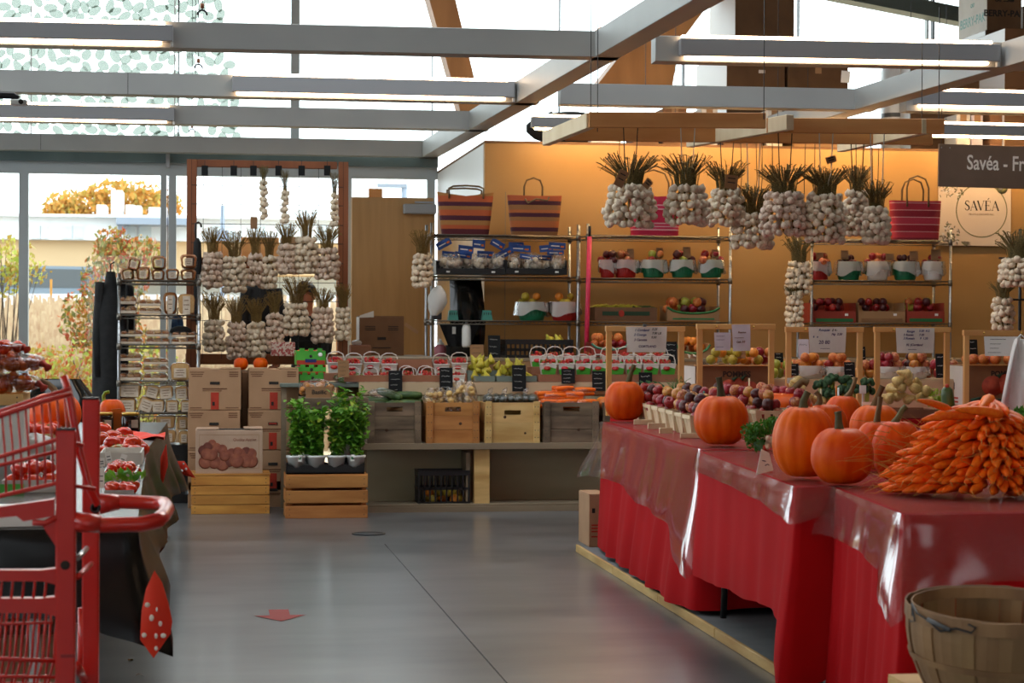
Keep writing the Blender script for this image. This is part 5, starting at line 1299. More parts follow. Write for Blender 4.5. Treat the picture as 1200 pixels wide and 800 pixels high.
m.use(1).lathe([(0, 0), (6.5 * s, 0), (6.5 * s, .0012), (0, .0012)], 20, T(31.5 * s, PYF, 30 * s) @ Matrix.Rotation(pi / 2, 4, 'X')); m.use(2).lathe([(0, 0), (3.2 * s, 0), (3.2 * s, .0006), (0, .0006)], 14, T(30 * s, PYF - .0012, 31 * s) @ Matrix.Rotation(pi / 2, 4, 'X'))
m.obj('plant_drawings', ['poster_leaf', 'poster_ring', 'paper'], po)
# ---------------------------------------------------------------- produce bench and the counter behind it
BF = 15.25; TF = 15.66
CZ = W(560, 447.5, Y=TF).z; RZ = W(600, 419, Y=16.3).z
bx0, bx1 = W(425, 500, Y=BF).x, W(1130, 500, Y=BF).x
bn = thing('produce_bench', 'long low plank bench under the produce crates', 'bench', ((bx0 + bx1) / 2, BF, 0)); bw_ = bx1 - bx0
zt = W(560, 519, Y=BF).z
for k in range(3): MB().box((0, .06 + k * .13, zt - .025), (bw_, .12, .05), ch=.003).obj('top_plank', 'bench_wood', bn)
for a, b in ((556, 574), (425.5, 430), (790, 808)):
    xa, xb = W(a, 550, Y=BF + .05).x, W(b, 550, Y=BF + .05).x
    MB().box(((xa + xb) / 2 - bn.location.x, .10, (zt - .05) / 2), (xb - xa, .1, zt - .05), ch=.003).obj('leg', 'pine_light' if a == 556 else 'bench_wood', bn)
xa = W(550, 550, Y=BF).x - bn.location.x
MB().box((xa, .22, zt / 2 - .04), (.03, .3, zt - .08)).obj('divider', 'bench_wood', bn)
zl = W(560, 597.5, Y=BF).z
MB().box((0, .17, .035), (bw_, .32, .05), ch=.003).obj('lower_plank', 'bench_wood', bn)
MB().box((0, .005, .02), (bw_, .02, .04)).obj('toe_board', 'bench_wood', bn)
bc = thing('back_counter', 'stepped counter with cream front board behind the produce crates', 'counter', ((bx0 + bx1) / 2, TF, 0))
for i in range(5): 
    w = bw_ / 5; MB().box((-bw_ / 2 + w * (i + .5), -.02, zt / 2 + .18), (w - .004, .02, zt + .34)).obj('lower_panel', 'bench_panel', bc)
MB().box((0, -.02, (zt + .36 + CZ) / 2), (bw_, .02, CZ - zt - .36)).obj('front_board', 'cream_board', bc)
x0_ = W(398, 430, Y=16.0).x - bc.location.x; x1_ = W(1140, 430, Y=16.6).x - bc.location.x
MB().box((0, .20, CZ - .012), (bw_, .42, .02)).obj('counter_top', 'cream_board', bc)
MB().box(((x0_ + x1_) / 2, .40 + .52, RZ - .012), (x1_ - x0_, 1.02, .024)).obj('raised_top', 'bench_wood', bc)
MB().box(((x0_ + x1_) / 2, .41, (RZ - .03) / 2), (x1_ - x0_, .02, RZ - .03)).obj('riser_board', 'cardboard', bc)
sw_ = W(500, 400, Y=17.3).x - bc.location.x
MB().box(((x0_ + sw_) / 2, 1.74, RZ - .012), (sw_ - x0_, .56, .024)).obj('raised_top', 'bench_wood', bc)
# produce crates
cr = []
for i, (a, b, mt, nb, gp, lab) in enumerate(((429.5, 495, 'crate_grey', 3, .004, 'weathered grey wooden crate of zucchini, first on the bench'), (498, 563, 'crate_orange', 3, .003, 'orange brown wooden crate of bagged potatoes on the bench'), (567, 634, 'pine_light', 2, .003, 'pale new pine crate of dark wrapped vegetables on the bench'), (635.5, 703, 'crate_grey', 3, .004, 'weathered grey wooden crate of bagged carrots on the bench'), (706, 772, 'crate_grey', 3, .004, 'weathered grey crate half hidden by the first pumpkin'))):
    p, q = W(a, 517.5, Y=BF + .02), W(b, 471, Y=BF + .02)
    c = slat_crate(((p.x + q.x) / 2, BF + .02, zt), q.x - p.x - .012, .34, q.z - zt - .004, mt, lab, nb, gp, True, None, True); cr.append((c, q.x - p.x, q.z - zt))
    MB().lathe([(0, 0), (.012, 0), (.010, .002), (0, .002)], 8, T(.06 * (1 if i % 2 else -1), -.0015, .10 + .05 * (i % 3)) @ Matrix.Rotation(pi / 2, 4, 'X')).obj('knot', 'knot', c)
    if i == 2: MB().lathe([(0, 0), (.009, 0), (.008, .002), (0, .002)], 8, T(.10, -.0015, .075) @ Matrix.Rotation(pi / 2, 4, 'X')).obj('knot', 'knot', c)
def infill(c, k):  # packing board that carries the produce near the rim
    o, w, h = c; MB().box((0, .205, h * k), (w - .06, .22, .02)).obj('inner_tray', 'cardboard', o); return o.location + Vector((0, .17, h * k + .01))
rg = random.Random(21)
b0 = infill(cr[0], .82)
for i, (dx, dy, dz_, a, L) in enumerate(((-.15, -.02, .03, .1, .24), (-.12, .06, .05, -.2, .24), (-.02, .02, .10, -.75, .24), (.10, -.04, .03, .05, .24), (.12, .05, .09, 0, .24), (.03, -.07, .03, .5, .2), (.14, .1, .04, .1, .22))):
    inst('zucchini', shape('long', 'zucchini'), None, b0 + Vector((dx, dy, dz_)), (rg.uniform(-.2, .2), .25 if i == 2 else 0, a), (L, L * 1.05, L * 1.05), 'dark green zucchini heaped in the first grey bench crate', 'zucchini', 'zucchini in the bench crate')
m = MB(); m.blob((-.08, -.02, .11), (.12, .06, .04), 10); m.obj('film_wrap', 'bag_film', None, b0, label='crumpled clear film over the zucchini in the first bench crate', cat='film')
b1 = infill(cr[1], .72)
for k in range(5):
    c = b1 + Vector((-.15 + .075 * k, .0 + .05 * (k % 2), .0)); r = thing('potato_bag', 'clear bag of small yellow potatoes in the orange crate, %s from the zucchini side' % NTH[k], 'bag', c, None, 'bags of potatoes')
    for q in range(19):
        a = rg.uniform(0, 6.28); z = rg.uniform(.03, (.13, .14, .15, .20, .19)[k]); inst('potato', shape('round', 'potato'), r, (.05 * cos(a) * rg.uniform(.3, 1), .06 * sin(a), z), (rg.uniform(0, 3), 0, rg.uniform(0, 6)), (.048, .042, .04))
    MB().grid(lambda u, v: ((.068 - .045 * v ** 4) * cos(2 * pi * u), (.075 - .05 * v ** 4) * sin(2 * pi * u), .005 + (.18 if k < 3 else .235) * v), 16, 6, closed=True).obj('clear_bag', 'bag_film', r)
    MB().box((-.03, -.075, .06), (.018, .002, .02)).obj('sticker', 'carton_red', r)
b2 = infill(cr[2], .86)
for k in range(7):
    c = b2 + Vector((-.17 + .057 * k, .02 * (k % 2) - .06, .02)); r = thing('wrapped_vegetable', 'dark vegetable wrapped in clear film in the pale crate, %s from the potato side' % NTH[k], 'vegetable', c, None, 'wrapped vegetables')
    MB().blob((0, 0, .03), (.05, .09, .042), 10).obj('body', 'dark_veg', r); MB().blob((0, 0, .033), (.054, .094, .047), 10).obj('film_wrap', 'bag_film', r)
    if k in (0, 2, 5): MB().tube([(0, 0, .07), (.01, 0, .10), (.03, .01, .12)], [.012, .02, .006], 6).obj('twist', 'bag_film', r)
b3 = infill(cr[3], .80)
for k, (dx, dy, dz_) in enumerate(((-.16, -.06, .0), (-.02, -.08, .0), (.13, -.07, .0), (-.10, .02, .05), (.05, .02, .06), (-.02, .05, .10), (.14, .05, .09), (-.17, .06, .06))):
    r = thing('carrot_bag', 'clear bag of orange carrots in the grey crate nearest the pumpkins, %s of eight' % NTH[k], 'bag', b3 + Vector((dx, dy, dz_)), (0, 0, rg.uniform(-.4, .4)), 'bags of carrots')
    for q in range(6): inst('carrot', shape('long', 'carrot'), r, (rg.uniform(-.01, .01), (q % 3 - 1) * .028, .025 + .028 * (q // 3)), (0, rg.uniform(-.1, .1), rg.uniform(-.15, .15)), (.17, .14, .14))
    MB().grid(lambda u, v: (.19 * (v - .5), (.052 * cos(2 * pi * u)) * sin(pi * (.12 + .76 * v)) ** .5, .04 + .04 * sin(2 * pi * u) * sin(pi * (.12 + .76 * v)) ** .5), 14, 8, closed=True).obj('clear_bag', 'bag_film', r)
p = W(712, 434 + 20, Y=BF + .15)
heap('orange', (cr[4][0].location.x - .13, BF + .15, zt + cr[4][2] * .8), .07, .1, 5, 'orange squash at the rim of the crate beside the first pumpkin', 'orange squashes by the pumpkin', 1, .11, 4, name='squash')
MB().box((0, .17, cr[4][2] * .78), (cr[4][1] - .06, .28, .02)).obj('inner_tray', 'cardboard', cr[4][0])
r, w, h = plastic_crate(489.5, 551, 551, 594, BF + .06, .25, 'black folding plastic crate under the bench, beside its pale leg', 9)
heap('quince', (r.location.x, BF + .2, r.location.z + .02), w * .38, .09, 12, 'dull yellow squash glimpsed through the black crate under the bench', 'squash under the bench', 2, .075, 6, name='squash')

# cardboard flats and berries on the counter
def flat(a, b, ytop, ybot, Y, dep, lab, mt='carton_brown', nm='berry_flat'): return carton(a, ytop, b, ybot, Y, dep, lab, mt, nm)
BG = 'strawberry baskets with white handles'
SL = 'ripe strawberry in a white handled basket on the counter'; SG = 'strawberries in handled baskets'
f1 = flat(404, 515.5, 439.5, 447.3, TF, .22, 'long brown flat of berry baskets at the counter front, behind the zucchini')
f2 = flat(459, 506, 421, 431.5, TF + .26, .2, 'small brown flat of berry baskets behind the front flat')
for i, (px, yb) in enumerate(((391, 434.5), (414, 436.5), (435, 435), (455.5, 436.5), (516.5, 437), (537.5, 435.5))):
    p = W(px, yb, Y=TF + .30); p.z = W(px, yb, Y=TF + .30).z
    punnet((p.x, TF + .30 if i != 0 else TF + .1, p.z), 'paper_white', '%s handled strawberry basket of the upper row, counting from the garlic screen' % NTH[i], BG, 12, 300 + i, SL, SG, scale=1.13, tilt=.25)
stp = thing('display_step', 'low brown cardboard step under the upper strawberry baskets', 'box', (W(464, 437, Y=TF + .25).x, TF + .25, CZ))
ww = W(548, 437, Y=TF + .25).x - W(380, 437, Y=TF + .25).x
sh_ = W(464, 436.5, Y=TF + .25).z - CZ - .005
MB().box((0, .075, sh_ / 2), (ww, .14, sh_), ch=.002).obj('body', 'carton_brown', stp)
for i, (px, y, dy) in enumerate(((413, 441, .05), (434, 441, .05), (452, 441, .04), (480, 440.5, .04), (502, 441, .05), (476, 436, .14), (498, 436, .14), (519, 441, .06), (536, 441, .06))):
    p = W(px, y, Y=TF + .05 + dy)
    punnet((p.x, TF + .10 + (.08 if dy > .1 else 0), CZ - .022 + (.01 if dy > .1 else 0)), 'paper_white', 'handled berry basket set low in the brown flat, %s from the garlic screen' % NTH[i], BG, 9, 330 + i, SL, SG, scale=.95)
for i, (a, b) in enumerate(((557, 580), (582, 629))):
    r, w, h = carton(a, 440.5, b, 446.8, TF, .24, 'grey moulded tray of pears, %s' % ('narrow one by the kraft card' if i == 0 else 'wide one behind a chalkboard sign'), 'tray_grey', 'pear_tray')
    heap('pear', (r.location.x, r.location.y + .13, r.location.z + .012), w * .42, .09, 9 if i == 0 else 17, 'yellow green pear heaped in the grey trays on the counter', 'pears on the counter', 3, .068, 40 + i)
p = W(575, 434, Y=TF + .22)
r, w, h = carton(548, 424, 590, 436, TF + .24, .16, 'low grey tray of pears raised behind the narrow one', 'tray_grey', 'pear_tray'); r.location.z = CZ; 
heap('pear', (r.location.x, r.location.y + .07, CZ + .09), w * .42, .05, 8, 'yellow green pear heaped in the grey trays on the counter', 'pears on the counter', 2, .068, 49)
# green labelled berry baskets
f3 = flat(631, 797, 439, 447.3, TF, .18, 'long brown flat under the green labelled berry baskets')
GG = 'green labelled strawberry baskets'
SL2 = 'ripe strawberry in a green labelled basket on the counter'; SG2 = 'strawberries in green labelled baskets'
for i, px in enumerate((642, 662.5, 682.5, 701.5, 721.5, 741.5, 761.5, 781.5)):
    p = W(px, 438.5, Y=TF + .06); punnet((p.x, TF + .06, p.z), 'green_bright', '%s green labelled strawberry basket of the front row, counting from the pears' % NTH[i], GG, 8, 400 + i, SL2, SG2, scale=1.12)
f4 = solid_box(622, 430, 792, 446.5, TF + .17, .2, 'low carton raising the back row of green labelled baskets', 'carton_brown', 'display_box', kind_lid=False)
for i, px in enumerate((630.5, 650, 669, 688, 713.5, 732.5, 752.5, 773)):
    p = W(px, 428.5, Y=TF + .26); punnet((p.x, TF + .26, f4[0].location.z + f4[2] + .001), 'green_bright', '%s green labelled strawberry basket of the back row, counting from the pears' % NTH[i], GG, 8, 420 + i, SL2, SG2, scale=1.12)
for i, (px, y0, y1, w, lab) in enumerate(((463.5, 434, 461, 16, 'chalkboard price sign before the brown berry flat'), (523, 430.5, 457.5, 15.5, 'chalkboard price sign over the bagged potatoes'), (608.5, 427.5, 458.5, 16.5, 'tall chalkboard price sign before the wide pear tray'), (666, 432, 449.5, 16, 'short chalkboard price sign over the bagged carrots'), (702, 434.5, 458, 16, 'tilted chalkboard price sign beside the first pine frame'), (757, 436, 470, 16, 'chalkboard price sign seen inside the first pine frame, over the greens'), (787, 400, 427, 14, 'chalkboard price sign in the upper corner of the first pine frame'))):
    card(px, y0, y1, w, TF - .055 if i < 6 else TF + .25, lab, 'chalkboard', tilt=.12, lines=4)
card(402.5, 422, 442, 13, TF - .05, 'kraft price card before the nearest strawberry baskets', lines=4)
# greens and green flats at the end by the screen
p0 = W(415, 455, Y=15.5)
tb = thing('side_table', 'grey side table behind the basil, under the green tomato cartons', 'table', (W(378, 455, Y=15.75).x, 15.72, 0))
tw = W(430, 455, Y=15.72).x - W(330, 455, Y=15.72).x; tz = W(378, 449, Y=15.72).z
MB().box((0, .2, tz - .015), (tw, .5, .03), ch=.004).obj('tabletop', 'tray_grey', tb)
for x in (-tw / 2 + .03, tw / 2 - .03):
    for y in (.0, .4): MB().box((x, y, tz / 2 - .015), (.04, .04, tz - .03)).obj('leg', 'bench_wood', tb)
def green_carton(y0, y1, a, b, lab, stick):
    r, w, h = carton(a, y0, b, y1, 15.95, .3, lab, 'green_bright', 'tomato_carton', low=None)
    r.location.z = r.location.z
    m = MB().box((0, -.002, h * .18), (w - .01, .001, h * .3)); m.use(1).lathe([(0, 0), (.012, 0), (.012, .002), (0, .002)], 12, T(0, -.001, h * .62) @ Matrix.Rotation(pi / 2, 4, 'X'))
    if stick: m.use(2).box((0, -.003, h * .30), (.09, .001, h * .24)); m.use(3).lathe([(0, 0), (.018, 0), (.018, .001), (0, .001)], 12, T(w * .32, -.002, h * .72) @ Matrix.Rotation(pi / 2, 4, 'X'))
    m.obj('print', ['print_red', 'ink_dark', 'ink_blue', 'paper_white'], r)
    for x in (-.30, 0, .3): MB().box((x * w, -.001, h + .008), (.04, .006, .024)).obj('stacking_tab', 'green_bright', r)
    heap('tomato', (r.location.x, r.location.y + .15, r.location.z + h * .55), w * .4, .11, 9, 'red tomato in the stacked green cartons behind the basil', 'tomatoes in the green cartons', 1, .07, 9)
green_carton(411, 427.5, 347, 381.5, 'topmost green tomato carton with a blue sticker, behind the basil', True)
green_carton(430, 438, 348, 382, 'middle green tomato carton of the stack behind the basil', False)
green_carton(439, 449, 351, 382, 'lowest green tomato carton of the stack behind the basil', False)
p = W(371, 462, Y=15.45)
sb = solid_box(352, 466, 432, 479, 15.3, .35, 'low grey wooden tray holding bagged roots behind the basil', 'crate_grey', 'root_tray', kind_lid=False)
r = thing('root_bag', 'clear bag of pale orange roots behind the basil, with a kraft card', 'bag', (W(371, 462, Y=15.45).x, 15.45, sb[0].location.z + sb[2]))
for q in range(16): inst('root', shape('round', 'apple_yellow'), r, (rg.uniform(-.11, .11), rg.uniform(-.05, .06), rg.uniform(.025, .10)), (0, 0, rg.uniform(0, 6)), (.07, .05, .05))
MB().blob((0, 0, .06), (.145, .09, .085), 12).obj('clear_bag', 'bag_film', r)
c = card(374, 453, 470, 31, 15.32, 'wide kraft card reading Basilic, behind the basil pots', lines=0, words=[('Basilic', .42, .62)])
r = thing('herb_bag', 'clear bag of leafy herbs on the grey tray, next to the nearest kraft card', 'bag', (W(412, 448, Y=15.8).x, 15.8, tz))
m = MB(); leafcloud(m, (0, 0, .04), (.13, .06, .04), 60, .03, rg); m.obj('leaves', 'leaf_basil', r)['kind'] = 'stuff'; MB().blob((0, 0, .04), (.15, .07, .05), 12).obj('clear_bag', 'bag_film', r)

# ---------------------------------------------------------------- boxes, crates and basil on the floor
F1 = W(270, 602, Z=0).y
cl = slat_crate((W(270, 602, Z=0).x, F1, 0), W(316, 602, Y=F1).x - W(224, 602, Y=F1).x, .36, W(270, 555, Y=F1).z - .02, 'crate_yellow', 'yellow pine slatted crate on the floor, under the apple print box', 4, .006)
w = W(316, 602, Y=F1).x - W(224, 602, Y=F1).x; h = W(270, 555, Y=F1).z - .02
for y in (.03, .18, .33): MB().box((0, y, h + .012), (w + .01, .06, .018), ch=.002).obj('top_slat', 'crate_yellow', cl)
zb = h + .021
r, w, h = solid_box(229, 500, 308, 551, F1 + .02, .30, 'pale box printed with a heap of apples, on the yellow crate', 'apple_carton', 'apple_box', kind_lid=False)
r.location.z = zb
m = MB()
m.box((-w * .32, .15, h + .008), (w * .33, .29, .006), M=Matrix.Rotation(.0, 4, 'X')).box((w * .36, .15, h + .012), (w * .28, .29, .006)); m.obj('flap', 'apple_carton', r)
m = MB().box((.03, .14, h + .001), (w * .5, .2, .002)); m.obj('opening_shade', 'ink_dark', r)  # dark sheet painted in for the shade inside the box
m = MB(); s = w / 79
for (x, z, ra) in ((-25, 30, 6), (-20, 34, 5), (-30, 26, 6.5), (-26, 22, 8), (-15, 29, 6), (-8, 27, 6), (-21, 21, 8), (-28, 12, 8), (-17, 12, 8), (-5, 20, 7), (-8, 10, 8.5), (3, 22, 6.5), (0, 14, 8), (10, 24, 6), (9, 14, 9), (20, 24, 6), (19, 14, 9), (14, 22, 6), (26, 22, 6.5), (26, 13, 8)):
    m.use(rg.choice((0, 0, 1))); m.lathe([(0, 0), (ra * s, 0), (ra * s, .0012), (ra * s * .8, .0022), (0, .0026)], 16, T(x * s, -.0004 - rg.uniform(0, .002), z * s + .01) @ Matrix.Rotation(pi / 2, 4, 'X'))
m.obj('apple_print', ['print_apple', 'print_apple_dark'], r)
text('lettering', 'Quality Apples', 4.6 * s, 'print_apple', r, (18 * s, -.001, 40 * s), shear=.15)
m = MB(); 
for (x, z, a, b) in ((0, 46, 70, .5), (0, 6, 70, .5)): m.box((x * s, -.0006, z * s), (a * s, .001, b * s))
for x in (-35, 35): m.box((x * s, -.0006, 26 * s), (.5 * s, .001, 40 * s))
m.obj('printed_border', 'cardboard_pale', r)
def stack_box(a, y0, b, y1, Y, zrest, lab, red=True, hole_red=False):
    r, w, h = solid_box(a, y0, b, y1, Y, .40, lab, 'cardboard_pale', 'tomato_box', 'stacked brown cartons by the bread rack', kind_lid=False)
    h2 = h; r.location.z = zrest
    m = MB()
    def hole(z): m.use(0).box((-.0 * w, -.002, z), (.075, .003, .022))
    hole(h * .66); 
    if hole_red: m.use(1).box((0, -.0035, h * .66), (.06, .001, .012))
    if red: m.use(1).box((.0, -.002, h * .22), (.062, .002, h * .42)); m.use(0).box((-.01, -.0035, h * .15), (.02, .001, .03))
    m.use(2)
    for z in (.93, .88, .83):
        m.box((-w * .34, -.001, h * z), (.11 * (1 - (.93 - z) * 3), .001, .006)); m.box((w * .36, -.001, h * z), (.07, .001, .008))
    m.box((0, -.001, h * .52), (.19, .001, .009)).box((-.02, -.001, h * .47), (.15, .001, .005)).box((w * .33, -.001, h * .05), (.10, .001, .006)).box((-w * .36, -.001, h * .05), (.09, .001, .006))
    m.obj('print', ['ink_dark', 'print_red', 'ink_brown'], r)
    m = MB().box((-w * .3, .2, h + .004), (w * .4, .39, .005)).box((w * .3, .2, h + .006), (w * .4, .39, .005)); m.obj('flap', 'cardboard_pale', r)
    return r, h
YS = 15.75
for a, b, nm, y_ in ((221, 282.5, 'nearer the bread rack', YS), (291.5, 350, 'nearer the green cartons', YS + .05)):
    pts = (432, 480, 527, 575, 607)
    for i in range(4):
        zr = W(250, pts[i + 1], Y=y_).z if i < 3 else 0
        stack_box(a - (1 if i else 0), pts[i], b - (1 if i else 0), pts[i + 1] - .7, y_, max(0, zr), ('topmost', 'second', 'third', 'bottom')[i] + ' brown carton in the stack ' + nm, red=i != 3, hole_red=i == 1 and a > 290)
solid_box(283, 436, 291, 600, YS + .3, .3, 'dark brown carton column wedged between the two carton stacks', 'cardboard_dark', 'narrow_box', kind_lid=False)
# crate with basil
F2 = W(383, 607, Z=0).y
wq = W(431.5, 607, Y=F2).x - W(335, 607, Y=F2).x; hq = W(383, 557, Y=F2).z
cb = slat_crate((W(383, 607, Z=0).x, F2, 0), wq, .36, hq, 'crate_orange', 'orange brown slatted crate with wide gaps on the floor, under the basil tray', 3, .022)
for y in (.04, .18, .32): MB().box((0, y, hq + .004), (wq, .05, .008)).obj('top_slat', 'crate_orange', cb)
tzb = hq + .009
tr = thing('plant_tray', 'black scalloped plant tray on the slatted crate', 'tray', (cb.location.x - .01, F2 + .03, tzb)); tw = wq * .94
m = MB(); N = 28; hh = .085
pts = [(-tw / 2, 0), (tw / 2, 0)] + [(tw / 2 - tw * k / N, hh * (.40 + .45 * abs(cos(pi * (4 * k / N))) ** .7)) for k in range(N + 1)]
m.prism(pts, .008); m.prism(pts, .008, T(0, .26, 0)); m.box((0, .13, .006), (tw, .26, .01)).box((-tw / 2, .13, .04), (.008, .26, .08)).box((tw / 2, .13, .04), (.008, .26, .08))
m.obj('tray_body', 'black_plastic', tr)
POT = MB().lathe([(.0, 0), (.042, 0), (.056, .085), (.062, .088), (.062, .102), (.055, .102), (.050, .09), (0, .085)], 18).mesh('pot', 'white_plastic')
def basil(px, yb, Y, zrest, ytop, wpx, seed, lab, tagx):
    rg = random.Random(seed); p = W(px, yb, Y=Y); r = thing('potted_basil', lab, 'plant', (p.x, Y, zrest), None, 'potted basil'); s = mpp(p)
    inst('pot', POT, r, (0, 0, 0), None, 1.2); H = (yb - ytop) * s; wd_ = wpx * s / 2; h0 = .13
    m1, m2, st = MB(), MB(), MB()
    for k in range(13):
        a = rg.uniform(0, 6.28); q = rg.uniform(.2, 1); top = Vector((wd_ * q * cos(a), wd_ * .8 * q * sin(a), H * rg.uniform(.72, 1)))
        st.tube([(.02 * cos(a), .02 * sin(a), .09), (top.x * .5, top.y * .5, top.z * .5), top], [.005, .004, .002], 4)
        for _ in range(32):
            t = rg.uniform(.05, 1) ** .85; c = Vector((top.x * t + rg.uniform(-.04, .04), top.y * t + rg.uniform(-.04, .04), .09 + (top.z - .09) * t + rg.uniform(-.02, .02)))
            mm = m2 if rg.random() < .07 else m1; L = rg.uniform(.020, .042); E = Euler((rg.uniform(-.2, 1.0), rg.uniform(-.5, .5), rg.uniform(0, 6.28))).to_matrix()
            vs = [c + E @ Vector(v) * L for v in ((0, -1, .0), (.42, -.4, .12), (.46, .3, .10), (0, 1, -.25), (-.46, .3, .10), (-.42, -.4, .12), (0, 0, 0))]
            mm.add(vs, [(0, 1, 6), (1, 2, 6), (2, 3, 6), (3, 4, 6), (4, 5, 6), (5, 0, 6)], True)
    for mm, mt in ((m1, 'leaf_basil'), (m2, 'leaf_yellow')): mm.obj('foliage', mt, r)['kind'] = 'stuff'
    st.obj('stems', 'leaf_chive', r)
    if tagx: m = MB().box((tagx, -.066, .105), (.028, .002, .05)); m.use(1).box((tagx, -.0675, .105), (.02, .001, .02)); m.obj('plant_tag', ['paper_white', 'carton_green'], r)
zp = tzb + .014
for i, (px, tp, wx, tg) in enumerate(((347, 458, 34, .025), (370.5, 464, 26, 0), (394, 470, 24, 0), (417, 462, 32, -.03))): basil(px, 545, F2 + .10, zp, tp, wx, 60 + i, 'potted basil of the front row on the black tray, %s from the apple print box' % NTH[i], tg)
ut = thing('upturned_crate', 'small dark support under the raised basil pot', 'support', (W(404, 533, Y=F2 + .26).x, F2 + .26, zp))
zr = W(404, 534, Y=F2 + .26).z; MB().box((0, 0, (zr - zp) / 2), (.16, .12, zr - zp)).obj('block', 'black_plastic', ut)
basil(404, 533, F2 + .26, zr, 447, 60, 70, 'raised basil pot standing behind the tray row, tallest of all', -.0)
basil(362, 536, F2 + .25, zp, 452, 44, 71, 'basil at the back of the tray, hidden among the front pots', 0)
# ---------------------------------------------------------------- bread rack
KY = 16.2
rk, zk = rack(139.5, 233, (328.5, 369, 404, 447, 483.5), 321, KY, .45, 'chrome wire rack full of bagged bread by the window')
m = MB()
def _loaf():
    mb = MB()
    def fn(u, v):
        a = 2 * pi * u; x = abs(cos(a)) ** .45 * (1 if cos(a) > 0 else -1); z = abs(sin(a)) ** .5 * (1 if sin(a) > 0 else -1)
        e = 1 - .25 * max(0, abs(2 * v - 1) - .8) * 5
        return (.5 * x * e * (1.06 if z > .2 else .96), v, (.5 * z * e + .5) + (.10 * sin(a) if z > 0 else 0))
    mb.grid(fn, 20, 8, closed=True)
    return mb
LO = _loaf()
LOAF = LO.mesh('loaf', 'bread_crust')
EM = MB(); EM.add([(.46 * cos(a) * 1.02, -.004, .52 + .47 * sin(a)) if False else (max(-.47, min(.47, .62 * cos(a))), -.004, .5 + max(-.46, min(.5, .62 * sin(a)))) for a in [2 * pi * k / 16 for k in range(16)]], [tuple(range(16))]); ENDM = EM.mesh('cut_face', 'bread_crumb')
FIL = MB().grid(lambda u, v: (.56 * (abs(cos(2 * pi * u)) ** .5) * (1 if cos(2 * pi * u) > 0 else -1), -.04 + 1.1 * v, .5 + .57 * (abs(sin(2 * pi * u)) ** .6) * (1 if sin(2 * pi * u) > 0 else -1)), 16, 3, closed=True).mesh('clear_bag', 'bag_film')
def loaf(px0, y0, px1, y1, lab, front='crust', lab_frac=(.6, .5), rot=0, grp='bagged loaves on the bread rack', Y=KY + .05, dep=.22, rest=None):
    a, b = W(px0, y1, Y=Y), W(px1, y0, Y=Y); w, h = b.x - a.x, b.z - a.z
    r = thing('bread_loaf', lab, 'bread', ((a.x + b.x) / 2, Y, a.z if rest is None else rest), (0, rot, 0), grp)
    inst('loaf', LOAF, r, (0, 0, 0), None, (w * .92, dep, h * .86)); inst('clear_bag', FIL, r, (0, 0, .002), None, (w * .92, dep, h * .88))
    if front == 'cut': inst('cut_face', ENDM, r, (0, 0, .003), None, (w * .9, 1, h * .9))
    m = MB().box((0, -.02, h * .42), (w * lab_frac[0], .002, h * lab_frac[1])); m.use(1)
    for q in range(3): m.box((0, -.0215, h * (.42 + lab_frac[1] * (.26 - .24 * q))), (w * lab_frac[0] * (.6, .75, .5)[q], .001, h * .035))
    m.obj('label', ['label_paper', 'ink_brown'], r)
    return r
N_ = iter(range(99))
for i, (a, y0, b, y1, rt) in enumerate(((142, 313, 158, 328, -.15), (147, 301, 163, 316, .2), (159, 312, 176, 328, 0), (177, 299, 195, 315, 0), (177, 315, 193, 328, 0), (194, 314, 210, 328, 0), (211, 297, 231, 314, 0), (211, 314.5, 230, 328, 0))):
    loaf(a, y0, b, y1, ('bagged raisin loaf on the top bread shelf, at its window end', 'bagged loaf tilted on top of the window end pile of the top shelf', 'third bagged loaf along the top bread shelf', 'bagged loaf raised on another in the middle of the top shelf', 'bagged loaf lying under the raised middle one, top shelf', 'small pale bagged loaf on the top shelf, before the umbrella pile', 'bagged loaf at the umbrella end of the top shelf, upper one', 'bagged loaf at the umbrella end of the top shelf, lower one')[i], lab_frac=(.45, .5), rot=rt)
loaf(191, 341, 208, 368, 'tall bagged brown loaf standing on the second bread shelf', lab_frac=(.35, .8)); loaf(208, 343, 229, 368, 'wide bagged loaf with long white label on the second bread shelf', 'cut', lab_frac=(.42, .85))
def pack(px0, y0, px1, y1, lab, rest=None):
    Y = KY + .04; a, b = W(px0, y1, Y=Y), W(px1, y0, Y=Y); w, h = b.x - a.x, b.z - a.z
    r = thing('bun_pack', lab, 'bread', ((a.x + b.x) / 2, Y, a.z), None, 'flat packs of buns on the bread rack'); m = MB(); n = 3
    for k in range(n):
        m.use(k % 2).box(((k - 1) * w * .31, .12, h * .55), (w * .29, .22, h * .46), ch=.012)
    m.obj('buns', ['bread_crust', 'bread_crumb'], r); MB().box((0, .12, h * .20), (w * .96, .24, h * .34), ch=.01).obj('lower_buns', 'bread_crumb', r)
    MB().box((0, .12, h * .47), (w, .25, h * .92), ch=.02).obj('clear_bag', 'bag_film', r); MB().box((0, -.008, h * .2), (w * .9, .002, h * .3)).obj('label', 'label_paper', r)
PK = [(140, 346, 160, 356.5), (140, 357, 160, 367.5), (162, 350, 189, 358.5), (162, 359, 189, 367.5)]
PK2 = [(140, 386, 167, 394.5), (140, 395, 167, 403), (170, 386, 199, 394.5), (170, 395, 199, 403), (200, 388, 230, 395), (200, 395.5, 230, 403)]
PK3 = [(139, 413, 166, 423), (139, 424, 166, 434), (139, 435, 166, 446), (167, 419, 197, 427), (167, 428, 197, 436), (167, 437, 197, 446)]
for sh_i, pk in (('second', PK), ('third', PK2), ('fourth', PK3)):
    for i, q in enumerate(pk): pack(*q, 'flat bag of buns on the %s bread shelf, %s along the piles' % (sh_i, NTH[i]))
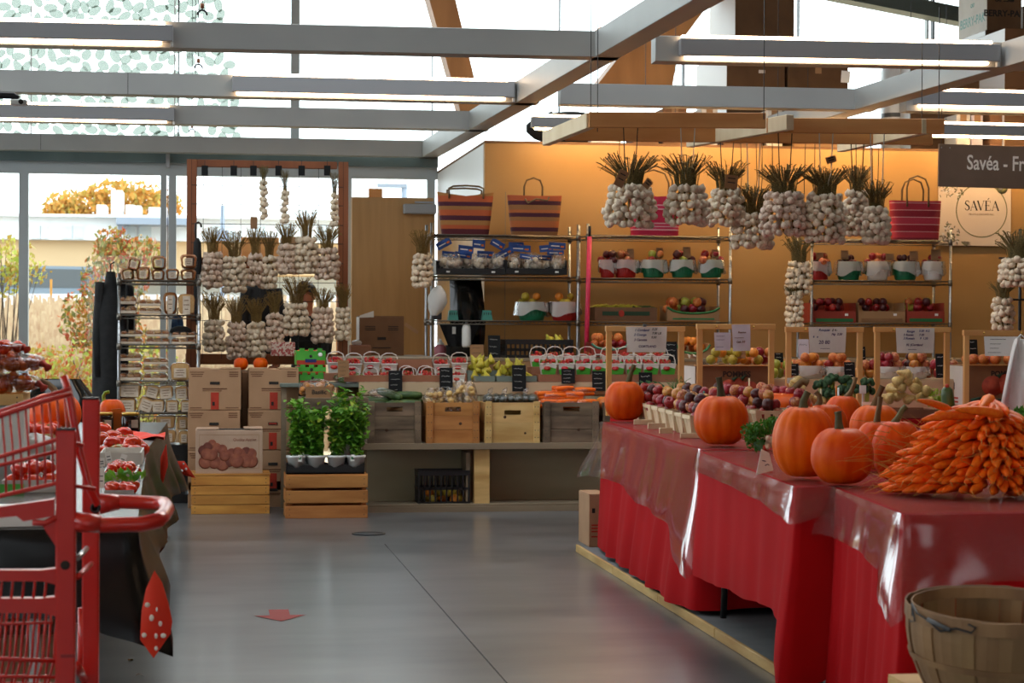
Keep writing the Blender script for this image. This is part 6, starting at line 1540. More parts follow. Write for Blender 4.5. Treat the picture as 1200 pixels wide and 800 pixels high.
loaf(199, 424, 223, 446, 'bagged loaf with a big label on the fourth bread shelf', 'cut')
for i, (a, y0, b, y1, rt) in enumerate(((138, 448, 166, 465.5, 0), (168, 450, 185, 466, .25), (186, 451, 204, 467.5, -.1), (205, 452, 221, 467, -.06), (138, 465, 160, 483, 0), (159, 464, 178, 482, .35), (177, 467, 193, 483, 0), (194, 468, 210, 483, 0), (211, 468, 226, 483, 0))):
    loaf(a, y0, b, y1, 'white labelled loaf on the fifth bread shelf, %s of the %s layer from the window' % (NTH[i if i < 4 else i - 4], 'upper' if i < 4 else 'lower'), 'cut', (.72, .75), rt)
for i, (a, y0, b, y1) in enumerate(((182, 486, 206, 502), (207, 487, 221, 503), (209, 504, 222, 520), (186, 503, 207, 519))):
    loaf(a, y0, b, y1, 'labelled loaf below the rack on the floor crate, %s from the top' % NTH[i], 'cut', (.5, .6))
bs = thing('bread_crate', 'dark crate carrying the lowest loaves behind the left tables', 'crate', (W(203, 520, Y=KY + .1).x, KY + .02, 0)); zz = W(203, 520.5, Y=KY + .1).z
MB().box((0, .16, zz / 2), (.36, .32, zz), ch=.004).obj('body', 'black_plastic', bs); MB().box((0, -.002, zz * .8), (.1, .004, .03)).obj('hand_hole', 'ink_dark', bs)
p = W(212, 388, Y=KY + .3); r = thing('cap', 'dark cap lying on the buns of the third bread shelf', 'cap', (p.x, KY + .22, p.z - .02)); MB().blob((0, 0, .02), (.09, .07, .045), 12).obj('crown', 'dark_coat', r); MB().blob((.09, 0, .0), (.06, .05, .008), 10).obj('brim', 'dark_coat', r)
coat(109, 318, 150, 476, KY + .25, 'long dark coat hanging off the window side of the bread rack', 'dark_coat', sh_=.25)
coat(143, 330, 158, 402, KY + .60, 'black trousers hanging behind the bread rack', 'black_cloth', name='trousers')
coat(201, 370, 215, 392, KY + .60, 'blue jeans hanging behind the bread rack, before the timber post', 'denim', name='jeans')

# ---------------------------------------------------------------- left tables under black vinyl cloths
LZ = .78
def ltable(C, label, tlabel, keys, seed, amp=.02):
    cx = sum(c.x for c in C) / 4; cy = sum(c.y for c in C) / 4
    t = thing('display_table', label, 'table', (cx, cy, 0)); loc = [Vector((c.x - cx, c.y - cy, LZ - .012)) for c in C]
    MB().add([tuple(v) for v in loc] + [(v.x, v.y, v.z - .03) for v in loc], [(0, 1, 2, 3), (7, 6, 5, 4), (0, 4, 5, 1), (1, 5, 6, 2), (2, 6, 7, 3), (3, 7, 4, 0)]).obj('tabletop', 'grey_plastic', t)
    for v in loc: MB().tube([(v.x * .7 - .1, v.y * .9, LZ - .04), (v.x * .7 - .1, v.y * .9, 0)], .018, 8).obj('leg', 'white_plastic', t)
    cl = drape('tablecloth', C, keys, 'black_vinyl', None, per=30, rows=12, amp=amp, freq=3, seed=seed, label=tlabel, cat='tablecloth')
    return t, cl
fa, fb = W(196, 495, Z=LZ), W(168, 533, Z=LZ)
na, nb = W(171, 535, Z=LZ), W(160, 620, Z=LZ)
LX = -1.75
t1, c1 = ltable([Vector((LX, fb.y, LZ)), fb, fa, Vector((LX, fa.y, LZ))], 'far left folding table under black vinyl, with jars and tomatoes', 'black vinyl cloth on the far left table', [(0, .2, .02, .5), (.9, .25, .03, 1), (1.0, .5, .10, .2), (1.1, .42, .10, 1), (1.5, .36, .06, 1), (1.9, .42, .10, 1), (2.0, .5, .16, 0), (2.1, .3, .04, 1), (3, .3, .03, 1)], 3, .035)
t2, c2 = ltable([Vector((LX, nb.y, LZ)), nb, na, Vector((LX, na.y - .02, LZ))], 'near left folding table under black vinyl, behind the red cart', 'black vinyl cloth on the near left table', [(0, .28, .03, .4), (.85, .28, .03, .6), (.95, .34, .06, .2), (1.0, .40, .16, 0), (1.06, .34, .10, .4), (1.2, .25, .05, 1), (1.9, .25, .05, 1), (2, .3, .05, 0), (2.1, .22, .02, .5), (3, .25, .02, .5)], 5, .03)
def polka(pts, Y, lab, par, dots):
    """turned-up red spotted underside of the cloth corner"""
    P = [W(x, y, Y=Y) for x, y in pts]; c = sum(P, Vector()) / len(P); m = MB(); n = len(P)
    vs = [(c.x, c.y - .03, c.z)] + [tuple(p) for p in P] + [(p.x, p.y + .012, p.z) for p in P] + [(c.x, c.y + .02, c.z)]
    m.add(vs, [(0, 1 + (i + 1) % n, 1 + i) for i in range(n)], True); m.use(1).add(vs, [(1 + i, 1 + (i + 1) % n, 1 + n + (i + 1) % n, 1 + n + i) for i in range(n)] + [(2 * n + 1, 1 + n + i, 1 + n + (i + 1) % n) for i in range(n)])
    o = m.obj('spotted_underside', ['polka_red', 'black_vinyl'], par, label=lab)
    d = MB()
    for x, y, a, b in dots:
        q = W(x, y, Y=Y); s = mpp(q); k = min(1, max(0, 1 - ((q - c).length / max((p - c).length for p in P)) * 1.25)); d.lathe([(0, 0), (1, 0), (1, .05), (0, .05)], 12, T(q.x, q.y - .03 * k - .006, q.z) @ Matrix.Rotation(pi / 2, 4, 'X') @ Matrix.Diagonal((a * s, b * s, .02, 1)))
    d.obj('white_dots', 'white_dot', o); return o
polka([(181, 668), (190, 682), (197, 705), (202, 728), (200, 742), (180, 771), (164, 749), (166, 715), (171, 690)], nb.y - .22, 'red spotted underside of the cloth corner', c2, [(173, 707, 3.2, 3), (184, 712, 1.2, 2.8), (178, 722, 2.8, 4), (188, 729, 2.3, 3.2), (169, 743, 3, 3), (183, 744, 2, 3.2), (191.5, 743.5, 3.4, 2.8), (183, 759, 2.2, 2.8)])
polka([(200, 548), (208, 540), (216, 540), (229, 560), (214, 556)], fa.y - .02, 'red spotted underside of the cloth corner', c1, [(206, 549, 1.8, 1.6), (213, 551, 1.6, 1.6), (218, 549, 1.5, 1.5), (215, 543, 1.2, 1.2)])
polka([(188, 536), (195, 520), (197, 545), (191, 566), (188, 560)], W(168, 533, Z=LZ).y + .35, 'red underside glimpsed at the cloth edge', c1, [])

# goods on the left tables
def onL(px, py, z=LZ): return W(px, py, Z=z)
def pumpkin_raw(): pass
def jar(px, yb, lab):
    p = onL(px, yb); s = mpp(p); r = thing('jam_jar', lab, 'jar', p, None, 'jars of dark preserve'); k = 11 * s
    MB().lathe([(0, 0), (k * .95, 0), (k, .01), (k, 19 * s), (k * .85, 21 * s), (0, 21 * s)], 8, smooth=True).obj('glass_body', 'jam', r); MB().lathe([(0, 20.5 * s), (k * .92, 20.5 * s), (k * .92, 24 * s), (0, 24.3 * s)], 16).obj('lid', 'jar_lid', r); MB().box((k * .35, -k * .92, 11 * s), (k * .9, .004, 9 * s)).obj('label', 'label_paper', r)
jar(122, 507, 'dark preserve jar half hidden by the rear cart post'); jar(153, 507, 'dark preserve jar standing free beside the folded orange card')
p = onL(136, 506); s = mpp(p); r = thing('price_card', 'folded orange card standing between the two jars', 'price card', p)
MB().prism([(-6 * s, 0), (6 * s, 0), (6.5 * s, 28 * s), (-5.5 * s, 27 * s)], .004, Matrix.Rotation(.1, 4, 'X')).obj('card', 'flame_orange', r)
p = onL(158, 513); r = thing('napkin', 'red cloth lying at the edge of the far left table', 'cloth', p); MB().grid(lambda u, v: ((u - .5) * .34, (v - .5) * .5, .012 + .012 * sin(9 * u + 4 * v) + .01 * sin(13 * v)), 14, 14).obj('sheet', 'polka_red', r)
TG = 'large tomatoes on the far left table'
rg = random.Random(77)
TL = 'glossy red tomato heaped on the far left table, near the jars'
tt = [(121, 503, 0), (124, 519, 0), (133, 512, 1), (138, 520, 0), (145, 509, 2), (150, 517, 0), (137, 528, 0), (150, 527, 0), (161, 523, 0), (158, 529, 0), (128, 527, 0), (165, 526, 0), (119, 530, 0), (144, 518, 1), (155, 519, 1), (132, 520, 1), (118, 515, 1)]
for i, (px, py, l) in enumerate(tt):
    p = onL(px, py + 5, LZ); d = 20 * mpp(p); z = LZ + d * .36 + l * d * .0; p = W(px, py, Z=z + (0.0 if l == 0 else .03)); inst('tomato', shape('tomato', 'tomato_green' if i == 6 else 'tomato', 'calyx'), None, (p.x, p.y, p.z), (rg.uniform(-.4, .4), rg.uniform(-.4, .4), rg.uniform(0, 6)), d, 'tomato ripening green and orange among the red ones on the far left table' if i == 6 else TL, 'tomato', None if i == 6 else TG)
def ctray(px0, px1, yb, yt, dep, lab, mt, name='produce_tray'):
    a = onL(px0, yb); Y = a.y; return carton(px0, yt, px1, yb, Y, dep, lab, mt, name)
r, w, h = ctray(117, 166, 545, 530, .4, 'pale paper lined tray before the large tomatoes', 'cardboard_white')
r, w, h = ctray(120, 160, 566, 553, .45, 'clear boxes tray of small tomatoes before the paper lined tray', 'liner'); k0 = r
heap('tomato', (r.location.x, r.location.y + .2, r.location.z + .01), w * .42, .17, 26, 'small red tomato in the clear tray on the near left table', 'small tomatoes in the clear tray', 2, .042, 3)
r, w, h = ctray(122, 157, 583, 574, .22, 'front clear tray of red and green peppers on the near left table', 'liner')
heap('tomato', (r.location.x, r.location.y + .1, r.location.z + .01), w * .42, .08, 9, 'small red tomato in the front clear tray on the near left table', 'small tomatoes in the front tray', 1, .05, 4)
m = MB(); leafcloud(m, (0, 0, .05), (.10, .05, .02), 50, .02, rg); m.obj('garnish', 'leaf_basil', r, (0, .18, .02))['kind'] = 'stuff'
for i, (px, yb, hh, rt) in enumerate(((120, 554, 10, -.1), (129, 551, 15, -.2), (141, 554, 15, .35), (119, 580, 23, 0), (62, 560, 22, .05), (43, 563, 14, -.2), (47, 567, 12, .1))):
    p = onL(px, yb); s = mpp(p); r = thing('price_tag', 'small white price tag on a stick, %s along the left table trays' % NTH[i], 'price tag', (p.x, p.y - .02, p.z + .03), (0, rt, 0), 'white price tags on the left tables')
    m = MB().box((0, 0, hh * s * .5), (7 * s, .003, hh * s)); m.use(1)
    for q in range(2): m.box((0, -.002, hh * s * (.35 + .25 * q)), (4 * s, .001, 1.2 * s))
    m.obj('tag', ['paper_white', 'grey_plastic'], r); MB().tube([(0, 0, 0), (0, 0, -.03)], .002, 4).obj('stick', 'white_plastic', r)
# behind the cart basket
r, w, h = ctray(0, 62, 517, 508, .5, 'shallow wooden tray of tomatoes seen through the cart basket', 'pine_light')
heap('tomato', (r.location.x, r.location.y + .2, r.location.z + .02), w * .45, .16, 14, 'red tomato in the wooden tray behind the cart basket', 'tomatoes behind the cart basket', 1, .095, 5)
r, w, h = ctray(-20, 62, 500, 488, .3, 'green and white printed box behind the cart basket', 'cardboard_white', 'printed_box'); MB().box((.0, -.002, h * .75), (w * .9, .002, h * .45)).obj('green_band', 'carton_green', r)
text('lettering', 'MARAICHER', h * .34, 'ink_dark', r, (w * .22, -.002, h * .26))
p = onL(30, 538); r = thing('plastic_bag', 'crumpled white plastic bag behind the cart basket', 'bag', p)
MB().grid(lambda u, v: ((.20 - .06 * v) * cos(2 * pi * u) * sin(pi * (.1 + .85 * v)) ** .6 * (1 + .1 * sin(10 * pi * u)), .12 * sin(2 * pi * u) * sin(pi * (.1 + .85 * v)) ** .6, .13 * v), 26, 8, closed=True).obj('bag_body', 'liner', r)
r, w, h = ctray(2, 66, 578, 562, .35, 'clear tray of red peppers seen through the cart, with a green label', 'liner')
heap('tomato', (r.location.x, r.location.y + .16, r.location.z + .02), w * .43, .13, 16, 'red pepper in the clear tray behind the cart', 'peppers behind the cart', 2, .06, 8, name='pepper'); MB().box((-w * .33, -.004, .02), (.1, .002, .035)).obj('label', 'green_bright', r)
r = solid_box(-60, 600, 66, 621, nb.y + .06, .25, 'white flat box at the front edge of the near left table', 'paper_white', 'white_box', kind_lid=False)
r[0].location.z = LZ + .004
pb = thing('black_sack', 'shiny black sack on the floor by the glass, behind the pumpkins', 'sack', (W(70, 470, Y=15.0).x, 15.0, 0))
MB().grid(lambda u, v: (.34 * cos(2 * pi * u) * sin(pi * (.12 + .82 * v)) ** .5 * (1 + .05 * sin(8 * pi * u)), .26 * sin(2 * pi * u) * sin(pi * (.12 + .82 * v)) ** .5, 1.03 * v), 26, 10, closed=True).obj('sack_body', 'black_gloss', pb)
# net bags of peppers on a crate
cy = 9.6
a, b = W(-40, 475, Y=cy), W(27, 462, Y=cy)
stp = thing('display_step', 'white block raising the pepper crate at the picture edge', 'block', ((a.x + b.x) / 2, cy + .2, LZ + .004)); MB().box((0, 0, (a.z - LZ) / 2 - .004), (b.x - a.x, .3, a.z - LZ - .008)).obj('block', 'white_plastic', stp)
c = slat_crate(((a.x + b.x) / 2, cy, a.z), b.x - a.x, .4, b.z - a.z, 'pine_light', 'small pale wooden crate under the bags of peppers', 1, .0)
zc_ = b.z + .002
def pepper_bag(px0, px1, y0, y1, z, lab, mt, n, seed):
    rg = random.Random(seed); a, b = W(px0, y1, Y=cy + .05), W(px1, y0, Y=cy + .05); w, h = b.x - a.x, b.z - a.z; r = thing('pepper_bag', lab, 'bag', ((a.x + b.x) / 2, cy + .2, z))
    for _ in range(n): x = rg.uniform(-.42, .42); e = sqrt(max(0, 1 - (x / .55) ** 2)); inst('pepper', shape('round', mt), r, (x * w, rg.uniform(-.15, .12) * e, h * (.5 + rg.uniform(-.32, .34) * e)), (rg.uniform(0, 3), 0, rg.uniform(0, 6)), (.05, .05, .045))
    MB().grid(lambda u, v: (w * .52 * (2 * v - 1), .19 * cos(2 * pi * u) * sin(pi * (.06 + .88 * v)) ** .35, h * .5 + h * .5 * sin(2 * pi * u) * sin(pi * (.06 + .88 * v)) ** .35 * (1 + .05 * sin(30 * v))), 18, 14, closed=True).obj('clear_bag', 'bag_film', r)
    MB().tube([(w * .5, 0, h * .45), (w * .56, -.02, h * .35), (w * .60, -.03, h * .2)], [.02, .012, .022], 6).obj('tied_neck', 'print_red', r); return h
h1 = pepper_bag(-45, 41, 438.5, 462, zc_, 'lower clear bag of red peppers on the pale crate', 'pepper', 60, 1)
h2 = pepper_bag(-40, 46, 416, 440, zc_ + h1 + .002, 'middle clear bag of orange and dark peppers, on the lower one', 'pepper', 60, 2)
h3 = pepper_bag(-40, 23, 405, 417, zc_ + h1 + h2 + .003, 'topmost red bag of the pepper pile', 'tomato', 30, 3)
# boxes under the near table
for i, (a, b, y0, y1, mt, lab) in enumerate(((-30, 66, 735, 880, 'cardboard', 'brown carton on the floor under the near left table, seen through the cart'), )):
    q = W(30, y1, Y=nb.y + .5); solid_box(a, y0, b, 380 + 1.45 * 2333 / (nb.y + .5) * 1.0, nb.y + .5, .4, lab, mt, 'floor_carton')
o = bpy.data.objects.get('floor_carton'); 
if o: o.location.z = 0

# ---------------------------------------------------------------- red shopping cart
CF, CR = 5.0, 5.56          # near and far side frames
p0 = W(77, 790, Y=CF); ct = thing('shopping_cart', 'red steel shopping cart in the foreground, cut by the picture edge', 'cart', (p0.x, CF, 0))
def C_(px, py, Y=CF): return W(px, py, Y=Y) - ct.location
def cpost(px0, px1, yt, Y, holes):
    a, b = C_(px0, yt, Y), C_(px1, yt, Y); w = b.x - a.x; h = a.z - .12
    m = MB().box(((a.x + b.x) / 2, Y - CF, .12 + h / 2), (w, .035, h), ch=.004); o = m.obj('upright', 'red_paint', ct)
    MB().box(((a.x + b.x) / 2, Y - CF, a.z + .002), (w - .004, .03, .006)).obj('end_cap', 'black_plastic', o)
    if holes: q = C_(77, 661, Y); MB().lathe([(0, 0), (.0115, 0), (.0115, .002), (0, .002)], 14, T(q.x, Y - CF - .0172, q.z) @ Matrix.Rotation(pi / 2, 4, 'X')).obj('bolt_hole', 'ink_dark', o); q = C_(80, 767, Y); MB().box((q.x, Y - CF - .018, q.z), (.034, .001, .008)).obj('sticker', 'red_paint_dark', o)
cpost(66, 89.5, 503.5, CF, True); cpost(97, 117, 467.5, CR, False)
h0, h1_, h2_, h3_ = C_(84, 618), C_(186, 616), C_(199, 594, CR - .05), C_(112, 588, CR)
m = MB(); m.tube([C_(88, 611), C_(120, 615), C_(165, 614), C_(184, 610), C_(192, 603, CF + .25), C_(196, 596, CR - .22), C_(192, 590, CR - .04), C_(180, 589, CR), C_(150, 588, CR), C_(116, 587, CR)], .0195, 10); m.obj('handle_loop', 'red_paint', ct)
MB().tube([C_(88, 611), C_(118, 614)], [.026, .022], 10).obj('handle_sleeve', 'red_paint', ct); MB().tube([C_(117, 590, CR), C_(140, 588, CR)], [.030, .021], 10).obj('handle_sleeve', 'red_paint', ct)
m = MB(); q = C_(113, 593, CR - .05); m.lathe([(0, 0), (.014, 0), (.014, .03), (.008, .03), (.008, .01), (0, .01)], 12, T(q.x, q.y - .03, q.z) @ Matrix.Rotation(pi / 2, 4, 'X')); m.obj('pivot_tube', 'steel_dark', ct)
# upper child basket: sloping top rails, wires and rails of the near side
def rail(name, pts, r, Y=CF, mt='red_paint'): return MB().tube([C_(x, y, Y) for x, y in pts], r, 7).obj(name, mt, ct)
rail('top_rail', [(-60, 510), (0, 487), (50, 470), (84, 461)], .0065); rail('top_rail', [(-60, 505), (0, 482), (50, 465), (82, 456)], .006, CF + .04)
rail('seat_bar', [(74, 440), (80, 457), (93, 530), (104, 570), (115, 592)], .0095, CF + .05); rail('seat_bar', [(76, 441), (84, 470), (90, 520)], .008, CF + .20)
rail('basket_rail', [(-60, 555), (0, 535), (66, 515), (98, 522)], .006); rail('basket_rail', [(-60, 565), (0, 545), (66, 529)], .005); rail('basket_rail', [(-60, 590), (0, 581), (66, 566), (112, 573)], .0055)
m = MB()
for k in range(15):
    x = -50 + k * 9.2; xt = x - 2; m = MB()
    m.tube([C_(x - 3, 487 - (x - 3) * .31, CF + .005), C_(x + 1, 540 - x * .28, CF + .005), C_(x + 2, 580 - x * .18, CF + .005)], .0032, 5); m.obj('wire', 'red_paint', ct)
m = MB(); P_ = [(-60, 596), (0, 593), (64, 584), (64, 604), (28, 610), (20, 604), (-60, 612)]
Q = [C_(x, y) for x, y in P_]; m.prism([(v.x, v.z) for v in Q], .03, T(0, -.015, 0)); m.obj('basket_floor_beam', 'red_paint', ct)
m = MB(); Q = [C_(x, y) for x, y in ((48, 612), (66, 608), (66, 640))]; m.prism([(v.x, v.z) for v in Q], .02, T(0, -.01, 0)); m.obj('gusset', 'red_paint', ct)
rail('hook_bar', [(38, 612), (52, 613), (66, 606)], .008, CF - .01)
# lower tray
m = MB(); 
for y0, y1, nm in ((667, 680, 'tray_beam'), (700, 717, 'tray_beam')):
    Q = [C_(x, y) for x, y in ((-60, y0), (48, y0 + 0), (66, y0 - 2), (66, y1 + 4), (50, y1), (-60, y1))]; MB().prism([(v.x, v.z) for v in Q], .03, T(0, -.015, 0)).obj(nm, 'red_paint', ct)
for k in range(10):
    x = -52 + k * 13.0; MB().tube([C_(x + 2, 681), C_(x, 701)], .0035, 5).obj('wire', 'red_paint', ct)
    MB().tube([C_(x + 3, 716), C_(x - 0, 740), C_(x - 2, 775), C_(x - 9, 800), C_(x - 13, 830)], .0038, 5).obj('wire', 'red_paint', ct)
    MB().tube([C_(x + 8, 716, CF + .2), C_(x + 5, 760, CF + .2), C_(x - 1, 815, CF + .2)], .0038, 5).obj('wire', 'red_paint', ct)
rail('tray_rail', [(-60, 732), (0, 731), (62, 729)], .004); rail('tray_rail', [(-60, 770), (66, 774)], .006); rail('tray_rail', [(-60, 792), (66, 793)], .005); rail('tray_rail', [(-60, 800), (70, 802)], .005, CF + .2)
for (x0, y0, x1, y1) in ((91, 654, 102, 642), (91, 676, 107, 660)): MB().tube([C_(x0, y0, CF + .02), C_(x1, y1, CR - .1)], .007, 7).obj('cross_tube', 'chrome' if y0 < 660 else 'red_paint', ct)
MB().tube([C_(98, 712, CR), C_(97, 790, CR)], .016, 8).obj('brace', 'red_paint', ct); MB().tube([C_(90, 780, CF + .1), C_(98, 795, CR)], .012, 8).obj('brace', 'red_paint', ct)
for x, Y in ((77, CF), (107, CR)):
    q = C_(x, 700, Y); MB().box((q.x - .28, Y - CF, .12), (.66, .035, .04)).obj('base_rail', 'red_paint', ct)
    for dx in (-.55, .0):
        MB().lathe([(0, -.014), (.052, -.014), (.058, 0), (.052, .014), (0, .014)], 16, T(q.x + dx, Y - CF, .058) @ Matrix.Rotation(pi / 2, 4, 'X')).obj('wheel', 'black_plastic', ct)
        MB().box((q.x + dx, Y - CF, .10), (.03, .04, .06)).obj('caster_fork', 'chrome', ct)
m = MB(); 
for x in (-.58, -.30, -.02): m.box((x + .0, (CR - CF) / 2, .12), (.025, CR - CF, .025))
m.obj('cross_member', 'red_paint', ct)
# small projector hung at the left picture edge, leaf litter
p = W(16, 118, Y=10.5); r = thing('projector', 'small grey projector on a black arm under the beams', 'projector', p)
s = mpp(p); MB().box((6 * s, 0, -2 * s - .0), (19 * s, .06, 7 * s), ch=.006).obj('body', 'white_plastic', r); MB().tube([(-40 * s, 0, 7 * s), (-14 * s, 0, 6 * s), (0, 0, 6 * s), (5 * s, 0, 2 * s)], .018, 8).obj('arm', 'black_plastic', r)
MB().tube([(-40 * s, 0, 7 * s), (-40 * s, 0, ZB + .2 - p.z)], .018, 8).obj('drop_rod', 'black_plastic', r); MB().lathe([(0, 0), (.012, 0), (.012, .02), (0, .02)], 10, T(9 * s, -.03, -2 * s) @ Matrix.Rotation(pi / 2, 4, 'X')).obj('lens', 'ink_dark', r)
for i, (px, py, a) in enumerate(((165, 792, .4), (153, 774, 1.2))):
    p = W(px, py, Z=0); MB().grid(lambda u, v: ((u - .5) * .045, (v - .5) * .022 * sin(pi * min(.95, max(.05, u))), .004 + .006 * sin(5 * u)), 6, 4).obj('dry_leaf', 'leaf_debris', None, (p.x, p.y, 0), (0, 0, a), label='dry brown leaf on the floor, %s the cart' % ('larger one beside' if i == 0 else 'smaller one near'), cat='leaf')
# rigging on the beams
for i, px in enumerate((237, 232.5, 229, 225)):
    bm = (B1, B2, B3, B4)[i]; y = (17, 80, 116, 155)[i]; p = W(px, y, Z=ZB + BH + .01); m = MB()
    r = thing('cable_hook', 'steel hook and cable holding the %s grey beam' % NTH[i], 'cable', (p.x, p.y + BW / 2, ZB + BH), None, 'hooks over the grey beams')
    m.tube([(0.03 * cos(a), 0, .03 * sin(a) + .02) for a in (0, .6, 1.2, 1.57, 2.0, 2.6, 3.14)], .006, 5); m.tube([(0, 0, .05), (0, 0, 6.38 - ZB - BH)], .004, 4); m.obj('cable', 'steel_dark', r); MB().lathe([(0, .06), (.012, .06), (.012, .09), (0, .09)], 8).obj('clamp', 'timber_red', r)
# ---------------------------------------------------------------- red clothed tables on the right
RT = .84
def onR(px, py, z=RT): return W(px, py, Z=z)
def rtable(pl, pn, width, label, nm='display_table', legs=True):
    """pl far-left and pn near-left corners; returns corners anticlockwise from near-left"""
    C = [pn, pn + Vector((width, 0, 0)), pl + Vector((width, 0, 0)), pl]
    cx = sum(c.x for c in C) / 4; cy = sum(c.y for c in C) / 4; t = thing(nm, label, 'table', (cx, cy, 0)); L = [Vector((c.x - cx, c.y - cy, RT - .012)) for c in C]
    MB().add([tuple(v) for v in L] + [(v.x, v.y, v.z - .03) for v in L], [(0, 1, 2, 3), (7, 6, 5, 4), (0, 4, 5, 1), (1, 5, 6, 2), (2, 6, 7, 3), (3, 7, 4, 0)]).obj('tabletop', 'grey_plastic', t)
    for v in L: MB().tube([(v.x * .86, v.y * .90, RT - .05), (v.x * .88, v.y * .92, .055)], .016, 8).obj('leg', 'black_plastic', t)
    return C
CA = rtable(onR(707, 495), onR(824, 528), 1.75, 'far display table under red cloth, carrying the apple baskets')
CB = rtable(onR(821, 530), onR(934.5, 572), 1.75, 'middle display table under red cloth, carrying most pumpkins')
CC = rtable(onR(980, 572.5), onR(1060.5, 604), 1.55, 'near display table under red cloth, carrying the carrot pile')
drape('red_tablecloth', CA, [(0, .775, .05, .6), (.15, .76, .06, 1), (.9, .76, .04, 1), (1.5, .7, .03, .6), (2.5, .7, .03, .6), (3.0, .77, .02, .3), (3.1, .775, .03, .8), (3.4, .77, .05, 1), (3.7, .775, .06, 1), (3.92, .78, .07, 1)], 'red_cloth', None, per=60, rows=16, amp=.028, freq=6, seed=2, label='red cloth hanging almost to the floor on the far right-hand table', cat='tablecloth')
drape('red_tablecloth', CB, [(0, .80, .13, 0), (.05, .72, .07, .5), (.14, .55, .03, 1), (.9, .55, .03, 1), (1.5, .5, .03, .6), (2.5, .5, .03, .6), (3.0, .59, .03, .2), (3.08, .585, .015, .4), (3.5, .545, .01, .35), (3.85, .50, .015, .4), (3.93, .52, .03, .5), (3.975, .66, .09, .1)], 'red_cloth', None, per=70, rows=16, amp=.026, freq=4, seed=7, label='red cloth with creases and a long pointed corner on the middle table', cat='tablecloth')
drape('red_tablecloth', CC, [(0, .79, .05, .4), (.1, .78, .03, .8), (.9, .78, .03, 1), (1.5, .6, .03, .6), (2.5, .6, .03, .6), (3.0, .76, .03, .2), (3.15, .78, .02, .8), (3.5, .78, .02, .8), (3.9, .78, .03, .6)], 'red_cloth', None, per=60, rows=16, amp=.024, freq=5, seed=9, label='red cloth on the nearest table, behind the bushel basket', cat='tablecloth')
drape('clear_film', CA, [(0, .62, .12, .2), (.06, .40, .06, .6), (.2, .28, .03, 1), (1, .3, .02, .5), (2, .3, .02, .5), (3.0, .36, .17, .1), (3.06, .33, .08, .6), (3.3, .31, .04, 1), (3.6, .37, .05, 1), (3.85, .40, .05, 1), (3.95, .56, .09, .6)], 'film', None, per=56, rows=12, amp=.014, freq=4, seed=12, off=.022, zoff=.006, label='clear plastic film over the red cloth of the far table', cat='plastic film')
drape('clear_film', CB, [(0, .14, .03, .2), (.1, .08, .01, .6), (1, .1, .02, .5), (2, .1, .02, .5), (3.0, .09, .015, .1), (3.4, .09, .012, .6), (3.8, .10, .012, 1), (3.95, .12, .02, .5)], 'film', None, per=50, rows=10, amp=.007, freq=4, seed=13, off=.02, zoff=.006, label='clear plastic film over the red cloth of the middle table', cat='plastic film')
drape('clear_film', CC, [(0, .36, .06, .1), (.05, .26, .03, .4), (.2, .22, .015, .5), (1, .2, .02, .5), (2, .2, .02, .5), (3.0, .20, .10, .1), (3.08, .17, .03, .5), (3.5, .17, .02, .6), (3.85, .20, .02, .6), (3.95, .30, .05, .4)], 'film', None, per=50, rows=12, amp=.008, freq=3, seed=14, off=.02, zoff=.006, label='clear plastic film over the red cloth of the nearest table', cat='plastic film')
# back row
b0 = Vector((W(716, 480, Y=13.95).x, 12.45, RT)); b1 = Vector((b0.x, 13.95, RT))
CBK = rtable(b1, b0, 4.2, 'long rear display table under red cloth, carrying the pine sign frames', legs=True)
drape('red_tablecloth', CBK, [(0, .7, .02, .4), (1, .7, .02, .5), (2, .7, .02, .5), (3, .7, .02, .4)], 'red_cloth', None, per=30, rows=8, amp=.012, freq=6, seed=15, label='red cloth on the long rear table under the pine frames', cat='tablecloth')
# platform
q0, q1 = W(678, 646, Z=0), W(902, 785, Z=0); dq = (q1 - q0).normalized(); q2 = q0 + dq * 9.5
pf = thing('floor_platform', 'low grey platform with a wooden edge under the red clothed tables', 'platform', (q0.x, q0.y, 0))
v = [Vector((0, 0, .045)), Vector((q2.x - q0.x, q2.y - q0.y, .045)), Vector((5.2, q2.y - q0.y, .045)), Vector((5.2, .03, .045)), Vector((2.2, .03, .045))]
MB().add([tuple(a) for a in v] + [(a.x, a.y, 0) for a in v], [(4, 3, 2, 1, 0)[::-1]] + [(i, i + 5, (i + 1) % 5 + 5, (i + 1) % 5) for i in range(5)]).obj('deck', 'platform_grey', pf)
an = math.atan2(dq.y, dq.x)
for k in range(8): c = dq * (.6 + 1.18 * k); MB().box((0, 0, 0), (1.17, .018, .048), ch=.003).obj('edge_strip', 'pine_light', pf, (c.x - .012, c.y, .024), (0, 0, an))
r = solid_box(690, 596, 712, 657, onR(707, 495).y + .15, .35, 'pale upright carton with red print on the platform, at the far red cloth', 'cardboard_pale', 'floor_box', kind_lid=False)
r[0].location.z = .046; w, h = r[1], r[2]
m = MB().box((-w * .26, -.001, h * .70), (.02, .002, .03)); m.use(1)
for z in (.42, .36, .30, .2): m.box((-w * .12, -.001, h * z), (w * .5, .001, h * .03))
m.obj('print', ['ink_dark', 'print_red'], r[0])
MB().box((0, .17, h + .003), (w, .34, .005)).obj('flap', 'cardboard_pale', r[0])
p = onR(978, 760, .3); r = thing('grey_bin', 'pale grey bin under the middle table, beside the pointed cloth corner', 'bin', (CB[0].x + .42, CB[0].y + .35, .046)); MB().lathe([(0, 0), (.14, 0), (.17, .3), (.16, .3), (.13, .02), (0, .02)], 4, Rz(pi / 4), smooth=False).obj('body', 'grey_plastic', r)

